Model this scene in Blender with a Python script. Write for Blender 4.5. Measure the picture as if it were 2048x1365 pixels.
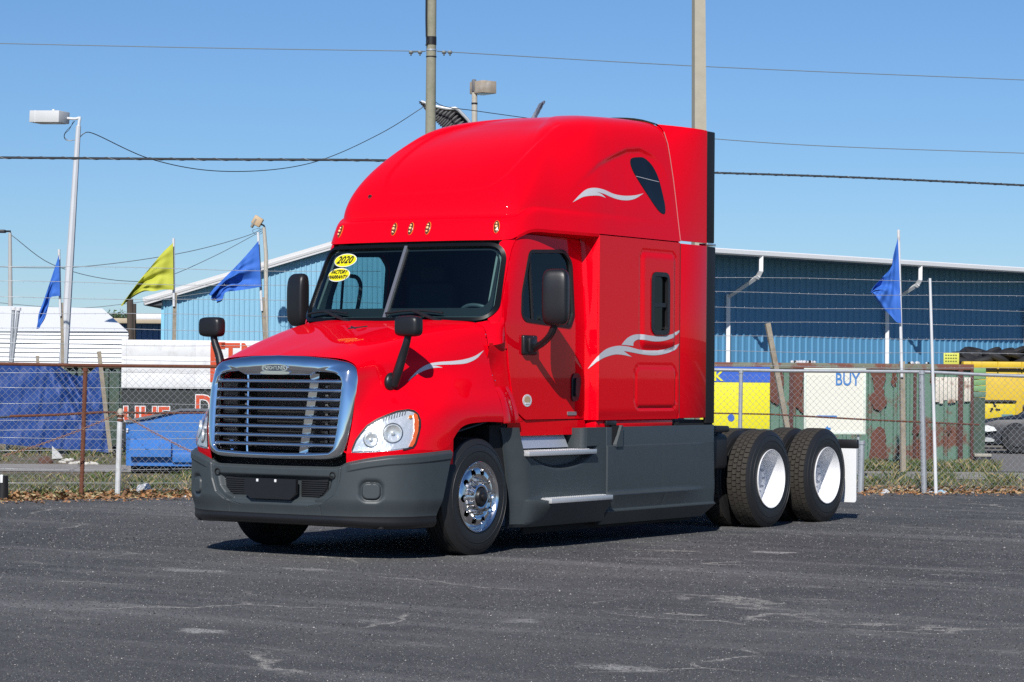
import bpy, bmesh, math, random
import numpy as np
from mathutils import Vector, Matrix
from mathutils.bvhtree import BVHTree
from mathutils.geometry import delaunay_2d_cdt

for o in list(bpy.data.objects):
    bpy.data.objects.remove(o, do_unlink=True)
S = bpy.context.scene
COL = S.collection
R = math.radians
random.seed(4)

# ---------------------------------------------------------------- camera
CAM = np.array([13.5655, -18.4215, 1.5556])
YAW, PITCH, ROLL, FPX = 0.5789, 0.0137, 0.0086, 5113.47
_f = np.array([-math.sin(YAW) * math.cos(PITCH), math.cos(YAW) * math.cos(PITCH), math.sin(PITCH)])
_r = np.array([math.cos(YAW), math.sin(YAW), 0.0])
_u = np.cross(_r, _f)
cR = math.cos(ROLL) * _r + math.sin(ROLL) * _u
cU = -math.sin(ROLL) * _r + math.cos(ROLL) * _u
cam = bpy.data.cameras.new('camera')
cam.sensor_width = 36.0
cam.lens = FPX * 36.0 / 2048.0
cam.clip_start = 0.1
cam.clip_end = 6000
camo = bpy.data.objects.new('camera', cam)
COL.objects.link(camo)
camo.matrix_world = Matrix(((cR[0], cU[0], -_f[0], CAM[0]), (cR[1], cU[1], -_f[1], CAM[1]), (cR[2], cU[2], -_f[2], CAM[2]), (0, 0, 0, 1)))
S.camera = camo

# ---------------------------------------------------------------- light
SUN_EL, SUN_AZ = R(38.0), R(155.6)       # azimuth clockwise from +Y
world = bpy.data.worlds.new('World')
S.world = world
world.use_nodes = True
wn = world.node_tree
wn.nodes.clear()
sky = wn.nodes.new('ShaderNodeTexSky')
sky.sky_type = 'NISHITA'
sky.sun_disc = False
sky.sun_elevation = SUN_EL
sky.sun_rotation = SUN_AZ
sky.altitude = 0
sky.air_density = 0.9
sky.dust_density = 0.1
sky.ozone_density = 10.0
bg = wn.nodes.new('ShaderNodeBackground')
bg.inputs['Strength'].default_value = 0.094
wo = wn.nodes.new('ShaderNodeOutputWorld')
wn.links.new(sky.outputs[0], bg.inputs[0])
wn.links.new(bg.outputs[0], wo.inputs[0])
sd = Vector((math.sin(SUN_AZ) * math.cos(SUN_EL), math.cos(SUN_AZ) * math.cos(SUN_EL), math.sin(SUN_EL)))
sl = bpy.data.lights.new('sun', 'SUN')
sl.energy = 5.0
sl.angle = R(0.5)
sl.color = (1.0, 0.96, 0.9)
so = bpy.data.objects.new('sun', sl)
COL.objects.link(so)
so.rotation_euler = sd.to_track_quat('Z', 'Y').to_euler()
so.location = (0, 0, 60)
S.view_settings.view_transform = 'Standard'
S.view_settings.look = 'None'
S.view_settings.exposure = 0.0
S.view_settings.gamma = 1.0
S.view_settings.use_curve_mapping = False
S.cycles.use_denoising = False
S.cycles.max_bounces = 8
S.cycles.transparent_max_bounces = 16
S.cycles.sample_clamp_indirect = 6.0

# ---------------------------------------------------------------- materials
MATS = {}
def mat(name, col, rough=0.5, metal=0.0, coat=0.0, coat_r=0.05, spec=0.5, nz=0.0, nscale=20.0, bump=0.0, bscale=60.0, dirt=None, dscale=3.0, dlo=0.5, dhi=0.75, emit=0.0, trans=None):
    if name in MATS:
        return MATS[name]
    m = bpy.data.materials.new(name)
    m.use_nodes = True
    nt = m.node_tree
    b = nt.nodes['Principled BSDF']
    b.inputs['Base Color'].default_value = (*col, 1)
    b.inputs['Roughness'].default_value = rough
    b.inputs['Metallic'].default_value = metal
    b.inputs['Coat Weight'].default_value = coat
    b.inputs['Coat Roughness'].default_value = coat_r
    b.inputs['Specular IOR Level'].default_value = spec
    tc = nt.nodes.new('ShaderNodeTexCoord')
    last = None
    if nz > 0:
        n = nt.nodes.new('ShaderNodeTexNoise')
        n.inputs['Scale'].default_value = nscale
        n.inputs['Detail'].default_value = 6
        nt.links.new(tc.outputs['Object'], n.inputs['Vector'])
        mx = nt.nodes.new('ShaderNodeMix')
        mx.data_type = 'RGBA'
        mx.inputs[6].default_value = (*[c * (1 - nz) for c in col], 1)
        mx.inputs[7].default_value = (*[min(1, c * (1 + nz)) for c in col], 1)
        nt.links.new(n.outputs['Fac'], mx.inputs[0])
        last = mx.outputs[2]
    if dirt is not None:
        n2 = nt.nodes.new('ShaderNodeTexNoise')
        n2.inputs['Scale'].default_value = dscale
        n2.inputs['Detail'].default_value = 8
        n2.inputs['Roughness'].default_value = 0.65
        nt.links.new(tc.outputs['Object'], n2.inputs['Vector'])
        mr = nt.nodes.new('ShaderNodeMapRange')
        mr.inputs[1].default_value = dlo
        mr.inputs[2].default_value = dhi
        nt.links.new(n2.outputs['Fac'], mr.inputs[0])
        mx2 = nt.nodes.new('ShaderNodeMix')
        mx2.data_type = 'RGBA'
        if last is not None:
            nt.links.new(last, mx2.inputs[6])
        else:
            mx2.inputs[6].default_value = (*col, 1)
        mx2.inputs[7].default_value = (*dirt, 1)
        nt.links.new(mr.outputs[0], mx2.inputs[0])
        last = mx2.outputs[2]
    if last is not None:
        nt.links.new(last, b.inputs['Base Color'])
    if bump > 0:
        nb = nt.nodes.new('ShaderNodeTexNoise')
        nb.inputs['Scale'].default_value = bscale
        nb.inputs['Detail'].default_value = 4
        nt.links.new(tc.outputs['Object'], nb.inputs['Vector'])
        bp = nt.nodes.new('ShaderNodeBump')
        bp.inputs['Strength'].default_value = bump
        bp.inputs['Distance'].default_value = 0.01
        nt.links.new(nb.outputs['Fac'], bp.inputs['Height'])
        nt.links.new(bp.outputs[0], b.inputs['Normal'])
    MATS[name] = m
    return m

def glass_mat(name, tint, refl_r=0.02, ior=1.5, tr=1.0):
    if name in MATS:
        return MATS[name]
    m = bpy.data.materials.new(name)
    m.use_nodes = True
    nt = m.node_tree
    nt.nodes.clear()
    out = nt.nodes.new('ShaderNodeOutputMaterial')
    t = nt.nodes.new('ShaderNodeBsdfTransparent')
    t.inputs[0].default_value = (*tint, 1)
    g = nt.nodes.new('ShaderNodeBsdfGlossy')
    g.inputs['Roughness'].default_value = refl_r
    lw = nt.nodes.new('ShaderNodeLayerWeight')
    lw.inputs[0].default_value = 0.5
    pw = nt.nodes.new('ShaderNodeMath'); pw.operation = 'POWER'
    pw.inputs[1].default_value = 5.0
    nt.links.new(lw.outputs['Facing'], pw.inputs[0])
    fr = nt.nodes.new('ShaderNodeMath'); fr.operation = 'MULTIPLY_ADD'
    r0 = ((ior - 1) / (ior + 1)) ** 2
    fr.inputs[1].default_value = 1 - r0; fr.inputs[2].default_value = r0
    nt.links.new(pw.outputs[0], fr.inputs[0])
    mx = nt.nodes.new('ShaderNodeMixShader')
    nt.links.new(fr.outputs[0], mx.inputs[0])
    nt.links.new(t.outputs[0], mx.inputs[1])
    nt.links.new(g.outputs[0], mx.inputs[2])
    nt.links.new(mx.outputs[0], out.inputs[0])
    MATS[name] = m
    return m

# ---------------------------------------------------------------- mesh helpers
def tag(o, label=None, cat=None, group=None, kind=None):
    if label: o['label'] = label
    if cat: o['category'] = cat
    if group: o['group'] = group
    if kind: o['kind'] = kind
    return o

def empty(name, loc=(0, 0, 0), rz=0.0, label=None, cat=None, group=None):
    o = bpy.data.objects.new(name, None)
    o.empty_display_size = 0.2
    COL.objects.link(o)
    o.location = loc
    o.rotation_euler = (0, 0, rz)
    return tag(o, label, cat, group)

def link(name, me, parent=None):
    o = bpy.data.objects.new(name, me)
    COL.objects.link(o)
    if parent is not None:
        o.parent = parent
    return o

def sphere_dirs(n=12, k=6):
    return None

class MB:
    """collects geometry, builds ONE mesh object"""
    def __init__(self):
        self.v = []; self.f = []; self.mi = []
    def add(self, V, F, mi=0, M=None):
        b = len(self.v)
        for p in V:
            if M is not None:
                p = M @ Vector(p)
            self.v.append((float(p[0]), float(p[1]), float(p[2])))
        for f in F:
            self.f.append(tuple(int(i) + b for i in f)); self.mi.append(mi)
        return self
    def grid(self, P, mi=0, flip=False, closeu=False, closev=False):
        P = np.asarray(P, float); n, m = P.shape[:2]
        F = []
        for i in range(n if closeu else n - 1):
            for j in range(m if closev else m - 1):
                a = i * m + j; b = ((i + 1) % n) * m + j; c = ((i + 1) % n) * m + (j + 1) % m; d = i * m + (j + 1) % m
                F.append((a, d, c, b) if flip else (a, b, c, d))
        return self.add(P.reshape(-1, 3), F, mi)
    def box(self, lo, hi, mi=0, M=None, bev=0.0, seg=2):
        if bev > 0:
            bm = bmesh.new()
            bmesh.ops.create_cube(bm, size=1)
            c = [(a + b) / 2 for a, b in zip(lo, hi)]; s = [abs(b - a) for a, b in zip(lo, hi)]
            for v in bm.verts:
                v.co = Vector([v.co[i] * s[i] + c[i] for i in range(3)])
            bmesh.ops.bevel(bm, geom=list(bm.edges), offset=min(bev, min(s) * 0.49), segments=seg, profile=0.5, affect='EDGES')
            bm.verts.index_update()
            V = [v.co.copy() for v in bm.verts]; F = [[v.index for v in f.verts] for f in bm.faces]
            bm.free()
            return self.add(V, F, mi, M)
        x0, y0, z0 = lo; x1, y1, z1 = hi
        V = [(x0, y0, z0), (x1, y0, z0), (x1, y1, z0), (x0, y1, z0), (x0, y0, z1), (x1, y0, z1), (x1, y1, z1), (x0, y1, z1)]
        F = [(0, 3, 2, 1), (4, 5, 6, 7), (0, 1, 5, 4), (1, 2, 6, 5), (2, 3, 7, 6), (3, 0, 4, 7)]
        return self.add(V, F, mi, M)
    def tube(self, pts, r, n=8, mi=0, cap=True):
        pts = [np.array(p, float) for p in pts]
        k = len(pts)
        rs = r if hasattr(r, '__len__') else [r] * k
        V = []; ref = None
        for i in range(k):
            t = pts[min(i + 1, k - 1)] - pts[max(i - 1, 0)]
            t = t / (np.linalg.norm(t) + 1e-12)
            if ref is None:
                ref = np.array([0, 0, 1.0]) if abs(t[2]) < 0.9 else np.array([1.0, 0, 0])
            a = ref - t * np.dot(ref, t); a /= (np.linalg.norm(a) + 1e-12)
            b = np.cross(t, a); ref = a
            for j in range(n):
                th = 2 * math.pi * j / n
                V.append(pts[i] + rs[i] * (math.cos(th) * a + math.sin(th) * b))
        F = []
        for i in range(k - 1):
            for j in range(n):
                F.append((i * n + j, i * n + (j + 1) % n, (i + 1) * n + (j + 1) % n, (i + 1) * n + j))
        if cap:
            F.append(tuple(range(n))[::-1]); F.append(tuple(range((k - 1) * n, k * n)))
        return self.add(V, F, mi)
    def lathe(self, prof, n=32, axis='x', mi=0, c=(0, 0, 0), flip=False):
        """prof: (along axis, radius)"""
        V = []; k = len(prof)
        for a, r in prof:
            for j in range(n):
                th = 2 * math.pi * j / n
                y, z = r * math.cos(th), r * math.sin(th)
                p = {'x': (a, y, z), 'y': (z, a, y), 'z': (y, z, a)}[axis]
                V.append((p[0] + c[0], p[1] + c[1], p[2] + c[2]))
        F = []
        for i in range(k - 1):
            for j in range(n):
                q = (i * n + j, i * n + (j + 1) % n, (i + 1) * n + (j + 1) % n, (i + 1) * n + j)
                F.append(q[::-1] if flip else q)
        return self.add(V, F, mi)
    def prism(self, poly, fmap, h0, h1, mi=0, mi_side=None):
        """poly in 2D; fmap(a,b,h)->3D ; flat cap at h1 and side walls to h0"""
        n = len(poly)
        V = [fmap(a, b, h1) for a, b in poly] + [fmap(a, b, h0) for a, b in poly]
        F = [tuple(range(n))] + [(i, i + n, (i + 1) % n + n, (i + 1) % n) for i in range(n)] + [tuple(range(n, 2 * n))[::-1]]
        self.add(V, F, mi)
        return self
    def build(self, name, mats, parent=None, sharp=35, mirror=False, weld=0.0, fixn=False):
        if not isinstance(mats, (list, tuple)):
            mats = [mats]
        V = np.array(self.v); F = self.f; MI = self.mi
        if mirror:
            n = len(V)
            V = np.vstack([V, V * np.array([-1, 1, 1])])
            F = F + [tuple(i + n for i in f[::-1]) for f in F]
            MI = MI + MI
        me = bpy.data.meshes.new(name)
        me.from_pydata(V.tolist(), [], F)
        for m in mats:
            me.materials.append(m)
        me.polygons.foreach_set('material_index', MI)
        if weld > 0 or fixn:
            bm = bmesh.new(); bm.from_mesh(me)
            if weld > 0:
                bmesh.ops.remove_doubles(bm, verts=bm.verts, dist=weld)
            if fixn:
                bmesh.ops.recalc_face_normals(bm, faces=bm.faces)
            bm.to_mesh(me); bm.free()
        me.polygons.foreach_set('use_smooth', [True] * len(me.polygons))
        if sharp:
            me.set_sharp_from_angle(angle=R(sharp))
        me.update()
        return link(name, me, parent)
    def pair(self, name, mats, parent=None, sharp=35, weld=0.0, fixn=False):
        """driver-side object and its mirrored passenger-side twin"""
        a = self.build(name, mats, parent, sharp, False, weld, fixn)
        m = MB(); m.v = [(-x, y, z) for x, y, z in self.v]; m.f = [f[::-1] for f in self.f]; m.mi = self.mi
        b = m.build(name, mats, parent, sharp, False, weld, fixn)
        return a, b

def crom(P, n, closed=False):
    """Catmull-Rom through control points, chord-length parametrised (centripetal)"""
    P = np.asarray(P, float)
    if closed:
        Q = np.vstack([P[-1], P, P[0], P[1]])
    else:
        Q = np.vstack([2 * P[0] - P[1], P, 2 * P[-1] - P[-2]])
    d = np.maximum(np.linalg.norm(np.diff(Q, axis=0), axis=1) ** 0.5, 1e-6)
    t = np.concatenate([[0], np.cumsum(d)])
    chord = np.linalg.norm(np.diff(Q[1:-1], axis=0), axis=1)
    cl = np.concatenate([[0], np.cumsum(chord)])
    us = np.linspace(0, cl[-1], n, endpoint=not closed)
    out = []
    for u in us:
        i = int(np.clip(np.searchsorted(cl, u, side='right') - 1, 0, len(chord) - 1))
        w = (u - cl[i]) / max(chord[i], 1e-9)
        k = i + 1
        tt = t[k] + w * (t[k + 1] - t[k])
        p0, p1, p2, p3 = Q[k - 1], Q[k], Q[k + 1], Q[k + 2]
        t0, t1, t2, t3 = t[k - 1], t[k], t[k + 1], t[k + 2]
        A1 = (t1 - tt) / (t1 - t0) * p0 + (tt - t0) / (t1 - t0) * p1
        A2 = (t2 - tt) / (t2 - t1) * p1 + (tt - t1) / (t2 - t1) * p2
        A3 = (t3 - tt) / (t3 - t2) * p2 + (tt - t2) / (t3 - t2) * p3
        B1 = (t2 - tt) / (t2 - t0) * A1 + (tt - t0) / (t2 - t0) * A2
        B2 = (t3 - tt) / (t3 - t1) * A2 + (tt - t1) / (t3 - t1) * A3
        out.append((t2 - tt) / (t2 - t1) * B1 + (tt - t1) / (t2 - t1) * B2)
    return np.array(out)

def spline_grid(rows, nu, nv):
    """rows: list of equally long control rows -> dense grid [nv][nu]"""
    rows = [crom(r, nu) for r in rows]
    A = np.array(rows)                       # k x nu x 3
    return np.stack([crom(A[:, j], nv) for j in range(nu)], 1)

def roundpoly(pts, r, seg=6):
    out = []; n = len(pts)
    rr = r if hasattr(r, '__len__') else [r] * n
    for i in range(n):
        p = np.array(pts[i], float); a = np.array(pts[i - 1], float) - p; b = np.array(pts[(i + 1) % n], float) - p
        la, lb = np.linalg.norm(a), np.linalg.norm(b)
        a /= la; b /= lb
        ang = math.acos(np.clip(np.dot(a, b), -1, 1))
        if rr[i] <= 0 or ang > 3.05:
            out.append(p); continue
        d = min(rr[i] / math.tan(ang / 2), la * 0.48, lb * 0.48)
        for k in range(seg + 1):
            t = k / seg
            q = (1 - t) ** 2 * (p + a * d) + 2 * t * (1 - t) * (p + 0.12 * (a + b) * d * 0) + t * t * (p + b * d)
            out.append(q)
    return np.array(out)

def rrect(a0, b0, a1, b1, r, seg=6):
    return roundpoly([(a0, b0), (a1, b0), (a1, b1), (a0, b1)], r, seg)

def offset_poly(P, d):
    """move a closed polygon outwards by d"""
    P = np.asarray(P, float)
    e = np.roll(P, -1, 0) - P
    area = 0.5 * np.sum(P[:, 0] * np.roll(P[:, 1], -1) - P[:, 1] * np.roll(P[:, 0], -1))
    sgn = 1 if area > 0 else -1
    n = np.stack([e[:, 1], -e[:, 0]], 1); n /= (np.linalg.norm(n, axis=1, keepdims=True) + 1e-12)
    m = n + np.roll(n, 1, 0)
    m /= (np.linalg.norm(m, axis=1, keepdims=True) + 1e-12)
    return P + sgn * d * m

def inpoly(Q, P):
    Q = np.asarray(Q, float); P = np.asarray(P, float)
    x, y = Q[:, 0][:, None], Q[:, 1][:, None]
    x0, y0 = P[:, 0][None], P[:, 1][None]
    x1, y1 = np.roll(P[:, 0], -1)[None], np.roll(P[:, 1], -1)[None]
    c = ((y0 > y) != (y1 > y)) & (x < (x1 - x0) * (y - y0) / (y1 - y0 + 1e-15) + x0)
    return c.sum(1) % 2 == 1

def polydist(Q, P):
    """distance of points Q to closed polyline P"""
    Q = np.asarray(Q, float); P = np.asarray(P, float)
    A = P[None]; B = np.roll(P, -1, 0)[None]; q = Q[:, None]
    ab = B - A
    t = np.clip(((q - A) * ab).sum(2) / ((ab * ab).sum(2) + 1e-15), 0, 1)
    return np.linalg.norm(q - A - t[..., None] * ab, axis=2).min(1)

def resample(P, sp, closed=True):
    P = np.asarray(P, float); out = []
    n = len(P)
    for i in range(n if closed else n - 1):
        a, b = P[i], P[(i + 1) % n]
        k = max(1, int(np.linalg.norm(b - a) / sp + 0.5))
        for j in range(k):
            out.append(a + (b - a) * j / k)
    if not closed:
        out.append(P[-1])
    return np.array(out)

def trim2d(poly, holes=(), sp=0.05):
    """triangulated trimmed 2D domain -> (verts2d, faces)"""
    loops = [resample(poly, sp)] + [resample(h, sp) for h in holes]
    pts = []; edges = []
    for L in loops:
        b = len(pts); n = len(L)
        pts += [tuple(p) for p in L]; edges += [(b + i, b + (i + 1) % n) for i in range(n)]
    lo, hi = loops[0].min(0), loops[0].max(0)
    gx = np.arange(lo[0] + sp / 2, hi[0], sp); gy = np.arange(lo[1] + sp / 2, hi[1], sp)
    if len(gx) and len(gy):
        G = np.stack(np.meshgrid(gx, gy), -1).reshape(-1, 2)
        ok = inpoly(G, loops[0])
        for L in loops:
            ok &= polydist(G, L) > 0.45 * sp
        for L in loops[1:]:
            ok &= ~inpoly(G, L)
        pts += [tuple(p) for p in G[ok]]
    vs, es, fs, *_ = delaunay_2d_cdt([Vector(p) for p in pts], edges, [], 0, 1e-7)
    V = np.array([(v.x, v.y) for v in vs])
    C = np.array([V[list(f)].mean(0) for f in fs])
    ok = inpoly(C, loops[0])
    for L in loops[1:]:
        ok &= ~inpoly(C, L)
    return V, [tuple(f) for f, k in zip(fs, ok) if k], loops

def surf(mb, poly, fmap, holes=(), sp=0.05, off=0.0, wall=None, mi=0, mi_wall=None, flip=False):
    """trimmed surface on fmap(A,B)->Nx3 , pushed out along its normal by off; wall: also side walls down to offset wall"""
    V, F, loops = trim2d(poly, holes, sp)
    def P(q, h):
        e = 1e-3
        p = fmap(q[:, 0], q[:, 1])
        if h == 0:
            return p
        du = fmap(q[:, 0] + e, q[:, 1]) - fmap(q[:, 0] - e, q[:, 1]); dv = fmap(q[:, 0], q[:, 1] + e) - fmap(q[:, 0], q[:, 1] - e)
        n = np.cross(du, dv); n /= (np.linalg.norm(n, axis=1, keepdims=True) + 1e-12)
        return p + (-h if flip else h) * n
    FF = [f[::-1] for f in F] if flip else F
    mb.add(P(V, off), FF, mi)
    if wall is not None:
        for L in loops:
            n = len(L)
            W = np.vstack([P(L, off), P(L, wall)])
            q = [(i, i + n, (i + 1) % n + n, (i + 1) % n) for i in range(n)]
            area = 0.5 * np.sum(L[:, 0] * np.roll(L[:, 1], -1) - L[:, 1] * np.roll(L[:, 0], -1))
            if (area < 0) ^ flip ^ (L is not loops[0]):
                q = [f[::-1] for f in q]
            mb.add(W, q, mi if mi_wall is None else mi_wall)
    return mb

def sstep(a, b, x):
    t = np.clip((np.asarray(x, float) - a) / (b - a), 0, 1)
    return t * t * (3 - 2 * t)

def text_mesh(s, size, mat_, name, parent=None, M=None, ext=0.0, shear=0.0, sx=1.0, bold=0.0, align='CENTER', space=1.0):
    cu = bpy.data.curves.new(name, 'FONT')
    cu.body = s; cu.size = size; cu.extrude = ext; cu.shear = shear; cu.offset = bold
    cu.align_x = align; cu.align_y = 'CENTER'; cu.space_character = space
    cu.resolution_u = 4
    o = bpy.data.objects.new(name, cu)
    COL.objects.link(o)
    dg = bpy.context.evaluated_depsgraph_get()
    me = bpy.data.meshes.new_from_object(o.evaluated_get(dg))
    bpy.data.objects.remove(o, do_unlink=True)
    me.transform(Matrix.Diagonal((sx, 1, 1, 1)))
    if M is not None:
        me.transform(M)
    me.materials.clear(); me.materials.append(mat_)
    me.name = name
    return link(name, me, parent)
# ================================================================ TRUCK
RED = mat('red_paint', (0.78, 0.0006, 0.010), 0.42, coat=0.5, coat_r=0.02, spec=0.0)
GREY = mat('grey_plastic', (0.044, 0.054, 0.059), 0.45, nz=0.10, nscale=9, bump=0.06, bscale=500)
BLACK = mat('black_plastic', (0.012, 0.012, 0.014), 0.38, bump=0.08, bscale=400)
RUBBER = mat('black_rubber', (0.010, 0.010, 0.011), 0.55)
GASKET = mat('gasket_rubber', (0.006, 0.006, 0.007), 0.22, spec=.25)
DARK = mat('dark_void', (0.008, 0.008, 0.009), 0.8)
CHROME = mat('chrome', (0.90, 0.905, 0.91), 0.05, metal=1.0)
ALU = mat('aluminium', (0.72, 0.73, 0.75), 0.32, metal=1.0, bump=0.1, bscale=300)
ALUP = mat('polished_aluminium', (0.82, 0.82, 0.84), 0.09, metal=1.0)
WHITE = mat('white_paint', (0.80, 0.81, 0.82), 0.35, coat=0.3)
SILVER = mat('silver_decal', (0.62, 0.62, 0.64), 0.35)
AMBER = mat('amber_lens', (0.75, 0.22, 0.01), 0.15, coat=1.0)
BROWN = mat('amber_dark', (0.10, 0.03, 0.01), 0.2, coat=1.0)
LAMPW = mat('lamp_reflector', (0.86, 0.86, 0.85), 0.22, metal=0.55)
GLASS = glass_mat('windscreen_glass', (0.50, 0.68, 0.69), 0.01, 1.62)
TINT = glass_mat('tinted_glass', (0.50, 0.64, 0.66), 0.01, 1.52)
DTINT = glass_mat('dark_tinted_glass', (0.04, 0.045, 0.05), 0.01, 1.5)
LENS = glass_mat('clear_lens', (0.93, 0.95, 0.96), 0.02, 1.45)
INT = mat('interior_grey', (0.16, 0.18, 0.18), 0.7)
INTD = mat('interior_dark', (0.02, 0.022, 0.025), 0.8)
YEL = mat('sticker_yellow', (0.86, 0.78, 0.01), 0.45)
INK = mat('ink_black', (0.015, 0.014, 0.012), 0.5)

truck = empty('semi_truck', (0, 0, 0), 0, 'red sleeper-cab semi truck with chrome grille and no trailer on the asphalt', 'truck')

# ---- hood ------------------------------------------------------
HR = [
 [(.735,-1.305,.90),(.90,-1.21,.905),(1.061,-1.093,.92),(1.18,-.88,.93),(1.228,-.56,.94),(1.230,-.32,1.115),(1.230,0,1.155),(1.22,.33,1.15)],
 [(.76,-1.285,1.07),(.87,-1.195,1.07),(1.02,-1.075,1.07),(1.155,-.88,1.075),(1.222,-.6,1.10),(1.232,-.3,1.20),(1.232,0,1.22),(1.222,.33,1.22)],
 [(.772,-1.262,1.22),(.84,-1.16,1.22),(.96,-1.04,1.23),(1.095,-.86,1.25),(1.19,-.6,1.27),(1.21,-.3,1.30),(1.205,0,1.32),(1.195,.33,1.33)],
 [(.775,-1.245,1.35),(.81,-1.12,1.36),(.885,-.98,1.38),(.985,-.8,1.40),(1.07,-.55,1.42),(1.12,-.28,1.44),(1.13,0,1.45),(1.135,.33,1.46)],
 [(.772,-1.222,1.48),(.79,-1.1,1.50),(.84,-.93,1.52),(.905,-.72,1.54),(.965,-.48,1.565),(1.02,-.22,1.59),(1.055,.05,1.62),(1.08,.33,1.65)],
 [(.758,-1.2,1.615),(.775,-1.09,1.63),(.815,-.92,1.66),(.865,-.7,1.69),(.915,-.46,1.725),(.97,-.2,1.765),(1.015,.06,1.795),(1.055,.33,1.83)],
 [(.68,-1.215,1.672),(.70,-1.09,1.705),(.735,-.92,1.75),(.78,-.7,1.805),(.825,-.46,1.86),(.875,-.2,1.915),(.93,.06,1.96),(.985,.34,1.995)],
 [(.40,-1.27,1.705),(.42,-1.1,1.752),(.45,-.92,1.80),(.49,-.7,1.855),(.53,-.46,1.912),(.58,-.2,1.97),(.63,.02,2.012),(.70,.25,2.045)],
 [(0,-1.295,1.715),(0,-1.12,1.762),(0,-.92,1.81),(0,-.7,1.862),(0,-.46,1.917),(0,-.2,1.972),(0,0,2.01),(0,.185,2.04)],
]
G = spline_grid(HR, 90, 110)                       # [v][u]
mb = MB().grid(G, flip=False)
lip = G[0].copy(); lip2 = lip * np.array([0.955, 1, 1]) + np.array([0, 0.0, 0.012])
mb.grid(np.stack([lip2, lip]))
rear = G[:, -1].copy(); rear2 = rear + np.array([0, 0.005, -0.03]) - np.stack([np.sign(rear[:, 0]) * 0.02, 0 * rear[:, 0], 0 * rear[:, 0]], 1)
mb.grid(np.stack([rear, rear2]), flip=False)
hood = mb.build('hood', RED, truck, sharp=50, mirror=True, weld=0.0006)
# red nose panel under each headlight, behind the bumper top
a = G[0, :52].copy()
b_ = a.copy(); b_[:, 0] *= 0.985; b_[:, 1] += 0.02; b_[:, 2] = 0.80
MB().grid(np.stack([b_, a])).pair('nose_panel', RED, truck)
# hood parting line, a thin dark groove strip that lies in the panel joint
seam = crom(HR[5], 80)
hb = BVHTree.FromObject(hood, bpy.context.evaluated_depsgraph_get())
def snap(p, h=0.002):
    q, n, i, d = hb.find_nearest(Vector(p))
    return np.array(q + n * h)
def strip(pts, w, up=(0, 0, 1), h=0.0015):
    A = []
    for i, p in enumerate(pts):
        A.append([snap(np.array(p) - np.array(up) * w / 2, h), snap(np.array(p) + np.array(up) * w / 2, h)])
    return np.array(A)
MB().grid(strip(seam, 0.006)).pair('hood_seam', DARK, hood)

# ---- cab profile -------------------------------------------------
PB = [(0,.215),(.35,.225),(.65,.265),(.88,.325),(1.0,.378),(1.06,.425),(1.09,.49),(1.10,.6),(1.10,.9),(1.095,1.4),(1.09,1.92)]
PT = [(0,.576),(.35,.583),(.6,.605),(.82,.65),(.93,.69),(1.0,.735),(1.03,.80),(1.045,.9),(1.048,1.1),(1.046,1.5),(1.045,1.92)]
def segspline(P, k=14):
    P = np.array(P, float); out = []
    Q = np.vstack([2 * P[0] - P[1], P, 2 * P[-1] - P[-2]])
    for i in range(len(P) - 1):
        p0, p1, p2, p3 = Q[i], Q[i + 1], Q[i + 2], Q[i + 3]
        m1 = (p2 - p0) / 2; m2 = (p3 - p1) / 2
        L = np.linalg.norm(p2 - p1)
        m1 = m1 / (np.linalg.norm(m1) + 1e-9) * L; m2 = m2 / (np.linalg.norm(m2) + 1e-9) * L
        for j in range(k):
            t = j / k
            out.append((2*t**3-3*t*t+1)*p1 + (t**3-2*t*t+t)*m1 + (-2*t**3+3*t*t)*p2 + (t**3-t*t)*m2)
    out.append(P[-1]); return np.array(out)
PBd, PTd = segspline(PB), segspline(PT)
def prof(z):
    """cab outline at height z: N x 2"""
    t = (z - 2.04) / 0.714
    if t < 0:
        t = t * 0.03 if t > -0.3 else -0.009
    return PBd + (PTd - PBd) * t
WSN = 112
def wsmap(X, Z):
    X = np.asarray(X, float); Z = np.asarray(Z, float)
    X, Z = np.broadcast_arrays(X, Z)
    y = np.array([np.interp(abs(x), P[:WSN, 0], P[:WSN, 1]) for x, P in ((a, prof(b)) for a, b in zip(X.ravel(), Z.ravel()))]).reshape(X.shape)
    return np.stack([X, y, Z], -1)
kB, kT = np.argmax(PBd[:, 1] >= .50), np.argmax(PTd[:, 1] >= .78)
def sidemap(Y, Z):
    Y = np.asarray(Y, float); Z = np.asarray(Z, float)
    Y, Z = np.broadcast_arrays(Y, Z)
    x = np.array([np.interp(y, P[70:, 1], P[70:, 0]) for y, P in ((a, prof(b)) for a, b in zip(Y.ravel(), Z.ravel()))]).reshape(Y.shape)
    return np.stack([x, Y, Z], -1)

WS = roundpoly([(-1.048, 2.066), (1.048, 2.066), (.975, 2.722), (-.975, 2.722)], [.13, .13, .15, .15], 10)
WSO = offset_poly(WS, 0.026)
mb = surf(MB(), WS, wsmap, sp=0.06, off=-0.012)
wind = mb.build('windscreen', GLASS, truck)
WSI = offset_poly(WS, -0.005)
mb = surf(MB(), WSO, wsmap, [WSI], sp=0.03, off=0.010, wall=-0.03)
mb.build('windscreen_gasket', GASKET, truck)
mb = surf(MB(), [(-.016, 2.07), (.016, 2.07), (.016, 2.73), (-.016, 2.73)], wsmap, sp=0.03, off=0.012, wall=-0.02)
mb.build('windscreen_divider', mat('divider_metal', (.45, .45, .44), .3, metal=.8), truck)
mb = surf(MB(), offset_poly(WS, -0.02), wsmap, [roundpoly([(-.985, 2.165), (.985, 2.165), (.945, 2.69), (-.945, 2.69)], .1)], sp=0.04, off=-0.018)
mb.build('windscreen_frit', INTD, truck)

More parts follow.
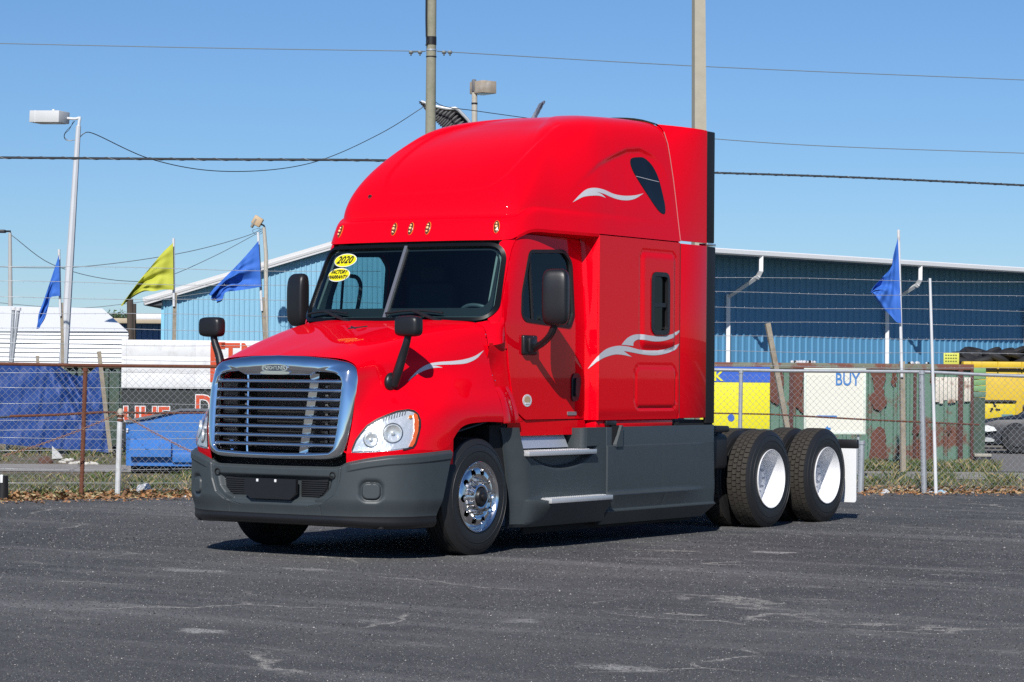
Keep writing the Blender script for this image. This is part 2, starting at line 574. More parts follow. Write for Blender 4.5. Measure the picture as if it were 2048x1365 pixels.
# A pillar between gasket and door, both sides
DF = [(2.80, .83), (2.70, .755), (2.58, .694), (2.245, .545), (2.08, .52), (1.849, .568), (1.631, .60), (1.40, .655), (1.233, .741), (1.165, .87)]
dfz = np.array([a for a, b in DF])[::-1]; dfy = np.array([b for a, b in DF])[::-1]
rows = []
for z in np.linspace(1.80, 2.80, 60):
    P = prof(z)
    x_g = np.interp(z, [2.03, 2.765], [1.072, 1.002]) - 0.012
    x_g -= 0.05 * math.exp(-((z - 2.07) / .05) ** 2) + 0.06 * math.exp(-((z - 2.74) / .05) ** 2)
    yd = np.interp(z, dfz, dfy) - 0.005
    i0 = np.interp(x_g, P[:90, 0], np.arange(90)); i1 = np.interp(yd, P[40:, 1], np.arange(40, len(P)))
    ii = np.linspace(i0, i1, 22)
    rows.append(np.stack([np.interp(ii, np.arange(len(P)), P[:, 0]) - 0.004, np.interp(ii, np.arange(len(P)), P[:, 1]) + 0.005, np.full(22, z)], 1))
MB().grid(np.array(rows), flip=True).pair('pillar', RED, truck, sharp=60)

# ---- doors -------------------------------------------------------
DOOR = [(b + 0.006, a) for a, b in DF][::-1]
DOOR = [(1.900, 1.165), (1.900, 2.835)] + [(.86, 2.835)] + [(b + .006, a) for a, b in DF[1:]]
DOOR = roundpoly(DOOR, [.02, .06, .16] + [.05] * 8 + [.1], 6)
WIN = roundpoly([(.795, 2.055), (1.64, 2.005), (1.72, 2.12), (1.722, 2.62), (1.60, 2.722), (1.00, 2.695), (.835, 2.31)], [.10, .06, .10, .12, .12, .10, .3], 6)
mb = surf(MB(), DOOR, sidemap, [WIN], sp=0.05, off=0.0, wall=-0.035)
door = mb.pair('door', RED, truck, sharp=40)
for k, d in enumerate(door):
    sg = 1 if k == 0 else -1
    def mk(mb, name, m, par):
        if sg < 0:
            q = MB(); q.v = [(-x, y, z) for x, y, z in mb.v]; q.f = [f[::-1] for f in mb.f]; q.mi = mb.mi; mb = q
        return mb.build(name, m, par)
    mk(surf(MB(), offset_poly(WIN, .006), sidemap, [offset_poly(WIN, -.026)], sp=.03, off=.006, wall=-.03), 'window_gasket', RUBBER, d)
    mk(surf(MB(), WIN, sidemap, sp=.08, off=-.018), 'window_glass', TINT, d)
    mk(surf(MB(), [(1.0, 2.04), (1.022, 2.04), (1.022, 2.70), (1.0, 2.70)], sidemap, sp=.03, off=-.004, wall=-.02), 'vent_bar', RUBBER, d)
    HP = roundpoly([(1.665, 1.32), (1.79, 1.335), (1.835, 1.52), (1.80, 1.585), (1.70, 1.585), (1.665, 1.54)], .06)
    mk(surf(MB(), HP, sidemap, sp=.03, off=.012, wall=-.01), 'handle_bezel', BLACK, d)
    mk(surf(MB(), roundpoly([(1.70, 1.37), (1.765, 1.37), (1.79, 1.54), (1.71, 1.545)], .03), sidemap, sp=.03, off=.03, wall=0), 'handle', BLACK, d)
    mk(surf(MB(), rrect(1.60, 1.198, 1.76, 1.232, .01), sidemap, sp=.03, off=.006, wall=0), 'name_plate', mat('plate_grey', (.2, .2, .21), .4), d)
    if k == 0:
        th = np.linspace(0, 2 * math.pi, 28, endpoint=False)
        mk(surf(MB(), np.stack([.905 + .075 * np.cos(th), 1.337 + .056 * np.sin(th)], 1), sidemap, sp=.03, off=.003, wall=0), 'round_sticker', mat('sticker_white', (.72, .72, .74), .4), d)
        mk(surf(MB(), np.stack([.905 + .052 * np.cos(th), 1.345 + .032 * np.sin(th)], 1), sidemap, sp=.03, off=.005, wall=0), 'sticker_print', mat('sticker_tan', (.55, .38, .22), .5), d)
        mk(surf(MB(), rrect(.87, 1.303, .94, 1.318, .003), sidemap, sp=.03, off=.006, wall=0), 'sticker_print', WHITE, d)

# dark inner shell behind the door joints, window left open
IN = [(.42, 1.10), (1.93, 1.10), (1.93, 2.84), (1.10, 2.84), (.90, 2.79), (.69, 2.6), (.50, 2.2), (.46, 1.9)]
mb = surf(MB(), IN, sidemap, [offset_poly(WIN, -.004)], sp=.08, off=-.036)
mb.pair('inner_shell', INTD, truck)
# red sill under the door and lower cab side
def flat(X):
    return lambda Y, Z: np.stack([np.full(np.shape(Y), X), np.asarray(Y, float), np.asarray(Z, float)], -1)
mb = surf(MB(), [(.62, 1.02), (1.93, 1.02), (1.93, 1.158), (.85, 1.158), (.74, 1.2), (.60, 1.2)], flat(1.085), sp=.08, off=0)
mb.pair('cab_sill', RED, truck)
# cowl quarter panel between hood rear edge and door, under the A pillar
rows = []
for z in np.linspace(1.15, 1.845, 24):
    yd = np.interp(z, dfz, dfy) - .006
    o = 0.035 * (1 - sstep(1.6, 1.83, z))
    ys = np.linspace(.30, yd, 10)
    rows.append(np.stack([1.088 - o * (1 - sstep(.36, yd, ys)), ys, np.full(10, z)], 1))
MB().grid(np.array(rows), flip=True).pair('cowl_panel', RED, truck)
# upper cowl ledge: flush with the hood, overhangs the recess below
rows = []
hz_ = rear[:, 2]; jj = [int(np.argmin(np.abs(hz_ - z))) for z in np.linspace(1.815, 2.025, 14)]
for k, j in enumerate(jj):
    t = k / 13
    A_ = rear[j] + np.array([.002, .004, 0])
    zb_ = 1.862 + t * (2.075 - 1.862); yb_ = .532 - .012 * t
    B_ = sidemap(np.array([yb_]), np.array([zb_]))[0] + np.array([.004, 0, 0])
    rr_ = []
    for u in np.linspace(0, 1, 12):
        q = A_ * (1 - u) + B_ * u
        q[0] += (.030 * (1 - t) + .012) * math.sin(math.pi * u) ** 1.0
        rr_.append(q)
    rows.append(rr_)
rows = np.array(rows)
und_ = rows[0] * np.array([.955, 1, 1]) + np.array([0, .01, .004])
MB().grid(rows, flip=True).grid(np.stack([und_, rows[0]]), flip=True).pair('cowl_ledge', RED, truck, sharp=60)
# fender extension behind the hood, above the step fairing
rows = []
for z, x0, x1 in [(1.14, 1.222, 1.13), (1.18, 1.222, 1.135), (1.26, 1.212, 1.125), (1.34, 1.19, 1.11), (1.42, 1.15, 1.095), (1.46, 1.12, 1.088)]:
    ys = np.linspace(.338, .74 - (z - 1.14) * .3, 14)
    rows.append(np.stack([x0 + (x1 - x0) * sstep(.38, ys[-1], ys), ys, np.full(14, z)], 1))
MB().grid(np.array(rows), flip=True).grid(np.stack([rows[0] * np.array([.93, 1, 1]), rows[0]]), flip=True).pair('fender_extension', RED, truck, sharp=60)
mb = MB().lathe([(0, .05), (.012, .05), (.03, .035), (.036, 0)], 16, 'x', c=(0, 0, 0))
amb = MB()
amb.add([(1.10 + v[0], .50 + v[1] * .8, 1.375 + v[2] * .75) for v in mb.v], mb.f)
amb.pair('side_marker', AMBER, truck)

# ---- roof dome ----------------------------------------------------
RB = [(0,.585,2.775),(.35,.592,2.775),(.6,.614,2.775),(.82,.66,2.775),(.95,.71,2.777),(1.02,.77,2.79),(1.055,.86,2.838),(1.085,1.0,2.885),(1.13,1.3,2.89),(1.185,1.65,2.888),(1.218,1.95,2.888),(1.222,2.3,2.888),(1.222,3.0,2.888),(1.222,3.47,2.888)]
RW = [1, 1, 1, .99, .96, .92, .86, .78, .62, .46, .34, .24, .08, 0]
NB = 200
ringc = np.array([(*b, w) for b, w in zip(RB, RW)])
# spline on xyz with the weight carried along
def crom4(P, n):
    xyz = crom(P[:, :3], n)
    cl = np.concatenate([[0], np.cumsum(np.linalg.norm(np.diff(P[:, :3], axis=0), axis=1))])
    w = np.interp(np.linspace(0, cl[-1], n), cl, P[:, 3])
    return xyz, np.convolve(np.pad(w, 8, mode='edge'), np.ones(17) / 17, 'valid')
ring, rw = crom4(ringc, NB)
ZT = 4.135
NF = 1.75
th = np.linspace(0, math.pi / 2, 40)
F_ = np.array([(1, 2.775), (.986, 2.88), (.976, 2.945), (.968, 2.972), (.955, 2.99)] + [(.948 * math.cos(t) ** (2 / NF), 3.0 + (ZT - 3.0) * math.sin(t) ** (2 / NF)) for t in th])
Rr = np.array([(1, 2.888), (.975, 3.096), (.93, 3.481), (.905, 3.65), (.889, 3.756), (.87, 3.858), (.84, 3.951), (.811, 4.0), (.768, 4.04), (.70, 4.073), (.60, 4.098), (.48, 4.115), (.3, 4.128), (0, 4.135)])
F_[:, 1] = (F_[:, 1] - 2.775) / (ZT - 2.775); Rr[:, 1] = (Rr[:, 1] - 2.888) / (ZT - 2.888)
NT = 150
def byarc(P, n, asp):
    s = np.concatenate([[0], np.cumsum(np.hypot(np.diff(P[:, 0]) * asp, np.diff(P[:, 1])))])
    u = np.linspace(0, s[-1], n)
    return np.stack([np.interp(u, s, P[:, 0]), np.interp(u, s, P[:, 1])], 1)
Fd = byarc(F_, NT, 1.9); Rd = byarc(np.vstack([crom(np.c_[Rr, np.zeros(len(Rr))], 120)[:, :2]]), NT, 1.0)
def smooth1(a, k):
    return np.convolve(np.pad(a, k, mode='edge'), np.ones(2 * k + 1) / (2 * k + 1), 'valid')
def dome_pt():
    D = np.zeros((NT, NB, 3))
    for j in range(NB):
        B = ring[j]; w = rw[j]
        k = (1 - w) * Rd[:, 0] + w * Fd[:, 0]; h = (1 - w) * Rd[:, 1] + w * Fd[:, 1]
        sy = max(3.2, B[1])
        D[:, j, 0] = B[0] * k
        D[:, j, 1] = sy + (B[1] - sy) * k
        D[:, j, 2] = B[2] + (ZT - B[2]) * h
    return D
D = dome_pt()
# recess under the curved brow in front of the roof window
yr = np.array([1.6, 1.851, 2.17, 2.484, 2.725, 2.964, 3.164, 3.259, 3.33, 3.40]); zr = np.array([3.28, 3.431, 3.59, 3.693, 3.765, 3.79, 3.743, 3.69, 3.60, 3.45])
Y, Z = D[..., 1], D[..., 2]
d = np.interp(Y, yr, zr) - Z
A = np.interp(Y, [1.55, 1.85, 2.3, 2.6, 3.05, 3.28, 3.40], [0, .004, .020, .025, .022, .006, 0])
rec = A * sstep(0, .065, d) * (1 - sstep(.15, .75, d)) * (D[..., 0] > .7)
D[..., 0] -= rec
def grid_normals(P):
    a = np.gradient(P, axis=0); b = np.gradient(P, axis=1)
    n = np.cross(a, b); n /= (np.linalg.norm(n, axis=2, keepdims=True) + 1e-9)
    return n
ND = grid_normals(D)
if ND[60, 5, 1] > 0: ND = -ND
PR = np.array([(-.9, 3.221), (.353, 3.229), (.523, 3.238), (.658, 3.26), (.738, 3.312), (.795, 3.41), (.805, 3.54), (.80, 3.65), (.79, 3.79), (.74, 3.95), (.5, 4.05), (-.9, 4.10)])
PL = np.array([(-.9, 3.224), (.27, 3.222), (.36, 3.229), (.435, 3.251), (.493, 3.305), (.556, 3.413), (.57, 3.5), (.59, 3.654), (.60, 3.794), (.585, 3.89), (.53, 3.97), (.4, 4.03), (-.9, 4.08)])
def sunk(P):
    q = D[..., [0, 2]].reshape(-1, 2)
    dist = polydist(q, P) * np.where(inpoly(q, P), 1, -1)
    w = sstep(-.002, .034, dist).reshape(D.shape[:2])
    return D - ND * (.013 * w * (D[..., 1] < 2.4) * (1 - sstep(2.0, 2.4, D[..., 1])))[..., None]
DR, DL = sunk(PR), sunk(PL)
# raised centre panel on the front of the dome
mb = MB().grid(DR, flip=True)
DL[..., 0] *= -1
mb.grid(DL)
und = [ring + np.array([0, 0, 0])]
dome = None
# brow underside : from the ring in to the cab side
k0 = int(np.argmax(ring[:, 1] > .80))
seg = ring[k0:int(np.argmax(ring[:, 1] > 1.96))]
inn = sidemap(seg[:, 1], np.full(len(seg), 2.835)); inn[:, 0] -= .03
low = seg + np.array([-.004, 0, -.028])
for sg in (1, -1):
    mb.grid(np.stack([inn, low, seg]) * np.array([sg, 1, 1]), flip=sg < 0)
DOME_MB = mb
dome = DOME_MB.build('roof_fairing', RED, truck, sharp=55, weld=0.0005)

# ---- sleeper -------------------------------------------------------
def rsdf(Y, Z, y0, z0, y1, z1, r):
    cy, cz, hy, hz = (y0 + y1) / 2, (z0 + z1) / 2, (y1 - y0) / 2 - r, (z1 - z0) / 2 - r
    qy, qz = np.abs(Y - cy) - hy, np.abs(Z - cz) - hz
    return np.hypot(np.maximum(qy, 0), np.maximum(qz, 0)) + np.minimum(np.maximum(qy, qz), 0) - r
def sleepmap(Y, Z):
    Y = np.asarray(Y, float); Z = np.asarray(Z, float)
    d1 = rsdf(Y, Z, 2.715, 1.83, 3.375, 2.755, .07)
    d2 = rsdf(Y, Z, 2.625, 1.262, 3.40, 1.655, .07)
    x = 1.22 + .014 * (1 - sstep(-.05, .0, d1)) - .006 * np.exp(-((d1 - .012) / .010) ** 2) - .012 * np.exp(-(d2 / .006) ** 2) + .004 * (1 - sstep(-.02, 0, d2))
    x = x - .012 * sstep(1.25, 1.15, Z)
    return np.stack([x, Y, Z], -1)
SWIN = rrect(2.895, 1.975, 3.225, 2.565, .085, 8)
SL = [(1.952, 1.152), (3.466, 1.152), (3.466, 2.878), (1.952, 2.878)]
ys = np.linspace(1.952, 3.466, 150); zs = np.linspace(1.152, 2.878, 180)
mb = surf(MB(), SL, sleepmap, [SWIN], sp=.02, wall=None)
W = []
mb.grid(np.stack([sleepmap(np.linspace(1.952, 3.466, 40), np.full(40, 1.152)) - np.array([.05, 0, 0]), sleepmap(np.linspace(1.952, 3.466, 40), np.full(40, 1.152))]), flip=True)
sleep = mb.pair('sleeper_side', RED, truck, sharp=60)
# forward-facing flare from the cab to the sleeper
rows = []
for z in np.linspace(1.152, 2.878, 24):
    xa = sidemap(1.91, z)[0] - .012
    rows.append([(xa, 1.905, z), (xa + .012, 1.912, z), (xa + .055, 1.926, z), (1.20, 1.941, z), (1.216, 1.946, z), (1.22, 1.953, z)])
MB().grid(np.array(rows), flip=True).pair('sleeper_flare', RED, truck, sharp=60)
for k, d in enumerate(sleep):
    def mk(mb, name, m, par, sg=1 if k == 0 else -1):
        if sg < 0:
            q = MB(); q.v = [(-x, y, z) for x, y, z in mb.v]; q.f = [f[::-1] for f in mb.f]; q.mi = mb.mi; mb = q
        return mb.build(name, m, par)
    f1 = flat(1.234)
    mk(surf(MB(), offset_poly(SWIN, .008), f1, [offset_poly(SWIN, -.035)], sp=.03, off=.012, wall=-.03), 'window_frame', BLACK, d)
    mk(surf(MB(), SWIN, f1, sp=.1, off=-.02), 'window_glass', DTINT, d)
    mk(surf(MB(), [(2.91, 2.235), (3.21, 2.235), (3.21, 2.275), (2.91, 2.275)], f1, sp=.1, off=.002, wall=-.02), 'window_bar', BLACK, d)
    mk(MB().box((1.15, 2.70, 1.80), (1.17, 3.40, 2.75)), 'window_blind', INTD, d)
# lower sill below the sleeper
mb = MB().box((-1.19, 1.955, 1.075), (1.19, 3.40, 1.150), bev=.012)
mb.build('sleeper_sill', RED, truck)
# rear wall of the sleeper
D_end = D[:, -1]
prof_r = [(1.21, 1.15), (1.21, 2.88)] + [(p[0] - .012, p[2] - .012) for p in D_end[::6]]
V = [(x, 3.462, z) for x, z in prof_r] + [(-x, 3.462, z) for x, z in prof_r[::-1]]
MB().add(V, [tuple(range(len(V)))]).build('rear_wall', RED, truck)
MB().box((-1.18, 1.96, 1.10), (1.18, 3.455, 1.16)).build('sleeper_floor', INTD, truck)

# ---- side extenders --------------------------------------------------
ze = np.linspace(2.90, 4.03, 30)
xr = np.interp(ze, D_end[:, 2][:110], D_end[:, 0][:110])
rows = []
for z, x in zip(ze, xr):
    t = np.linspace(0, 1, 12)
    top = 4.055 - .03 * t
    zz = 2.90 + (z - 2.90) / (4.03 - 2.90) * (top - 2.90)
    xe = 1.22 - .004 * (z - 2.9)
    rows.append(np.stack([x + (xe - x) * (1 - (1 - t) ** 1.6), 3.474 + t * (4.005 - 3.474), zz], 1))
U = np.array(rows)
mb = MB().grid(U, flip=True)
inn = U * np.array([1, 1, 1]) - np.array([.03, 0, 0])
mb.grid(inn, flip=False).grid(np.stack([U[-1], inn[-1]]), flip=True).grid(np.stack([U[0], inn[0]]), flip=False)
mb.pair('upper_side_extender', RED, truck, sharp=50)
mb = MB().box((1.19, 3.476, 1.155), (1.22, 4.015, 2.872), bev=.008)
mb.pair('lower_side_extender', RED, truck)
MB().box((1.185, 4.007, 2.905), (1.218, 4.172, 4.022), bev=.01).pair('extender_rubber', RUBBER, truck)
MB().box((1.185, 4.017, 1.10), (1.222, 4.192, 2.868), bev=.01).pair('extender_rubber', RUBBER, truck)
MB().box((1.13, 4.01, 2.876), (1.226, 4.19, 2.899), bev=.004).pair('extender_bracket', ALU, truck)
# light edge trim on the joint between roof, sleeper and extender
jp = [(U[i, 0, 0] + .003, 3.470, U[i, 0, 2]) for i in range(0, 30, 3)]
MB().tube(jp, .0038, 6).pair('joint_trim', mat('trim_pale', (.45, .20, .20), .4), truck)
MB().tube([(1.222, 3.470, 1.16), (1.222, 3.470, 2.87)], .0035, 6).pair('joint_trim', mat('trim_dark', (.10, .02, .02), .5), truck)
for z in (1.40, 1.46, 1.52, 1.57, 1.62, 1.67):
    pass
# black roof cap at the rear of the dome, between the extenders
rows = []
for t in np.linspace(0, 1, 8):
    xs = np.linspace(-.95, .95, 24)
    rows.append(np.stack([xs, np.full(24, 3.44 + .28 * t), 4.142 - .02 * (np.abs(xs) / .95) ** 2 - .08 * (np.abs(xs) / .95) ** 6 - .03 * t * t + .006], 1))
MB().grid(np.array(rows)).build('roof_cap', BLACK, truck)
# ---- bumper ---------------------------------------------------------
BP = [(0,-1.368),(.3,-1.365),(.5,-1.357),(.7,-1.336),(.87,-1.273),(1.0,-1.195),(1.12,-1.095),(1.2,-.97),(1.236,-.82),(1.247,-.66),(1.247,-.48)]
bpd = crom(np.c_[np.array(BP), np.zeros(len(BP))], 400)[:, :2]
bs = np.concatenate([[0], np.cumsum(np.linalg.norm(np.diff(bpd, axis=0), axis=1))])
def s_at_x(x):
    return float(np.interp(x, bpd[:300, 0], bs[:300]))
tz = np.interp(bs, [0, s_at_x(.62), s_at_x(.69), s_at_x(.74), s_at_x(.9), s_at_x(1.06), bs[-1]], [.778, .782, .792, .822, .858, .885, .925])
def smk(a, k=6):
    return np.convolve(np.pad(a, k, mode='edge'), np.ones(2 * k + 1) / (2 * k + 1), 'valid')
tz = smk(tz)
tn = np.gradient(bpd, axis=0); tn /= np.linalg.norm(tn, axis=1, keepdims=True)
nrm = np.stack([tn[:, 1], -tn[:, 0]], 1)          # outward (-y at centre, +x at side)
NZ = 110
ZB = .362
rows = np.zeros((NZ, len(bs), 3))
sx = bpd[:, 0]
for i, t in enumerate(np.linspace(0, 1, NZ)):
    z = ZB + (tz - ZB) * t
    # slanted rear end: keep stations inside
    send = bs[-1] - np.interp(z, [.36, .92], [.19, 0.0])
    si = bs * (send / bs[-1])
    w = sstep(bs[-1] * .75, bs[-1], bs)
    si = bs * (1 - w) + si * w
    x = np.interp(si, bs, bpd[:, 0]); y = np.interp(si, bs, bpd[:, 1])
    nx = np.interp(si, bs, nrm[:, 0]); ny = np.interp(si, bs, nrm[:, 1])
    h = np.zeros_like(si)
    # rounded top and gentle lower tuck
    h -= .03 * sstep(.93, 1.0, t) ** 2
    h -= .035 * sstep(.52, ZB, z)
    # raised centre section: bowl with a lip
    bowl_z = [.44, .479, .543, .654, .776, .83]; bowl_x = [.36, .53, .634, .684, .70, .70]
    bx = np.interp(z, bowl_z, bowl_x)
    dd = bx - x                                  # >0 inside the bowl
    zed = z - .455
    inside = sstep(-.012, .03, np.minimum(dd, zed))
    h += -.014 * inside
    h -= .010 * np.exp(-(dd / .006) ** 2) * (z > .44)
    # intake recess
    iz = np.minimum(z - .50, .69 - z)
    ix = np.interp(z, [.50, .535, .60, .70], [.43, .52, .585, .615]) - x
    h -= .05 * sstep(-.02, .035, np.minimum(iz, ix))
    # fog lamp pocket, squircle raised in a swept scoop
    q = np.array([rsdf(si[j], z[j] if hasattr(z, '__len__') else z, s_at_x(.872), .515, s_at_x(1.01), .655, .05) for j in range(0, len(si), 4)])
    q = np.interp(np.arange(len(si)), np.arange(0, len(si), 4), q)
    h -= .022 * np.exp(-(np.maximum(q, 0) / .022) ** 2) * sstep(-.012, .004, q) * np.interp(si, [s_at_x(.76), s_at_x(.86), s_at_x(1.03), s_at_x(1.1)], [.6, 1, 1, .9])
    # upper swage line on the outer section
    h += .008 * sstep(.74, .79, x) * sstep(tz - .085, tz - .075, z)
    # seams
    h -= .008 * np.exp(-((x - .492) / .004) ** 2) * (z < .452)
    rows[i] = np.stack([x + nx * h, y + ny * h, z], 1)
mb = MB().grid(rows, flip=True)
top = rows[-1]; topi = top + np.stack([-np.interp(bs, bs, nrm[:, 0]) * .09, -nrm[:, 1] * .09, np.full(len(bs), -.02)], 1)
mb.grid(np.stack([top, topi]), flip=True)
end = rows[:, -1]; endi = end + np.array([-.06, -.01, 0])
mb.grid(np.stack([end, endi], 1), flip=True)
bot = rows[0]; boti = bot + np.stack([-nrm[:, 0] * .05, -nrm[:, 1] * .05, np.zeros(len(bs))], 1)
mb.grid(np.stack([boti, bot]), flip=True)
bumper = mb.build('bumper', GREY, truck, sharp=45, mirror=True, weld=.0006)
# black air dam below
lip = []
for dz, hh in [(.372, -.03), (.355, -.034), (.33, -.03), (.30, -.035), (.275, -.06), (.262, -.12)]:
    si = np.minimum(bs, bs[-1] - .19)
    x = np.interp(si, bs, bpd[:, 0]); y = np.interp(si, bs, bpd[:, 1])
    nx = np.interp(si, bs, nrm[:, 0]); ny = np.interp(si, bs, nrm[:, 1])
    zz = dz + (.02 if dz < .34 else 0) * (1 - sstep(.5, 1.1, x))
    lip.append(np.stack([x + nx * hh, y + ny * hh, zz], 1))
MB().grid(np.array(lip), flip=False).build('air_dam', BLACK, truck, sharp=60, mirror=True, weld=.0006)
# tow holes
for sgn in (1, -1):
    q = MB().lathe([(0, .030), (-.004, .030), (-.004, .024), (.05, .024), (.05, 0)], 20, 'y', c=(sgn * .621, -1.342, .713))
    q.build('tow_hole', DARK, bumper)
# intake mesh inserts
mi_ = mat('intake_mesh', (.014, .014, .015), .5)
for sgn in (1, -1):
    mb = MB()
    for k in range(8):
        z = .528 + k * .018
        x1 = float(np.interp(z, [.50, .535, .60, .70], [.40, .49, .545, .57]))
        if sgn > 0:
            mb.box((.275, -1.318, z), (x1, -1.306, z + .011))
        else:
            mb.box((-x1, -1.318, z), (-.275, -1.306, z + .011))
    mb.box((min(sgn * .27, sgn * .55), -1.305, .515), (max(sgn * .27, sgn * .55), -1.300, .68))
    mb.build('intake_mesh', mi_, bumper)['kind'] = 'stuff'
# number-plate holder
PLT = roundpoly([(-.285, .67), (.268, .67), (.268, .553), (.21, .497), (-.222, .497), (-.285, .545)], .012)
def pm(a, b, h):
    return (a, -1.352 - h, b)
MB().prism([tuple(p) for p in PLT[::-1]], pm, 0, .034).build('plate_holder', BLACK, bumper, sharp=40)
for x in (-.142, .053):
    MB().box((x - .011, -1.393, .640), (x + .011, -1.386, .664), bev=.003).build('plate_clip', WHITE, bumper)

# ---- grille -----------------------------------------------------------
OUT = [(0,-1.300,1.716),(.35,-1.282,1.703),(.6,-1.238,1.678),(.715,-1.208,1.648),(.760,-1.200,1.60),(.776,-1.228,1.45),(.773,-1.256,1.304),(.757,-1.286,1.1),(.735,-1.304,.96),(.70,-1.312,.885),(.60,-1.316,.846),(.3,-1.34,.836),(0,-1.348,.834)]
INN = [(0,-1.303,1.548),(.30,-1.303,1.548),(.345,-1.302,1.550),(.405,-1.292,1.580),(.58,-1.276,1.570),(.645,-1.274,1.545),(.668,-1.277,1.49),(.666,-1.305,1.28),(.655,-1.33,1.08),(.641,-1.348,.945),(.60,-1.352,.905),(.3,-1.360,.895),(0,-1.362,.893)]
def lin(P, n):
    P = np.array(P, float); c = np.concatenate([[0], np.cumsum(np.linalg.norm(np.diff(P, axis=0), axis=1))])
    return c, P
NG = 160
O_ = crom(OUT, NG)
# inner loop sampled so that stations pair up by control index
ci, Pi = lin(INN, 0); co, Po = lin(OUT, 0)
uo = np.linspace(0, co[-1], NG)
idx = np.interp(uo, co, np.arange(len(OUT)))
I_ = np.stack([np.interp(idx, np.arange(len(INN)), Pi[:, k]) for k in range(3)], 1)
for k in range(3):
    I_[:, k] = smk(I_[:, k], 1)
I_[0, 0] = 0; I_[-1, 0] = 0; O_[0, 0] = 0; O_[-1, 0] = 0
rows = []
for t, fwd in [(0, 0), (.06, .016), (.18, .032), (.35, .040), (.55, .040), (.75, .034), (.92, .022), (1, .008)]:
    p = O_ * (1 - t) + I_ * t
    p = p + np.array([0, -fwd, 0])
    rows.append(p)
rows.append(I_ + np.array([0, .05, 0]))
rows.insert(0, O_ * np.array([.995, 1, 1]) + np.array([0, .03, 0]))
for r_ in rows:
    r_[0, 0] = 0; r_[-1, 0] = 0
grille = MB().grid(np.array(rows), flip=True).build('grille_surround', CHROME, truck, sharp=60, mirror=True, weld=.0006)
for k in range(8):
    z = 1.497 - .0765 * k
    yf = np.interp(z, [.93, 1.5], [-1.352, -1.279])
    hx = np.interp(z, [.93, 1.5], [.645, .672]) + .004
    mb = MB()
    xs = np.linspace(-hx, hx, 40)
    prof_ = [(-.034, -.008), (-.036, -.001), (-.030, .009), (-.010, .020), (.022, .017), (.026, -.006), (-.012, -.016), (-.028, -.014)]
    P = []
    for x in xs:
        back = .022 * sstep(hx - .05, hx, abs(x)) + .012 * (x / hx) ** 2
        P.append([(x, yf + a + back, z + b) for a, b in prof_])
    mb.grid(np.array(P), flip=True, closev=True)
    mb.build('grille_bar', CHROME, grille, sharp=50)
for sgn in (1, -1):
    xt, xb_ = sgn * .357, sgn * .297
    mb = MB()
    P = []
    for z in np.linspace(.89, 1.56, 14):
        x = np.interp(z, [.89, 1.56], [xb_, xt]); yf = np.interp(z, [.93, 1.5], [-1.352, -1.279])
        P.append([(x - sgn * .024, yf - .004, z), (x - sgn * .012, yf - .010, z), (x + sgn * .030, yf + .052, z), (x + sgn * .018, yf + .058, z)])
    mb.grid(np.array(P), closev=True, flip=False)
    mb.build('grille_post', CHROME, grille, sharp=40)
# radiator and shadowed hardware behind the bars
MB().box((-.76, -.96, .45), (.76, -.92, 1.68)).build('radiator', DARK, truck)
rg = mat('radiator_grey', (.018, .018, .020), .5)
for sgn in (1, -1):
    mb = MB()
    for k in range(8):
        z = 1.462 - .0765 * k
        a, b = sorted((sgn * .50, sgn * .66))
        mb.box((a, -1.225, z - .02), (b, -1.20, z + .022))
    mb.build('air_baffle', rg, truck)['kind'] = 'stuff'
    mb = MB()
    for k in range(7):
        z = 1.445 - .0765 * k
        a, b = sorted((sgn * .42, sgn * .45))
        mb.box((a, -1.19, z - .022), (b, -1.16, z + .016), bev=.004)
    mb.build('latch', mat('dull_metal', (.22, .21, .20), .4, metal=.7), truck)['kind'] = 'stuff'
cool = MB().grid(np.array([[(x, -1.02, z) for x in np.linspace(-.45, .45, 12)] for z in (.9, 1.5)]))
cool.build('cooler_core', mat('cooler', (.012, .012, .013), .6, bump=.6, bscale=90), truck)
# badge on the surround
th = np.linspace(0, 2 * math.pi, 40, endpoint=False)
def badge_at(a, b, h):
    t = (b - 1.605)
    return (a, -1.337 - h + .10 * t * .0 + .06 * abs(a) ** 2 , b)
def sq(a, b, e, cx=0, cz=1.607):
    return [(cx + a * np.sign(math.cos(t)) * abs(math.cos(t)) ** e, cz + b * np.sign(math.sin(t)) * abs(math.sin(t)) ** e) for t in th][::-1]
bmb = MB().prism(sq(.138, .033, .7), badge_at, -.02, .014)
bd = bmb.build('badge', CHROME, grille, sharp=40)
MB().prism(sq(.124, .024, .7), badge_at, 0, .0165).build('badge_field', mat('badge_blue', (.02, .03, .06), .3), bd, sharp=40)
MB().prism(sq(.158, .014, .6, 0, 1.566), badge_at, -.02, .008).build('badge_base', CHROME, bd, sharp=40)
M = Matrix.Translation((0, -1.3545, 1.6065)) @ Matrix.Rotation(R(90), 4, 'X')
text_mesh('FREIGHTLINER', .042, CHROME, 'badge_lettering', bd, M, ext=.0015, sx=.86, bold=.0012)
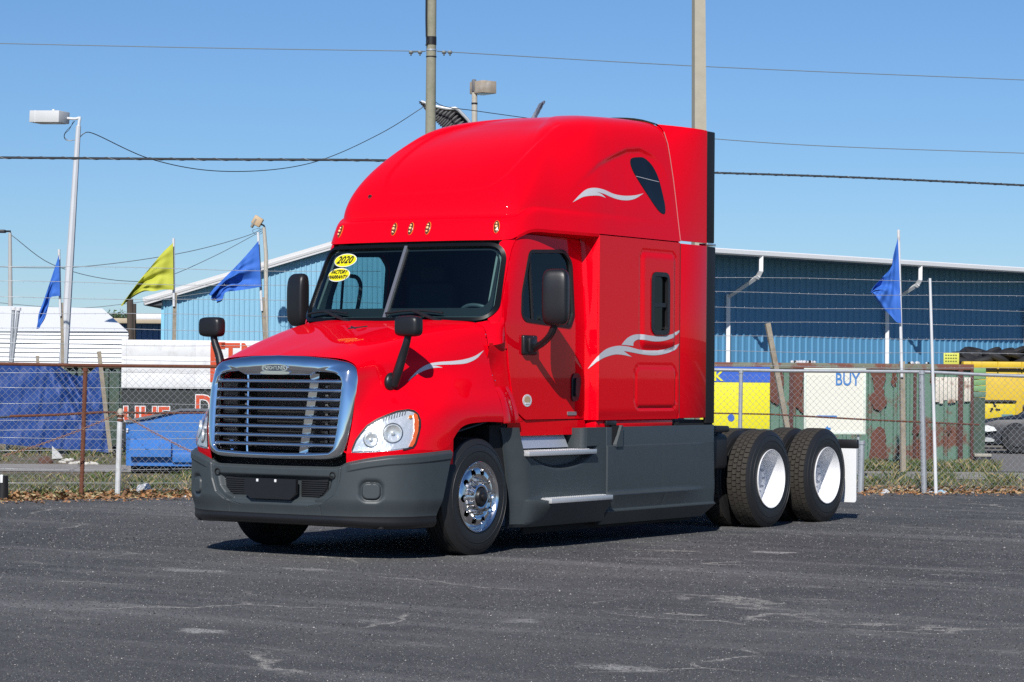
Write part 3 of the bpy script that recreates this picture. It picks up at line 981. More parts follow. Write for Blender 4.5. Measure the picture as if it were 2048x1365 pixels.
# ---- chassis fairing --------------------------------------------------
def y_front(z):
    return np.interp(z, [.215, .6, 1.0, 1.098], [.64, .58, .49, .455])
def fx(y, z, ledge=True):
    x = 1.215 - .10 * (1 - sstep(0, .24, y - y_front(z))) ** 1.5
    if z < .90:
        q = 1 - ((y - 1.33) / .62) ** 2
        if q > 0:
            zc = .872 - .165 * q
            x -= .060 * float(sstep(zc - .004, zc + .050, z)) * min(1, q * 5)
    led = float(np.clip((y - .74) / .26, 0, 1) * (1 - sstep(2.05, 2.098, y)))
    off = np.interp(z, [.20, .235, .40, .430, .442, .452, .470], [-.05, -.015, .100, .112, .108, .012, .0])
    low = np.interp(z, [.20, .235, .45], [-.05, -.015, .0])
    x += off * led + low * (1 - led) if z < .47 else 0
    return x
def fgrid(zs, ya, yb, n):
    rows = []
    for z in zs:
        ys = np.linspace(ya(z), yb(z), n)
        rows.append([(fx(y, z), y, z) for y in ys])
    return np.array(rows)
mb = MB()
zlow = np.concatenate([[.205, .22, .235], np.linspace(.26, .40, 8), [.415, .430, .438, .442, .447, .452, .460, .470], np.linspace(.49, .69, 10), np.linspace(.70, .872, 34), [.878]])
g0 = fgrid(zlow, y_front, lambda z: 2.098, 110)
g1 = fgrid(np.linspace(.878, 1.098, 20), y_front, lambda z: np.interp(z, [.878, .91, 1.098], [.70, .685, .62]), 18)
g2 = fgrid(np.linspace(.878, 1.085, 12), lambda z: 1.757, lambda z: 2.098, 20)
for g in (g0, g1, g2):
    mb.grid(g)
for e in (g1[-1], g1[:, -1], g2[-1], g2[:, 0], g2[:, -1], g0[:, -1], g0[:, 0], g1[:, 0], g0[0]):
    mb.grid(np.stack([e, e - np.array([.05, 0, 0])]))
fair = mb.pair('step_fairing', GREY, truck, sharp=32)
zprof = [(1.085, -.004), (1.075, 0), (.918, .0), (.913, .001), (.903, .013), (.895, .014), (.50, .012), (.482, .012), (.474, .016), (.458, .050), (.450, .054), (.440, .052), (.325, .004), (.316, .004), (.310, .010), (.302, .024), (.292, .024), (.285, .016), (.17, -.075)]
rows = []
for z, o in zprof:
    ys = np.concatenate([[2.100, 2.104, 2.112, 2.13, 2.16], np.linspace(2.22, 3.08, 14), [3.11, 3.125, 3.14], np.linspace(3.2, 3.7, 8), np.linspace(3.75, 4.19, 9), [4.205, 4.213]])
    ys = np.where(z < .3, np.minimum(ys, 4.213 - (.31 - z) * .9), ys)
    w = np.ones(len(ys))
    if o > .03 or z in (.474,): w = (1 - sstep(3.3, 4.05, ys)) * sstep(2.10, 2.15, ys)
    if .89 < z < .912: w = 1 - sstep(3.7, 4.05, ys)
    base = .012 if .32 < z < .89 else (.004 if z < .33 else 0)
    x = 1.215 + (np.where(o > base, base + (o - base) * w, o))
    x = x - .012 * (1 - sstep(2.100, 2.112, ys)) - .01 * sstep(4.19, 4.213, ys) - .003 * np.exp(-((ys - 3.125) / .008) ** 2)
    rows.append(np.stack([x, ys, np.full(len(ys), z)], 1))
rows = np.array(rows)
mb = MB().grid(rows)
for e in (rows[:, 0], rows[:, -1], rows[0]):
    mb.grid(np.stack([e, e - np.array([.05, 0, 0])]))
mb.pair('side_fairing', GREY, truck, sharp=28)
MB().box((1.02, .95, .13), (1.04, 4.05, .26), bev=.005).pair('fairing_skirt', DARK, truck)
# step recess: aluminium box, curved return panel, treads
for k, d in enumerate(fair):
    def mk(mb, name, m, par, sg=1 if k == 0 else -1, sharp=35):
        if sg < 0:
            q = MB(); q.v = [(-x, y, z) for x, y, z in mb.v]; q.f = [f[::-1] for f in mb.f]; q.mi = mb.mi; mb = q
        return mb.build(name, m, par, sharp)
    b = MB()
    b.add([(1.03, .70, 1.075), (1.03, 1.60, 1.075), (1.085, 1.64, .905), (1.085, .74, .905), (.9, .70, 1.075), (.9, 1.60, 1.075), (.9, 1.64, .9), (.9, .74, .9)], [(0, 3, 2, 1), (1, 2, 6, 5), (0, 4, 7, 3), (0, 1, 5, 4)])
    mk(b, 'battery_cover', mat('plain_aluminium', (.62, .64, .68), .38, metal=.6), d)
    b = MB()
    P = []
    for z in (.895, 1.082):
        P.append([(.95, 1.70, z), (1.10, 1.70, z), (1.16, 1.705, z), (1.195, 1.72, z), (1.207, 1.74, z), (1.213, 1.76, z)])
    b.grid(np.array(P))
    mk(b, 'step_return', GREY, d, sharp=70)
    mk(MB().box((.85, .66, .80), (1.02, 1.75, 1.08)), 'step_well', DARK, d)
    for (y0, y1, z, x0, x1) in ((.70, 1.86, .885, .98, 1.262), (.96, 2.03, .458, 1.19, 1.338)):
        b = MB().box((x0, y0, z - .042), (x1, y1, z), bev=.004)
        ny = int((y1 - y0 - .06) / .036)
        for i in range(ny):
            for j in range(int((x1 - x0 - .03) / .034)):
                yy = y0 + .03 + i * .036 + (j % 2) * .018; xx = x0 + .02 + j * .034
                b.box((xx, yy, z - .002), (xx + .020, yy + .012, z + .006))
        mk(b, 'step_tread', mat('tread_plate', (.62, .63, .64), .38, metal=.45, nz=.15, nscale=60), d)
    # grab bracket pocket with tube near the joint
    mk(MB().box((1.12, 2.20, .915), (1.218, 2.34, 1.10)), 'latch_pocket', DARK, d)
    mk(MB().box((1.19, 2.10, 1.10), (1.223, 2.28, 1.145), bev=.008), 'latch_block', BLACK, d)
    b = MB().add([(1.19, 2.335, 1.10), (1.245, 2.335, 1.10), (1.245, 2.335, .92), (1.19, 2.20, .92), (1.19, 2.36, 1.10), (1.245, 2.36, 1.10), (1.245, 2.36, .90), (1.19, 2.36, .90), (1.245, 2.24, .90), (1.245, 2.24, .925)],
                 [(0, 1, 9, 3), (1, 5, 6, 8, 9), (4, 0, 3, 7), (8, 6, 7, 3), (0, 4, 5, 1), (3, 9, 8)])
    mk(b, 'latch_lever', GREY, d, sharp=20)

# ---- wheels -----------------------------------------------------------
TW = 0.285
def tyre_side(R0, w, tread):
    """cross-section (x from outer face, radius) outer face at x=0, going inwards to -w"""
    s = [(-.020, .292), (-.004, .305), (.0, .33), (.002, .37), (.0, .42), (-.008, .455), (-.020, .480), (-.032, R0 - .014), (-.040, R0 - .004)]
    return s
def make_tyre(R0, drive):
    mb = MB()
    s = tyre_side(R0, TW, drive)
    left = s
    right = [(-TW - x, r) for x, r in s][::-1]
    if drive:
        mid = [(-.045, R0 - .016), (-TW + .045, R0 - .016)]
        prof = left[:-1] + mid + right[1:]
    else:
        mid = []
        nrib = 5; ww = TW - .08
        for i in range(nrib):
            a = -.040 - ww * i / nrib; b = -.040 - ww * (i + 1) / nrib
            if i: mid += [(a - .004, R0)]
            if i < nrib - 1: mid += [(b + .004, R0), (b + .003, R0 - .012), (b - .003, R0 - .012)]
        prof = left + mid + right
    # embossed rings on the sidewall
    mb.lathe(prof, 96, 'x')
    mb.lathe([(.0005, .392), (.0045, .395), (.0045, .401), (.0005, .404)], 72, 'x')
    mb.lathe([(-.012, .452), (-.005, .455), (-.012, .462)], 72, 'x')
    return mb
def make_tread(R0):
    mb = MB()
    rng = random.Random(2)
    N = 52
    rowsx = [(-.040, -.092), (-.099, -.140), (-.147, -.188) if False else (-.146, -.187), (-.194, -.245)]
    cols = [(-.034, -.088), (-.096, -.139), (-.146, -.189), (-.197, -.251)]
    for c, (a, b) in enumerate(cols):
        for i in range(N):
            th0 = 2 * math.pi * (i + (.5 if c % 2 else 0)) / N
            dt = 2 * math.pi / N * .44
            V = []
            for rr, sh in ((R0 - .018, 1.0), (R0, .95)):
                for (x, t) in ((a, -dt), (a, dt), ((a + b) / 2, dt * 1.22), (b, dt), (b, -dt), ((a + b) / 2, -dt * .78)):
                    xm = (a + b) / 2
                    x2 = xm + (x - xm) * sh
                    r2 = rr - (.008 if (c in (0, 3) and x in (a if c == 0 else b,)) else 0)
                    t2 = th0 + t * sh
                    V.append((x2, r2 * math.cos(t2), r2 * math.sin(t2)))
            F = [(6, 7, 8, 9, 10, 11)] + [(k, (k + 1) % 6, (k + 1) % 6 + 6, k + 6) for k in range(6)]
            mb.add(V, F)
    return mb
TYRE = mat('tyre_sidewall', (.016, .016, .017), .5, nz=.2, nscale=6, bump=.05, bscale=150)
TREAD = mat('tyre_tread', (.036, .031, .025), .85, nz=.35, nscale=25, bump=.2, bscale=200)
RT = .512
t_front = make_tyre(RT, False).build('tyre', TYRE, None, sharp=30)
t_rear = make_tyre(RT, True).build('tyre', [TYRE], None, sharp=30)
t_blk = make_tread(RT).build('tread', TREAD, None, sharp=20)
t_blk['kind'] = 'stuff'
# front wheel: polished disc with ten hand holes
def make_front_rim():
    mb = MB()
    mb.lathe([(-.030, .288), (-.006, .302), (.006, .308), (.010, .304), (.004, .296), (-.012, .287), (-.030, .281), (-.045, .272)], 80, 'x')
    th = np.linspace(0, 2 * math.pi, 80, endpoint=False)
    holes = []
    for k in range(10):
        a = 2 * math.pi * (k + .5) / 10
        t2 = np.linspace(0, 2 * math.pi, 20, endpoint=False)
        holes.append(np.stack([.219 * math.cos(a) + .033 * np.cos(t2), .219 * math.sin(a) + .033 * np.sin(t2)], 1))
    center = np.stack([.105 * np.cos(th), .105 * np.sin(th)], 1)
    outer = np.stack([.273 * np.cos(th), .273 * np.sin(th)], 1)
    def disc(Y, Z):
        r = np.hypot(Y, Z)
        x = np.interp(r, [.10, .172, .180, .192, .245, .262, .273], [-.008, -.008, -.004, .004, -.006, -.022, -.046])
        return np.stack([x, np.asarray(Y), np.asarray(Z)], -1)
    surf(mb, outer, disc, holes + [center], sp=.016, wall=-.022)
    return mb
RIMF = mat('rim_polished', (.80, .80, .81), .17, metal=1.0)
rim_f = make_front_rim().build('rim', RIMF, None, sharp=50)
def make_hub_front():
    mb = MB()
    mb.lathe([(-.02, .115), (.03, .112), (.034, .100), (.03, .088), (.0, .085), (-.02, .085)], 40, 'x', mi=0)
    mb.lathe([(-.02, .085), (.028, .08), (.05, .070), (.055, .05), (.055, .035), (.075, .034), (.078, .028), (.078, 0)], 32, 'x', mi=1)
    return mb
hub_f = make_hub_front().build('hub', [RIMF, BLACK], None, sharp=30)
def make_nuts(rad, x0, ln, n=10, r=.0165):
    mb = MB()
    for k in range(n):
        a = 2 * math.pi * k / n
        c = (x0, rad * math.cos(a), rad * math.sin(a))
        mb.lathe([(0, r * 1.35), (.008, r * 1.35), (.010, r), (ln * .7, r * .95), (ln * .75, r * .6), (ln, r * .55), (ln, 0)], 6 if True else 12, 'x', c=c)
    return mb
nut_f = make_nuts(0, -.008, .055, 1).build('lug_nut', mat('nut_steel', (.45, .43, .41), .28, metal=1.0), None, sharp=25)
# rear wheel: deep white dish
def make_rear_rim():
    mb = MB()
    mb.lathe([(-.028, .290), (-.004, .303), (.006, .308), (.011, .304), (.008, .297), (-.010, .288), (-.030, .284), (-.060, .281), (-.085, .272), (-.10, .266), (-.165, .262), (-.185, .256), (-.195, .240), (-.195, .150), (-.188, .142), (-.188, .0)], 80, 'x')
    return mb
rim_r = make_rear_rim().build('rim', mat('rim_white', (.82, .82, .83), .3, coat=.4), None, sharp=40)
hub_r = MB().lathe([(-.188, .115), (-.165, .113), (-.16, .10), (-.150, .092), (-.150, .085), (-.150, 0)], 40, 'x').build('hub', mat('hub_white', (.62, .63, .66), .4), None, sharp=30)
nut_r = make_nuts(0, -.190, .05, 1).build('lug_nut', mat('hub_white', (.62, .63, .66), .4), None, sharp=25)
protos = [t_front, t_rear, t_blk, rim_f, hub_f, nut_f, rim_r, hub_r, nut_r]
def put(src, parent, M):
    o = src.copy(); COL.objects.link(o); o.parent = parent; o.matrix_local = M; return o
def nuts(src, w):
    for k in range(10):
        a = 2 * math.pi * k / 10
        put(src, w, Matrix.Translation((0, .1425 * math.cos(a), .1425 * math.sin(a))))
def wheel(x, y, side, front, inner=False, rot=0.0):
    M = Matrix.Translation((x * side, y, RT - .006)) @ (Matrix.Rotation(math.pi, 4, 'Z') if side < 0 else Matrix.Identity(4)) @ Matrix.Rotation(rot, 4, 'X')
    w = put(t_front if front else t_rear, truck, M)
    w.name = 'wheel'
    I = Matrix.Identity(4)
    if front:
        put(rim_f, w, I); put(hub_f, w, I); nuts(nut_f, w)
        q = MB().lathe([(-.2, .27), (-.2, .05)], 24, 'x').build('brake_drum', DARK, w)
    else:
        put(t_blk, w, I); 
        if not inner:
            put(rim_r, w, I); put(hub_r, w, I); nuts(nut_r, w)
    return w
RAX = 5.43
for sd_ in (1, -1):
    wheel(1.19, 0, sd_, True, rot=.35)
    for y in (RAX, RAX + 1.32):
        wheel(1.222, y, sd_, False, rot=.2 + y)
        wheel(.880, y, sd_, False, True, rot=y)
for o in protos:
    bpy.data.objects.remove(o, do_unlink=True)

# ---- chassis ------------------------------------------------------------
CH = mat('chassis_black', (.015, .015, .016), .55, nz=.3, nscale=8)
mb = MB()
for sgn in (1, -1):
    a, b = sorted((sgn * .40, sgn * .48))
    mb.box((a, -.9, .70), (b, 7.45, .96))
mb.box((-.4, 4.5, .8), (.4, 4.6, .95)).box((-.4, 6.0, .8), (.4, 6.2, .95)).box((-.48, 7.40, .68), (.48, 7.46, .97))
mb.build('frame_rails', CH, truck)
MB().box((-1.0, -.07, .42), (1.0, .07, .56), bev=.02).build('front_axle', CH, truck)
for y in (RAX, RAX + 1.32):
    MB().tube([(-.9, y, .506), (.9, y, .506)], .09, 12).lathe([(-.22, .05), (-.2, .2), (0, .24), (.2, .2), (.22, .05)], 20, 'y', c=(0, y, .506)).build('rear_axle', CH, truck)
MB().box((-.50, 5.75, .965), (.50, 6.5, 1.005), bev=.03).build('fifth_wheel', CH, truck)
MB().box((.50, 4.30, .62), (1.05, 4.82, .98), bev=.05).build('air_tank', CH, truck)
MB().box((-1.05, 4.25, .55), (-.50, 4.80, 1.0), bev=.05).build('air_tank', CH, truck)
for sgn in (1, -1):
    MB().tube([(sgn * .8, .70, .60), (sgn * .8, 4.1, .60)], .30, 20).build('fuel_tank', CH, truck)
mb = MB()
rng = random.Random(7)
for k in range(7):
    x0 = rng.uniform(.1, .95); 
    pts = [(x0, 4.22, rng.uniform(1.1, 1.25)), (x0 + rng.uniform(-.1, .1), 4.4, rng.uniform(1.12, 1.22)), (x0 + rng.uniform(-.2, .2), 4.65, rng.uniform(1.05, 1.15)), (x0 * .6, 4.95, 1.05)]
    mb.tube(crom(pts, 12), .018, 6)
mb.build('air_lines', BLACK, truck)
MB().box((.45, 4.22, 1.0), (1.10, 4.75, 1.065), bev=.02).build('deck_plate', CH, truck)
MB().box((-1.1, .3, .60), (1.1, .55, 1.12)).build('firewall', DARK, truck)
for sgn in (1, -1):
    a, b = sorted((sgn * .62, sgn * 1.275))
    fl = roundpoly([(a, .19), (b, .19), (b, .80), (a, .80)], [.03, .03, .005, .005])
    MB().prism([tuple(p) for p in fl[::-1]], lambda x, z, h: (x, 7.38 - h, z), 0, .012).build('mud_flap', WHITE, truck, sharp=40)
    MB().box((a, 7.36, .785), (b + .01, 7.42, .885), bev=.012).build('flap_bracket', BLACK, truck)

# ---- mirrors --------------------------------------------------------------
for sgn in (1, -1):
    root = MB().box((1.085, .80, 1.745), (1.135, 1.03, 1.925), bev=.02, seg=3)
    root.box((1.13, .85, 1.77), (1.165, .97, 1.90), bev=.015)
    if sgn < 0: root.v = [(-x, y, z) for x, y, z in root.v]
    mr = root.build('door_mirror', BLACK, truck, sharp=40)
    arm = crom([(1.145, .93, 1.80), (1.24, .90, 1.84), (1.36, .86, 1.92), (1.42, .85, 2.02)], 14)
    hd = MB()
    # housing : rounded box, convex towards the front
    bm = bmesh.new(); bmesh.ops.create_cube(bm, size=1)
    bmesh.ops.subdivide_edges(bm, edges=list(bm.edges), cuts=8, use_grid_fill=True)
    hx, hy, hz = .122, .075, .252
    for v in bm.verts:
        p = np.array(v.co) * 2
        n = 5.0
        r = (abs(p[0]) ** n + abs(p[1]) ** 3 + abs(p[2]) ** n)
        q = p / max(r ** (1 / n), 1e-6) if True else p
        c = np.array([q[0] * hx, q[1] * hy * (1 - .25 * (abs(q[2])) ** 3), q[2] * hz])
        if c[1] > .03: c[1] = .03 + (c[1] - .03) * .3
        v.co = Vector(c)
    V = [np.array(v.co) for v in bm.verts]; bm.verts.index_update(); F = [[v.index for v in f.verts] for f in bm.faces]; bm.free()
    ang = R(16)
    V = [(1.445 + v[0] * math.cos(ang) - v[1] * math.sin(ang), .83 + v[0] * math.sin(ang) + v[1] * math.cos(ang), 2.262 + v[2]) for v in V]
    hd.add(V, F)
    am = MB().tube(arm, [.030] * 5 + [.027] * 9, 10)
    am.tube(arm - np.array([0, -.035, .0]), .022, 8)
    if sgn < 0:
        hd.v = [(-x, y, z) for x, y, z in hd.v]; hd.f = [f[::-1] for f in hd.f]
        am.v = [(-x, y, z) for x, y, z in am.v]; am.f = [f[::-1] for f in am.f]
    hd.build('mirror_housing', BLACK, mr, sharp=50)
    am.build('mirror_arm', BLACK, mr)
    # hood mirror
    base = np.array(hb.find_nearest(Vector((.93, -.90, 1.525)))[0])
    mb = MB()
    bm = bmesh.new(); bmesh.ops.create_uvsphere(bm, u_segments=20, v_segments=12, radius=1)
    V = [(base[0] + .01 + v.co.x * .045, base[1] + v.co.y * .085, base[2] + v.co.z * .085) for v in bm.verts]
    bm.verts.index_update(); F = [[v.index for v in f.verts] for f in bm.faces]; bm.free()
    mb.add(V, F)
    st = MB().tube(crom([(base[0] + .035, base[1], base[2] - .02), (base[0] + .085, base[1] - .01, base[2] + .09), (1.0, -.88, 1.72), (1.04, -.885, 1.82), (1.062, -.885, 1.90)], 16), np.linspace(.046, .030, 16), 14)
    bm = bmesh.new(); bmesh.ops.create_cube(bm, size=1)
    bmesh.ops.subdivide_edges(bm, edges=list(bm.edges), cuts=6, use_grid_fill=True)
    V = []
    for v in bm.verts:
        p = np.array(v.co) * 2; n = 4.5
        q = p / max((abs(p[0]) ** n + abs(p[1]) ** 3 + abs(p[2]) ** n) ** (1 / n), 1e-6)
        c = np.array([q[0] * .125, q[1] * .075, q[2] * .088])
        if c[1] > .02: c[1] = .02 + (c[1] - .02) * .3
        V.append((1.07 + c[0], -.885 + c[1], 1.968 + c[2]))
    bm.verts.index_update(); F = [[v.index for v in f.verts] for f in bm.faces]; bm.free()
    h2 = MB().add(V, F)
    for q in (mb, st, h2):
        if sgn < 0: q.v = [(-x, y, z) for x, y, z in q.v]; q.f = [f[::-1] for f in q.f]
    hm = mb.build('hood_mirror', BLACK, truck)
    st.build('mirror_stalk', BLACK, hm)
    h2.build('mirror_housing', BLACK, hm, sharp=50)

# ---- interior -----------------------------------------------------------
dash = []
for y, z in [(.36, 2.03), (.50, 2.09), (.72, 2.125), (.95, 2.09), (1.02, 1.98), (1.02, 1.4)]:
    dash.append([(x, y + .12 * (x / 1.0) ** 2 * (1 if y < .9 else .3), z) for x in np.linspace(-1.03, 1.03, 16)])
MB().grid(np.array(dash)).build('dashboard', mat('dash_grey', (.34, .37, .37), .6, nz=.15, nscale=8), truck)
mb = MB()
c = Vector((.52, 1.05, 2.06)); Mx = Matrix.Translation(c) @ Matrix.Rotation(R(-40), 4, 'X')
for i in range(1):
    pts = [Mx @ Vector((.22 * math.cos(t), .22 * math.sin(t), 0)) for t in np.linspace(0, 2 * math.pi, 40)]
    mb.tube(pts, .016, 8, cap=False)
    for a in (0, 2.1, 4.2):
        mb.tube([c, Mx @ Vector((.22 * math.cos(a), .22 * math.sin(a), 0))], .014, 6)
    mb.tube([c, (.52, .8, 1.8)], .03, 8)
mb.build('steering_wheel', mat('wheel_grey', (.12, .13, .14), .45), truck)
for x in (.55, -.55):
    st = MB().box((x - .27, 1.35, 1.55), (x + .27, 1.8, 1.75), bev=.06).box((x - .27, 1.72, 1.6), (x + .27, 1.88, 2.45), bev=.06).box((x - .14, 1.74, 2.45), (x + .14, 1.86, 2.62), bev=.05)
    st.build('seat', INTD, truck)
MB().box((-1.0, 1.96, 1.2), (1.0, 1.99, 2.86)).build('bunk_curtain', INTD, truck)
MB().box((-1.05, .55, 1.15), (1.05, 1.95, 1.2)).build('cab_floor', INTD, truck)
hl = [(x, y, 2.80) for x, y in ((-1.02, .82), (1.02, .82), (1.02, 1.95), (-1.02, 1.95))]
MB().box((-.96, .90, 2.79), (.96, 1.95, 2.82)).build('headliner', INTD, truck)
# passenger A-pillar trim and grab handle
rows = []
for z in np.linspace(2.03, 2.78, 20):
    P = prof(z); xa = np.interp(z, [2.03, 2.765], [1.05, .985])
    i0 = np.interp(xa - .10, P[:90, 0], np.arange(90)); i1 = np.interp(np.interp(z, dfz, dfy) + .13, P[40:, 1], np.arange(40, len(P)))
    ii = np.linspace(i0, i1, 8)
    rows.append(np.stack([-(np.interp(ii, np.arange(len(P)), P[:, 0]) - .05), np.interp(ii, np.arange(len(P)), P[:, 1]) + .05, np.full(8, z)], 1))
rows = np.array(rows)
MB().grid(rows[:, 1:]).build('pillar_trim', mat('trim_beige', (.30, .31, .28), .6), truck)
MB().grid(rows[:, 1:] * np.array([-1, 1, 1])).build('pillar_trim', mat('trim_beige', (.30, .31, .28), .6), truck)
gh = crom([(-.97, .86, 2.10), (-.93, .90, 2.09), (-.92, 1.02, 2.12), (-.92, 1.08, 2.25), (-.92, 1.10, 2.42), (-.93, 1.05, 2.48), (-.97, 1.0, 2.49)], 30)
MB().tube(gh, .020, 8).build('grab_handle', INTD, truck)

# ---- wipers --------------------------------------------------------------
for x0, x1, xp in ((.02, .62, .64), (-.98, -.42, -.34)):
    mb = MB()
    xs = np.linspace(x0, x1, 14)
    zz = 2.10 + .035 * np.sin(np.linspace(.3, 2.8, 14))
    P = wsmap(xs, zz) + np.array([0, -.035, 0])
    mb.tube(P, .010, 6)
    xm = (x0 + x1) / 2
    P2 = wsmap(np.linspace(xm, xp, 8), np.linspace(2.135, 2.03, 8)) + np.array([0, -.05, 0])
    mb.tube(P2, .016, 6)
    mb.build('wiper', BLACK, truck)

# ---- windscreen stickers --------------------------------------------------
def sticker(cx, cz, a, b, lines, sizes):
    t = np.linspace(0, 2 * math.pi, 48, endpoint=False)
    rot = R(1)
    E = np.stack([cx + a * np.cos(t), cz + b * np.sin(t)], 1)
    s = surf(MB(), E, wsmap, sp=.03, off=-.004).build('windscreen_sticker', WHITE, wind)
    E2 = np.stack([cx + (a - .007) * np.cos(t), cz + (b - .007) * np.sin(t)], 1)
    surf(MB(), E2, wsmap, sp=.03, off=-.002).build('sticker_face', YEL, s)
    p = wsmap(np.array([cx]), np.array([cz]))[0]
    e = 1e-2
    du = (wsmap(np.array([cx + e]), np.array([cz])) - wsmap(np.array([cx - e]), np.array([cz])))[0]; dv = (wsmap(np.array([cx]), np.array([cz + e])) - wsmap(np.array([cx]), np.array([cz - e])))[0]
    du /= np.linalg.norm(du); dv -= du * np.dot(du, dv); dv /= np.linalg.norm(dv); n = np.cross(du, dv)
    for k, (s_, sz, dy) in enumerate(lines):
        q = p + n * .004 + dv * dy
        M = Matrix(((du[0], dv[0], n[0], q[0]), (du[1], dv[1], n[1], q[1]), (du[2], dv[2], n[2], q[2]), (0, 0, 0, 1)))
        text_mesh(s_, sz, INK, 'lettering', s, M, shear=.25, sx=sizes, bold=.001)
sticker(-.695, 2.616, .150, .064, [('2020', .105, 0)], 1.0)
sticker(-.725, 2.480, .150, .064, [('FACTORY', .052, .026), ('WARRANTY', .052, -.026)], .95)

# ---- roof marker lights -----------------------------------------------------
db = BVHTree.FromObject(dome, bpy.context.evaluated_depsgraph_get())
for x in (-.876, -.19, 0, .19, .876):
    q, n, i, dd = db.ray_cast(Vector((x, -3, 2.895)), Vector((0, 1, 0)))
    n = n if n.y < 0 else -n
    t = Vector((n.y, -n.x, 0)).normalized(); t = -t if t.x < 0 else t
    up = n.cross(t); up = -up if up.z < 0 else up
    Mx = Matrix(((t.x, up.x, n.x, q.x), (t.y, up.y, n.y, q.y), (t.z, up.z, n.z, q.z), (0, 0, 0, 1)))
    def ell(a, b, h, k=20, top=.6):
        V = []
        for hh, sc in ((-.01, 1), (h * .6, .96), (h, top)):
            V += [Mx @ Vector((a * sc * math.cos(u), b * sc * math.sin(u), hh)) for u in np.linspace(0, 2 * math.pi, k, endpoint=False)]
        F = []
        for r_ in range(2):
            F += [(r_ * k + j, r_ * k + (j + 1) % k, (r_ + 1) * k + (j + 1) % k, (r_ + 1) * k + j) for j in range(k)]
        F.append(tuple(range(2 * k, 3 * k)))
        return V, F
    ml = MB().add(*ell(.026, .062, .012)).build('marker_light', BROWN, truck)
    MB().add(*ell(.030, .066, .004, top=.9)).build('lens_rim', AMBER, ml)
    mb = MB()
    for dz in (-.034, 0, .03):
        bm = bmesh.new(); bmesh.ops.create_icosphere(bm, subdivisions=2, radius=.010 if dz else .014)
        V = [Mx @ Vector((v.co.x, v.co.y + dz, v.co.z + .012)) for v in bm.verts]; bm.verts.index_update(); F = [[v.index for v in f.verts] for f in bm.faces]; bm.free()
        mb.add(V, F)
    mb.build('led', mat('led_amber', (.95, .62, .25), .15, coat=1), ml)
q, n, i, dd = db.ray_cast(Vector((-.62, -3, 3.22)), Vector((0, 1, 0)))
MB().lathe([(0, .020), (-.012, .018), (-.012, .010), (0, .009)], 16, 'y', c=tuple(q)).build('roof_grommet', INTD, truck)
MB().box((-1.0, -1.15, .27), (1.0, .60, .29)).build('underside_light_block', DARK, truck)  # added dark panel, keeps sunlight out of the space under the bumper

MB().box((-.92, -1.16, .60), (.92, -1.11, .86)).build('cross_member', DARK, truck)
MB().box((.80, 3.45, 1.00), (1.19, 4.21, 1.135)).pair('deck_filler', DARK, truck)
# ---- things laid on the painted skin (traced in side view / front-quarter view, draped on the panels) ----
dg = bpy.context.evaluated_depsgraph_get()
def drape(bvh, dirn):
    d = np.array(dirn, float); d /= np.linalg.norm(d)
    r = np.cross(d, (0, 0, 1)); r /= np.linalg.norm(r)          # h axis
    def f(H, Z):
        H = np.asarray(H, float); Z = np.asarray(Z, float); out = np.zeros(H.shape + (3,))
        for i in np.ndindex(H.shape):
            o = r * H[i] + np.array([0, 0, Z[i]]) - d * 9
            q, n, k, dist = bvh.ray_cast(Vector(o), Vector(d))
            if q is None:
                q, n, k, dist = bvh.find_nearest(Vector(o + d * 9))
            out[i] = q
        return out
    return f
hoodb = BVHTree.FromObject(hood, dg); domeb = BVHTree.FromObject(dome, dg)
dome_x = drape(domeb, (-1, 0, 0)); hood_x = drape(hoodb, (-1, 0, 0))     # h = y
quarter = (-.547, .837, 0)
hood_q = drape(hoodb, quarter)                                            # h = .837x + .547y
def bothsides(mb, name, m, parL, parR=None, sharp=35):
    a = mb.build(name, m, parL, sharp)
    q = MB(); q.v = [(-x, y, z) for x, y, z in mb.v]; q.f = [f[::-1] for f in mb.f]; q.mi = mb.mi
    return a, q.build(name, m, parR if parR is not None else parL, sharp)
S1 = [(1.626, 3.164), (1.738, 3.236), (1.87, 3.301), (2.007, 3.323), (2.163, 3.316), (2.333, 3.286), (2.514, 3.281), (2.706, 3.297), (2.884, 3.328), (2.713, 3.267), (2.571, 3.241), (2.421, 3.236), (2.282, 3.25), (2.145, 3.275), (2.026, 3.287), (2.106, 3.268), (2.166, 3.238), (2.063, 3.251), (1.927, 3.244), (1.796, 3.225), (1.694, 3.19)]
S2 = [(2.355,1.86),(2.44,1.915),(2.554,1.953),(2.698,1.966),(2.874,1.956),(3.112,1.953),(3.353,1.99),(3.462,2.02),(3.462,2.0),(3.384,1.961),(3.173,1.915),(2.964,1.901),(2.758,1.913),(2.641,1.911),(2.578,1.881),(2.576,1.852),(2.469,1.857)]
S3 = [(1.955,1.765),(2.074,1.815),(2.27,1.848),(2.469,1.845),(2.701,1.818),(2.936,1.812),(3.174,1.828),(3.355,1.863),(3.461,1.888),(3.416,1.841),(3.235,1.793),(2.996,1.768),(2.76,1.773),(2.556,1.79),(2.40,1.802),(2.442,1.784),(2.551,1.748),(2.385,1.764),(2.243,1.767),(2.048,1.736),(1.955,1.71)]
S4 = [(-.712,1.501),(-.617,1.562),(-.515,1.619),(-.408,1.657),(-.283,1.673),(-.154,1.681),(-.016,1.695),(.129,1.725),(.265,1.779),(.169,1.711),(.032,1.666),(-.108,1.653),(-.29,1.647),(-.395,1.640),(-.341,1.637),(-.278,1.623),(-.371,1.62),(-.473,1.6),(-.583,1.562)]
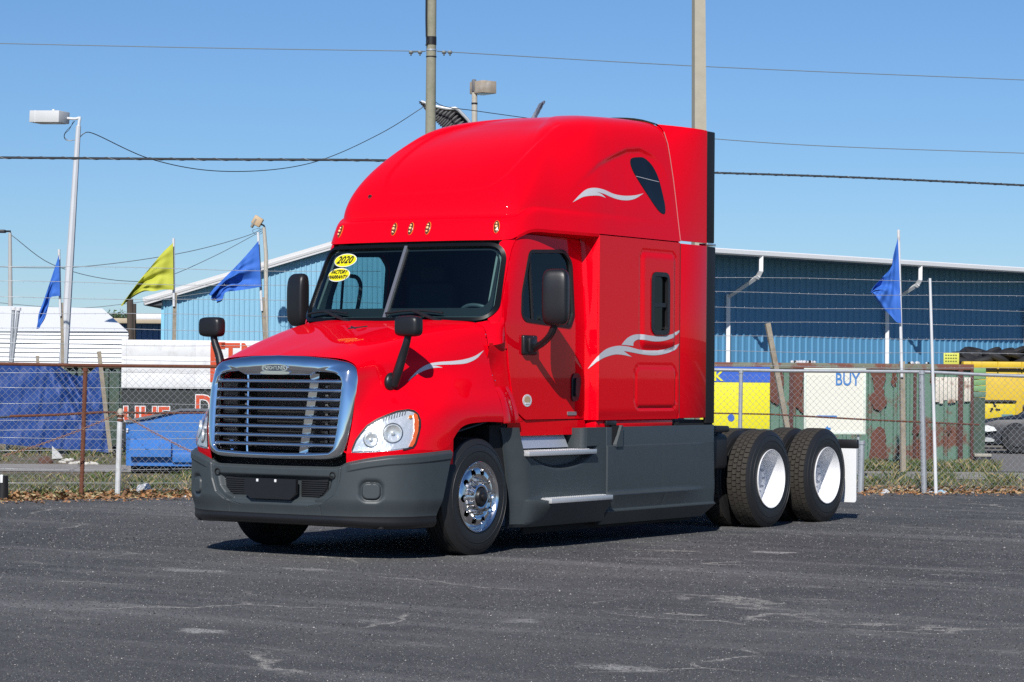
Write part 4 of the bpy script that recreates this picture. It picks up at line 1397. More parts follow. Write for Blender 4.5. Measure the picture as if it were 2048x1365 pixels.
def seg_smooth(P, br):
    P = [tuple(p) for p in P]; n = len(P); Q = P + [P[0]]; out = []
    for a, b in zip(br[:-1], br[1:]):
        seg = Q[a:b + 1]
        out += list(crom(np.c_[seg, np.zeros(len(seg))], max(2, 5 * (b - a)))[:-1, :2]) if b - a > 1 else [np.array(seg[0])]
    return np.array(out)
S1 = seg_smooth(S1, [0, 8, 14, 16, 21]); S2 = seg_smooth(S2, [0, 7, 8, 15, 17]); S3 = seg_smooth(S3, [0, 8, 14, 16, 20, 21]); S4 = seg_smooth(S4, [0, 8, 13, 15, 19])
surf(MB(), S1, dome_x, sp=.03, off=.0018).build('silver_decal', SILVER, dome)
surf(MB(), S2, sleepmap, sp=.02, off=.0018).build('silver_decal', SILVER, sleep[0])
surf(MB(), S3, sleepmap, sp=.02, off=.0018).build('silver_decal', SILVER, sleep[0])
surf(MB(), S4, hood_x, sp=.03, off=.0018).build('silver_decal', SILVER, hood)
# tip of the lower sleeper decal that runs over the flare on to the cab edge
fl = [(1.205, 1.944, 1.76), (1.205, 1.944, 1.705), (1.13, 1.924, 1.650), (1.125, 1.923, 1.655)]
tipT = [(1.2235, 1.956, 1.766), (1.2235, 1.9485, 1.757), (1.206, 1.9385, 1.742), (1.165, 1.9245, 1.690), (1.122, 1.9155, 1.632)]
tipB = [(1.2235, 1.956, 1.712), (1.2235, 1.9485, 1.706), (1.206, 1.9385, 1.697), (1.165, 1.9245, 1.660), (1.122, 1.9155, 1.628)]
MB().grid(np.array([tipT, tipB])).build('silver_decal', SILVER, sleep[0])
# roof side window
RWN = crom(np.c_[[(2.785, 3.648), (2.915, 3.675), (3.024, 3.675), (3.125, 3.619), (3.194, 3.514), (3.229, 3.365), (3.246, 3.215), (3.225, 3.158), (3.135, 3.168), (2.897, 3.384), (2.775, 3.545), (2.762, 3.61)], np.zeros(12)], 60, closed=True)[:, :2]
RWG = mat('roof_window_dark', (.006, .008, .012), .03, coat=0)
for k, f in enumerate((dome_x, drape(domeb, (1, 0, 0)))):
    poly = RWN if k == 0 else RWN * np.array([-1, 1])
    rw_ = surf(MB(), poly, f, sp=.035, off=.004, wall=-.01).build('roof_window', RWG, truck, sharp=30)
    surf(MB(), offset_poly(poly, .008), f, [offset_poly(poly, -.004)], sp=.03, off=.0025, wall=-.01).build('window_seal', RUBBER, rw_)
    sg = 1 if k == 0 else -1
    surf(MB(), [(sg * a, b) for a, b in ((2.80, 3.486), (2.80, 3.490), (3.198, 3.462), (3.198, 3.458))], f, sp=.04, off=.006).build('window_joint', SILVER, rw_)
# headlights
HL3 = [(.775,-1.285,.905),(.785,-1.274,.95),(.803,-1.257,1.01),(.83,-1.228,1.065),(.86,-1.183,1.126),(.912,-1.115,1.177),(.959,-1.055,1.21),(1.012,-.972,1.245),(1.068,-.891,1.258),(1.099,-.855,1.249),(1.124,-.835,1.224),(1.146,-.835,1.18),(1.155,-.845,1.13),(1.16,-.875,1.064),(1.158,-.915,.981),(1.152,-.941,.952),(1.125,-.997,.938),(1.06,-1.093,.924),(.95,-1.18,.912),(.85,-1.25,.905)]
HL = np.array([(.837 * x + .547 * y, z) for x, y, z in HL3])
ctr = HL.mean(0)
base = surf(MB(), HL, hood_q, sp=.03, off=.004, wall=-.005)
shell = mat('lamp_silver', (.84, .845, .85), .24, metal=.5, bump=.6, bscale=22)
hl_pair = bothsides(base, 'headlight', shell, truck)
def lensmap(H, Z):
    p = hood_q(H, Z)
    q = np.stack([H, Z], -1).reshape(-1, 2)
    dd = polydist(q, HL).reshape(np.shape(H))
    b = .010 + .030 * (1 - np.exp(-np.maximum(dd, 0) / .05))
    return p - np.array([-.547, .837, 0]) * b[..., None] * .9 + np.array([0, 0, .1]) * b[..., None]
lm = surf(MB(), offset_poly(HL, -.004), lensmap, sp=.025)
bothsides(lm, 'lens', LENS, *hl_pair, sharp=60)
bothsides(surf(MB(), offset_poly(HL, .009), hood_q, [offset_poly(HL, -.006)], sp=.03, off=.009, wall=-.008), 'lamp_bezel', mat('bezel_dark', (.03, .02, .02), .4), *hl_pair)
hd_ = np.array([-.547, .837, 0]); hr_ = np.array([.837, .547, 0]); hu_ = np.array([0, 0, 1.0])
def lampbowl(h, z, r, depth):
    p = hood_q(np.array([h]), np.array([z]))[0] - hd_ * .004
    mb = MB()
    nrm_ = -hd_ + np.array([.35, 0, 0.05]); nrm_ /= np.linalg.norm(nrm_)
    a_ = np.cross(hu_, nrm_); a_ /= np.linalg.norm(a_); b_ = np.cross(nrm_, a_)
    V = []; prof = [(r * 1.10, .0), (r * 1.08, depth), (r, depth), (r * .85, depth * .45), (r * .5, depth * .15), (r * .28, depth * .12), (r * .26, depth * .75), (r * .18, depth * .9), (0, depth * .92)]
    n = 28
    for rr, hh in prof:
        V += [p + nrm_ * hh + a_ * rr * math.cos(t) + b_ * rr * math.sin(t) for t in np.linspace(0, 2 * math.pi, n, endpoint=False)]
    F = [(i * n + j, i * n + (j + 1) % n, (i + 1) * n + (j + 1) % n, (i + 1) * n + j) for i in range(len(prof) - 1) for j in range(n)]
    return mb.add(V, F)
RINGM = mat('lamp_ring', (.16, .17, .18), .3, metal=.5)
def ring_at(h, z, r0, r1):
    t = np.linspace(0, 2 * math.pi, 28, endpoint=False)
    return surf(MB(), np.stack([h + r1 * np.cos(t), z + r1 * np.sin(t)], 1), hood_q, [np.stack([h + r0 * np.cos(t), z + r0 * np.sin(t)], 1)], sp=.02, off=.010, wall=0)
bothsides(ring_at(.285, 1.068, .076, .084), 'lamp_ring', RINGM, *hl_pair)
bothsides(ring_at(.105, 1.012, .056, .063), 'lamp_ring', RINGM, *hl_pair)
rib = MB()
for k in range(9):
    h0 = .20 + k * .022; z0 = 1.165 + k * .0065
    surf(rib, [(h0, z0), (h0 + .006, z0), (h0 + .014, z0 + .042), (h0 + .008, z0 + .042)], hood_q, sp=.03, off=.010, wall=0)
for o_ in bothsides(rib, 'turn_signal_ribs', RINGM, *hl_pair): o_['kind'] = 'stuff'
bothsides(lampbowl(.285, 1.068, .070, .022), 'reflector', LAMPW, *hl_pair)
bothsides(lampbowl(.105, 1.012, .052, .018), 'reflector', LAMPW, *hl_pair)
AMP = [(q[0], q[1]) for q in [(.50, 1.215), (.512, 1.16), (.508, 1.08), (.482, .985), (.462, .955), (.435, .955), (.462, 1.01), (.478, 1.09), (.476, 1.17), (.468, 1.215), (.478, 1.232)]]
hmax = HL[:, 0].max()
AMP = np.array(AMP); AMP[:, 0] += hmax - .512 - .012
bothsides(surf(MB(), AMP, hood_q, sp=.03, off=.016, wall=0), 'amber_reflector', mat('amber_refl', (.70, .12, .02), .25, coat=1), *hl_pair)
t_ = np.linspace(0, 2 * math.pi, 16, endpoint=False)
bothsides(surf(MB(), np.stack([.425 + .014 * np.cos(t_), 1.20 + .014 * np.sin(t_)], 1), hood_q, sp=.03, off=.018, wall=0), 'side_bulb', AMBER, *hl_pair)
# small bright rivets
rv = MB()
for (x, y, z) in ((1.05, .30, 1.92), (1.106, .325, 1.56), (1.115, .36, 1.515)):
    bm = bmesh.new(); bmesh.ops.create_icosphere(bm, subdivisions=1, radius=.007)
    bm.verts.index_update(); rv.add([(x + v.co.x, y + v.co.y, z + v.co.z) for v in bm.verts], [[v.index for v in f.verts] for f in bm.faces]); bm.free()
rv.pair('rivets', CHROME, truck)
# ================================================================ BACKGROUND
FW = np.array([-math.sin(YAW), math.cos(YAW), 0.0]); LAT = np.array([math.cos(YAW), math.sin(YAW), 0.0])
def at(u, v, dep):
    return CAM + dep * (_f + cR * (u - 1024) / FPX - cU * (v - 682.5) / FPX)
def gp(u, dep):
    p = at(u, 760, dep); p[2] = 0; return p
def hz(u):
    return 752.6 + (u - 1024) * 0.0086
class Site:
    """a thing's own frame: x to the right, y away from the lot, z up, origin on the ground"""
    def __init__(s, u, dep):
        s.o = gp(u, dep); s.dep = dep; s.u = u
    def p(s, u, v, d=0.0):
        # u or v left at 0: only the other coordinate is wanted
        if u == 0: u = s.u
        if v == 0: v = 760
        q = at(u, v, s.dep + d) - s.o
        return np.array([q @ LAT, q @ FW, q[2]])
    def root(s, name, label, cat, group=None):
        e = empty(name, tuple(s.o), YAW, label, cat, group); return e
def mbx(m, x0, x1, y0, y1, z0, z1, **k):
    return m.box((min(x0, x1), min(y0, y1), min(z0, z1)), (max(x0, x1), max(y0, y1), max(z0, z1)), **k)

# ---- materials with node graphs of their own
def asphalt_mat():
    m = bpy.data.materials.new('asphalt'); m.use_nodes = True
    nt = m.node_tree; b = nt.nodes['Principled BSDF']; L = nt.links.new
    tc = nt.nodes.new('ShaderNodeTexCoord')
    def noise(scale, det=4, rough=.6, vec=None):
        n = nt.nodes.new('ShaderNodeTexNoise'); n.inputs['Scale'].default_value = scale; n.inputs['Detail'].default_value = det; n.inputs['Roughness'].default_value = rough
        L(vec if vec is not None else tc.outputs['Object'], n.inputs['Vector']); return n.outputs['Fac']
    def ramp(src, a, b_, to0=0.0, to1=1.0):
        r = nt.nodes.new('ShaderNodeMapRange'); r.inputs[1].default_value = a; r.inputs[2].default_value = b_; r.inputs[3].default_value = to0; r.inputs[4].default_value = to1
        r.interpolation_type = 'SMOOTHSTEP'; L(src, r.inputs[0]); return r.outputs[0]
    def mix(f, A, B):
        x = nt.nodes.new('ShaderNodeMix'); x.data_type = 'RGBA'
        if hasattr(f, 'links'): L(f, x.inputs[0])
        else: x.inputs[0].default_value = f
        for i, c in ((6, A), (7, B)):
            if isinstance(c, tuple): x.inputs[i].default_value = (*c, 1)
            else: L(c, x.inputs[i])
        return x.outputs[2]
    def mul(a, c):
        x = nt.nodes.new('ShaderNodeMath'); x.operation = 'MULTIPLY'
        L(a, x.inputs[0])
        if hasattr(c, 'links'): L(c, x.inputs[1])
        else: x.inputs[1].default_value = c
        return x.outputs[0]
    base = mix(ramp(noise(.42, 7, .7), .36, .66), (.054, .057, .064), (.100, .101, .104))
    base = mix(ramp(noise(60, 3, .7), .35, .75), base, (.115, .112, .108))
    # exposed light aggregate
    vo = nt.nodes.new('ShaderNodeTexVoronoi'); vo.inputs['Scale'].default_value = 48; L(tc.outputs['Object'], vo.inputs['Vector'])
    sp = mul(ramp(vo.outputs['Distance'], .20, .10), ramp(noise(9, 3), .50, .62))
    base = mix(mul(sp, .8), base, (.24, .23, .22))
    vo2 = nt.nodes.new('ShaderNodeTexVoronoi'); vo2.inputs['Scale'].default_value = 15; L(tc.outputs['Object'], vo2.inputs['Vector'])
    sp2 = mul(ramp(vo2.outputs['Distance'], .12, .06), ramp(noise(3.1, 3), .54, .64))
    base = mix(mul(sp2, .85), base, (.34, .32, .30))
    # worn pale scuffs, drawn out along the lot
    mp = nt.nodes.new('ShaderNodeMapping'); mp.inputs['Rotation'].default_value = (0, 0, -YAW - .1); mp.inputs['Scale'].default_value = (.55, 1.3, 1)
    L(tc.outputs['Object'], mp.inputs['Vector'])
    sc = mul(ramp(noise(.9, 8, .68, mp.outputs[0]), .56, .72), ramp(noise(14, 5, .8), .36, .60))
    base = mix(mul(sc, .7), base, (.27, .262, .25))
    sc2 = mul(ramp(noise(.23, 3, .5, mp.outputs[0]), .55, .72), ramp(noise(30, 4, .8), .42, .62))
    base = mix(mul(sc2, .75), base, (.20, .19, .175))
    # long faint wheel-worn bands
    mp3 = nt.nodes.new('ShaderNodeMapping'); mp3.inputs['Rotation'].default_value = (0, 0, -YAW + .05); mp3.inputs['Scale'].default_value = (.10, 1.1, 1)
    L(tc.outputs['Object'], mp3.inputs['Vector'])
    band = mul(ramp(noise(1.0, 4, .6, mp3.outputs[0]), .48, .70), ramp(noise(38, 4, .85), .36, .60))
    base = mix(mul(band, .7), base, (.25, .245, .24))
    # scattered oval bare spots
    mp2 = nt.nodes.new('ShaderNodeMapping'); mp2.inputs['Rotation'].default_value = (0, 0, -YAW + .15); mp2.inputs['Scale'].default_value = (.42, .9, 1)
    L(tc.outputs['Object'], mp2.inputs['Vector'])
    v3 = nt.nodes.new('ShaderNodeTexVoronoi'); v3.inputs['Scale'].default_value = 1.0; L(mp2.outputs[0], v3.inputs['Vector'])
    n5 = noise(2.2, 6, .75)
    ad = nt.nodes.new('ShaderNodeMath'); ad.operation = 'MULTIPLY_ADD'; ad.inputs[1].default_value = .55; L(n5, ad.inputs[0]); L(v3.outputs['Distance'], ad.inputs[2])
    spot = mul(mul(ramp(ad.outputs[0], .42, .33), ramp(noise(.33, 2), .46, .55)), ramp(noise(26, 4, .8), .34, .56))
    base = mix(mul(spot, .9), base, (.40, .39, .37))
    base = mix(ramp(noise(.16, 3, .55), .52, .70, 0, .45), base, (.135, .132, .130))
    # cracks filled with pale grit
    nv = nt.nodes.new('ShaderNodeTexNoise'); nv.inputs['Scale'].default_value = 1.1; nv.inputs['Detail'].default_value = 5; L(tc.outputs['Object'], nv.inputs['Vector'])
    va = nt.nodes.new('ShaderNodeVectorMath'); va.operation = 'SCALE'; va.inputs['Scale'].default_value = .9; L(nv.outputs['Color'], va.inputs[0])
    vb = nt.nodes.new('ShaderNodeVectorMath'); vb.operation = 'ADD'; L(tc.outputs['Object'], vb.inputs[0]); L(va.outputs[0], vb.inputs[1])
    vc = nt.nodes.new('ShaderNodeTexVoronoi'); vc.feature = 'DISTANCE_TO_EDGE'; vc.inputs['Scale'].default_value = .33; L(vb.outputs[0], vc.inputs['Vector'])
    ck = mul(mul(ramp(vc.outputs['Distance'], .011, .002), ramp(noise(.5, 3), .50, .60)), ramp(noise(22, 3, .8), .38, .55))
    base = mix(mul(ck, .8), base, (.40, .38, .34))
    L(base, b.inputs['Base Color'])
    b.inputs['Roughness'].default_value = .95
    b.inputs['Specular IOR Level'].default_value = .12
    bp = nt.nodes.new('ShaderNodeBump'); bp.inputs['Strength'].default_value = .10; bp.inputs['Distance'].default_value = .004
    L(noise(75, 3, .8), bp.inputs['Height']); L(bp.outputs[0], b.inputs['Normal'])
    return m
ASPH = asphalt_mat()
DIRT = mat('dirt', (.17, .13, .085), .95, nz=.5, nscale=9, bump=.6, bscale=30, dirt=(.075, .085, .03), dscale=1.4, dlo=.45, dhi=.6)
CONC = mat('concrete', (.30, .28, .255), .9, nz=.25, nscale=12, bump=.3, bscale=60, dirt=(.16, .14, .12), dscale=2.2, dlo=.5, dhi=.7)
ROAD2 = mat('road_grey', (.17, .16, .15), .9, nz=.3, nscale=14, bump=.3, bscale=60)
GALV = mat('galvanised', (.46, .48, .50), .45, metal=.55, nz=.25, nscale=14)
RUST = mat('rust', (.13, .045, .025), .85, nz=.5, nscale=25, bump=.4, bscale=90)
WIRE = mat('wire_steel', (.52, .54, .56), .4, metal=.5)
WOOD = mat('weathered_wood', (.30, .26, .20), .9, nz=.3, nscale=14, bump=.4, bscale=40, dirt=(.16, .13, .10), dscale=5)
PALEP = mat('pale_paint', (.66, .67, .68), .5, nz=.12, nscale=8, dirt=(.42, .40, .37), dscale=4, dlo=.55, dhi=.75)
BLUEM = mat('blue_cladding', (.095, .28, .47), .5, nz=.05, nscale=1.5)
BLUEL = mat('light_blue_cladding', (.21, .43, .58), .5, nz=.05, nscale=1.5)
TRIM = mat('white_trim', (.74, .75, .76), .45, nz=.06, nscale=4)

# ---- ground sheets
far = [gp(-60000, 5) for _ in range(0)]
def sheet(name, pts, z, m, kind='structure'):
    mb = MB().add([(p[0], p[1], z) for p in pts], [tuple(range(len(pts)))])
    o = mb.build(name, m, None, sharp=None); o['kind'] = kind; return o
def lp(lat, dep):
    q = CAM + LAT * lat + FW * dep; return np.array([q[0], q[1], 0])
sheet('ground', [lp(-2500, -300), lp(2500, -300), lp(2500, 4000), lp(-2500, 4000)], -.10, mat('far_ground', (.16, .15, .12), .95, nz=.3, nscale=.2))
sheet('yard_ground', [lp(-60, 26), lp(60, 26), lp(60, 120), lp(-60, 120)], -.045, DIRT)
edge = [lp((-300 - 1024) / FPX * 29.2, 29.2), gp(-40, 30.5), gp(150, 31.3), gp(400, 32.2), gp(800, 33.2), gp(1200, 34.0), gp(1750, 34.9), gp(2090, 35.3), lp(40, 38)]
ap = [lp(-40, -8), lp(45, -8)] + edge[::-1] + [lp(-40, 25)]
A = MB()
n = len(ap)
A.add([(p[0], p[1], 0) for p in ap] + [(p[0], p[1], -.08) for p in ap], [tuple(range(n))] + [(i, i + n, (i + 1) % n + n, (i + 1) % n) for i in range(n)])
lot = A.build('asphalt_lot', ASPH, None, sharp=20); lot['kind'] = 'structure'
sheet('lane', [lp(-30, 41.0), lp(30, 41.0), lp(30, 44.2), lp(-30, 44.2)], -.036, CONC)
K = MB()
for i in range(24):
    a = lp(-18 + i * 1.55, 40.75); 
    mb_ = MB()
sheet('road', [gp(1975, 44.4), gp(2300, 44.4), gp(2500, 75), gp(1960, 75)], -.030, ROAD2)

# ---- verge: dead leaves, grass, pebbles
rng = np.random.default_rng(5)
def edge_dep(u):
    return np.interp(u, [-40, 150, 400, 800, 1200, 1750, 2090], [30.5, 31.3, 32.2, 33.2, 34.0, 34.9, 35.3])
def scatter_quads(n, us, dmin, dmax, size, mats, name, tilt=.7, zlift=.02, pw=1.6):
    u = rng.uniform(us[0], us[1], n); t = rng.random(n) ** pw
    dep = edge_dep(u) + dmin + (dmax - dmin) * t
    P = np.array([gp(a, b) for a, b in zip(u, dep)])
    s = size * rng.uniform(.5, 1.4, n); a = rng.uniform(0, 6.28, n)
    e1 = np.stack([np.cos(a), np.sin(a), rng.uniform(-tilt, tilt, n)], 1); e2 = np.stack([-np.sin(a), np.cos(a), rng.uniform(-tilt, tilt, n)], 1)
    P[:, 2] = -.045 + zlift + rng.random(n) * .02
    V = np.stack([P - e1 * s[:, None], P + e2 * s[:, None] * .5, P + e1 * s[:, None], P - e2 * s[:, None] * .5], 1).reshape(-1, 3)
    mb = MB(); mb.v = [tuple(v) for v in V]; mb.f = [(4 * i, 4 * i + 1, 4 * i + 2, 4 * i + 3) for i in range(n)]; mb.mi = list(rng.integers(0, len(mats), n))
    o = mb.build(name, mats, None, sharp=None); o['kind'] = 'stuff'; return o
LV = [mat('leaf_%s' % k, c, .8) for k, c in (('tan', (.40, .23, .11)), ('orange', (.34, .15, .055)), ('brown', (.19, .10, .05)), ('straw', (.42, .33, .18)))]
scatter_quads(6500, (-60, 2110), .02, 2.6, .046, LV, 'leaves')
scatter_quads(1500, (-60, 2110), -.9, .1, .022, LV[:3], 'leaves', zlift=.055)
def grass(n, us, d0, d1, h, mats, name, clump=None, lift=-.05):
    if clump is None:
        u = rng.uniform(us[0], us[1], n); dep = rng.uniform(d0, d1, n)
    else:
        c = rng.integers(0, clump, n); cu = rng.uniform(us[0], us[1], clump); cd = rng.uniform(d0, d1, clump)
        u = cu[c] + rng.normal(0, 9, n); dep = cd[c] + rng.normal(0, .10, n)
    if d0 < 30: dep = edge_dep(u) + dep
    P = np.array([gp(a, b) for a, b in zip(u, dep)]); P[:, 2] = lift
    hh = h * rng.uniform(.4, 1.3, n); a = rng.uniform(0, 6.28, n); w = .005 + .005 * rng.random(n)
    d = np.stack([np.cos(a), np.sin(a), 0 * a], 1); l = np.stack([rng.normal(0, .35, n), rng.normal(0, .35, n), np.ones(n)], 1)
    V = np.stack([P - d * w[:, None], P + d * w[:, None], P + l * hh[:, None] * .6 + d * w[:, None] * .5, P + l * hh[:, None] + np.stack([l[:, 0], l[:, 1], -.2 * np.ones(n)], 1) * hh[:, None] * .35], 1).reshape(-1, 3)
    mb = MB(); mb.v = [tuple(v) for v in V]; mb.f = [(4 * i, 4 * i + 1, 4 * i + 2, 4 * i + 3) for i in range(n)]; mb.mi = list(rng.integers(0, len(mats), n))
    o = mb.build(name, mats, None, sharp=None); o['kind'] = 'stuff'; return o
GR = [mat('grass_%s' % k, c, .8) for k, c in (('green', (.085, .13, .035)), ('olive', (.15, .16, .05)), ('dry', (.33, .26, .13)), ('dark', (.05, .085, .025)))]
grass(15000, (-60, 2110), .5, 8.3, .06, GR, 'grass')
grass(3600, (-60, 2110), 1.9, 6.5, .15, GR, 'grass', clump=50)
grass(5000, (-60, 1300), 44.3, 53, .12, GR, 'grass', clump=180)
grass(3500, (1650, 2000), 44.4, 47.2, .16, GR, 'grass')
# loose stones on the asphalt
def pebbles(n, us, vs, s0, s1, m, name):
    mb = MB()
    for i in range(n):
        u = rng.uniform(*us); v = rng.uniform(vs[0], vs[1]) 
        dep = 1.5556 * FPX / max(v - hz(u), 5)
        p = gp(u, dep); s = rng.uniform(s0, s1)
        q = rng.normal(0, .25, (6, 3)); B = np.array([(1, 0, 0), (-1, 0, 0), (0, 1, 0), (0, -1, 0), (0, 0, .8), (0, 0, -.3)]) + q * .6
        mb.add(p + np.array([0, 0, s * .25]) + B * s, [(0, 2, 4), (2, 1, 4), (1, 3, 4), (3, 0, 4), (2, 0, 5), (1, 2, 5), (3, 1, 5), (0, 3, 5)])
    o = mb.build(name, m, None, sharp=20); o['kind'] = 'stuff'; return o
def aggregate(n):
    u = rng.uniform(-30, 2080, n); v = rng.uniform(992, 1375, n)
    dep = 1.5556 * FPX / (v - hz(u)); ok = dep < edge_dep(u) - .05; u, dep = u[ok], dep[ok]; n = len(u)
    lat = (u - 1024) / FPX * dep
    P = CAM[None] + LAT[None] * lat[:, None] + FW[None] * dep[:, None]; P[:, 2] = 0
    s = rng.uniform(.0028, .0062, n) * (1 + (rng.random(n) < .02) * .8) * np.clip(dep / 17, .8, 1.5); a = rng.uniform(0, 6.28, n)
    V = np.zeros((n, 5, 3))
    for k in range(4):
        r_ = s * rng.uniform(.7, 1.2, n)
        V[:, k] = P + np.stack([np.cos(a + k * 1.57) * r_, np.sin(a + k * 1.57) * r_, -.0005 + 0 * a], 1)
    V[:, 4] = P + np.stack([rng.normal(0, .2, n) * s, rng.normal(0, .2, n) * s, s * rng.uniform(.45, .9, n)], 1)
    i0 = np.arange(n) * 5
    F = np.stack([np.stack([i0 + k, i0 + (k + 1) % 4, i0 + 4], 1) for k in range(4)], 1).reshape(-1, 3)
    cls = rng.choice(4, n, p=[.42, .33, .235, .015])
    me = bpy.data.meshes.new('asphalt_grit')
    me.vertices.add(n * 5); me.vertices.foreach_set('co', V.ravel())
    me.loops.add(len(F) * 3); me.loops.foreach_set('vertex_index', F.ravel().astype(np.int32))
    me.polygons.add(len(F)); me.polygons.foreach_set('loop_start', np.arange(len(F), dtype=np.int32) * 3); me.polygons.foreach_set('material_index', np.repeat(cls, 4).astype(np.int32))
    for q in (('grit_dark', (.034, .035, .040)), ('grit_mid', (.098, .100, .104)), ('grit_grey', (.22, .22, .22)), ('grit_pale', (.42, .40, .37))):
        me.materials.append(mat(q[0], q[1], .95, spec=.1))
    me.update(calc_edges=True); me.validate()
    o = link('gravel', me); o['kind'] = 'stuff'
aggregate(100000)
PEB = mat('pebble', (.42, .40, .37), .9, nz=.3, nscale=30)
pebbles(450, (0, 2048), (1000, 1365), .0022, .0055, PEB, 'gravel')
pebbles(160, (0, 2048), (990, 1030), .004, .012, PEB, 'gravel')

# ---- chain-link fence ------------------------------------------------------
FL0, FL1 = (-60, 32.9), (2120, 35.7)
def fdep(u):
    """depth of the fence line where it crosses picture column u"""
    return float(np.interp(u, [-60, 168, 1848, 2120], [32.9, 33.2, 35.3, 35.6]))
def fpt(u, z):
    p = gp(u, fdep(u)); p[2] = z; return p
def zof(u, v, dep):
    return at(u, v, dep)[2]
def fence_piece(u0, u1, label, toprail_m, midrail, posts, wires, group):
    A_, B_ = fpt(u0, 0), fpt(u1, 0)
    rt = empty('chain_link_fence', tuple((A_ + B_) / 2), 0, label, 'fence', group)
    off = (A_ + B_) / 2
    T = lambda p: np.array(p) - off
    Ln = np.linalg.norm(B_ - A_); dx = (B_ - A_) / Ln
    # woven mesh
    w = .090; mb = MB(); z0, z1 = .03, 1.62; rows_ = int((z1 - z0) / (w / 2))
    nrm_ = np.array([dx[1], -dx[0], 0])
    r = .0028
    for i in range(int(Ln / w)):
        pts = []
        for k in range(rows_ + 1):
            s = i * w + (w * .5 if k % 2 else 0) + .002 * math.sin(k * 3.1 + i)
            pts.append(A_ + dx * s + np.array([0, 0, z0 + k * w / 2]) + nrm_ * (.004 if (k // 1) % 2 else -.004))
        pts = [T(p) for p in pts]
        mb.tube(pts, r, 3, cap=False)
        pts2 = []
        for k in range(rows_ + 1):
            s = i * w + (w if k % 2 == 0 else w * .5)
            pts2.append(T(A_ + dx * s + np.array([0, 0, z0 + k * w / 2]) + nrm_ * (-.004 if k % 2 else .004)))
        mb.tube(pts2, r, 3, cap=False)
    me_ = mb.build('chain_mesh', WIRE, rt, sharp=None); me_['kind'] = 'stuff'
    for (ua, va, ub, vb, m, rad) in toprail_m:
        pa = fpt(ua, 0); pb = fpt(ub, 0); pa[2] = zof(ua, va, fdep(ua)); pb[2] = zof(ub, vb, fdep(ub))
        MB().tube([T(pa), T((pa + pb) / 2 + np.array([0, 0, -.008])), T(pb)], rad, 8).build('rail', m, rt)
    for (ua, va, ub, vb, m, rad) in posts:
        pa = at(ua, va, fdep(ua)); pb = fpt(ub, -.08)
        q = MB().tube([T(pa), T(pb)], rad, 10)
        q.lathe([(pa[2] + .0, 0), (pa[2] + .0, rad * 1.25), (pa[2] - .05, rad * 1.25), (pa[2] - .05, rad)], 10, 'z', c=(T(pa)[0], T(pa)[1], 0))
        q.build('post', m, rt)
    for z, s in wires:
        pts = []
        for k in range(9):
            t = k / 8; p = A_ + (B_ - A_) * t; p[2] = z + s * math.sin(t * 9 + z * 7) * .012
            pts.append(T(p))
        wmb = MB().tube(pts, .0032, 4)
        if z > 1.7:
            for k in range(int(Ln / .13)):
                p = A_ + dx * (k * .13 + .05 * (z % .3)); p[2] = z
                wmb.tube([T(p + np.array([0, 0, .012])), T(p - np.array([0, 0, .012]) + dx * .012)], .002, 3)
        wmb.build('barbed_wire' if z > 1.7 else 'tension_wire', WIRE, rt, sharp=None)
    return rt
wz = [(1.72, 1), (1.92, 1), (2.12, -1), (2.32, 1), (2.52, -1), (2.72, 1), (2.92, -1)]
wl = [(1.55, 1), (1.36, 1), (1.15, -1), (.92, 1), (.80, 1), (.70, -1), (.55, 1), (.30, 1), (.12, 0)]
fence_piece(-60, 760, 'chain-link fence on rusty brown posts and rails, in front of the blue tarp', [(-60, 727, 455, 734, RUST, .022), (20, 833, 205, 825, RUST, .017), (205, 825, 420, 826, RUST, .014), (420, 826, 760, 830, RUST, .014), (455, 734, 760, 737, RUST, .022), (-60, 836, 22, 834, RUBBER, .012)],
            None, [(171, 736, 165, 988, RUST, .030), (560, 736, 560, 990, RUST, .030)], wz + wl, None)
fence_piece(1300, 2120, 'chain-link fence on galvanised posts behind the rear wheels, in front of the green container', [(1300, 738, 1843, 744, GALV, .024), (1843, 744, 2120, 755, GALV, .024), (1300, 822, 1540, 829, RUST, .010), (1540, 829, 1960, 850, RUST, .012)],
            None, [(1843, 742, 1850, 985, GALV, .040), (1482, 740, 1480, 985, GALV, .028), (1723, 882, 1722, 985, GALV, .045)], wz, None)
def stick(name, label, cat, pts, rads, m, sides=10, group=None, cap=None):
    """a pole standing in the ground: pts are (u, v, depth), last one is pushed into the ground"""
    P = [at(*p) for p in pts]
    base = P[-1].copy(); base[2] = 0
    rt = empty(name, tuple(base), 0, label, cat, group)
    MB().tube([p - base for p in P], rads, sides).build('shaft', m, rt, sharp=40 if sides < 8 else 30)
    return rt, base
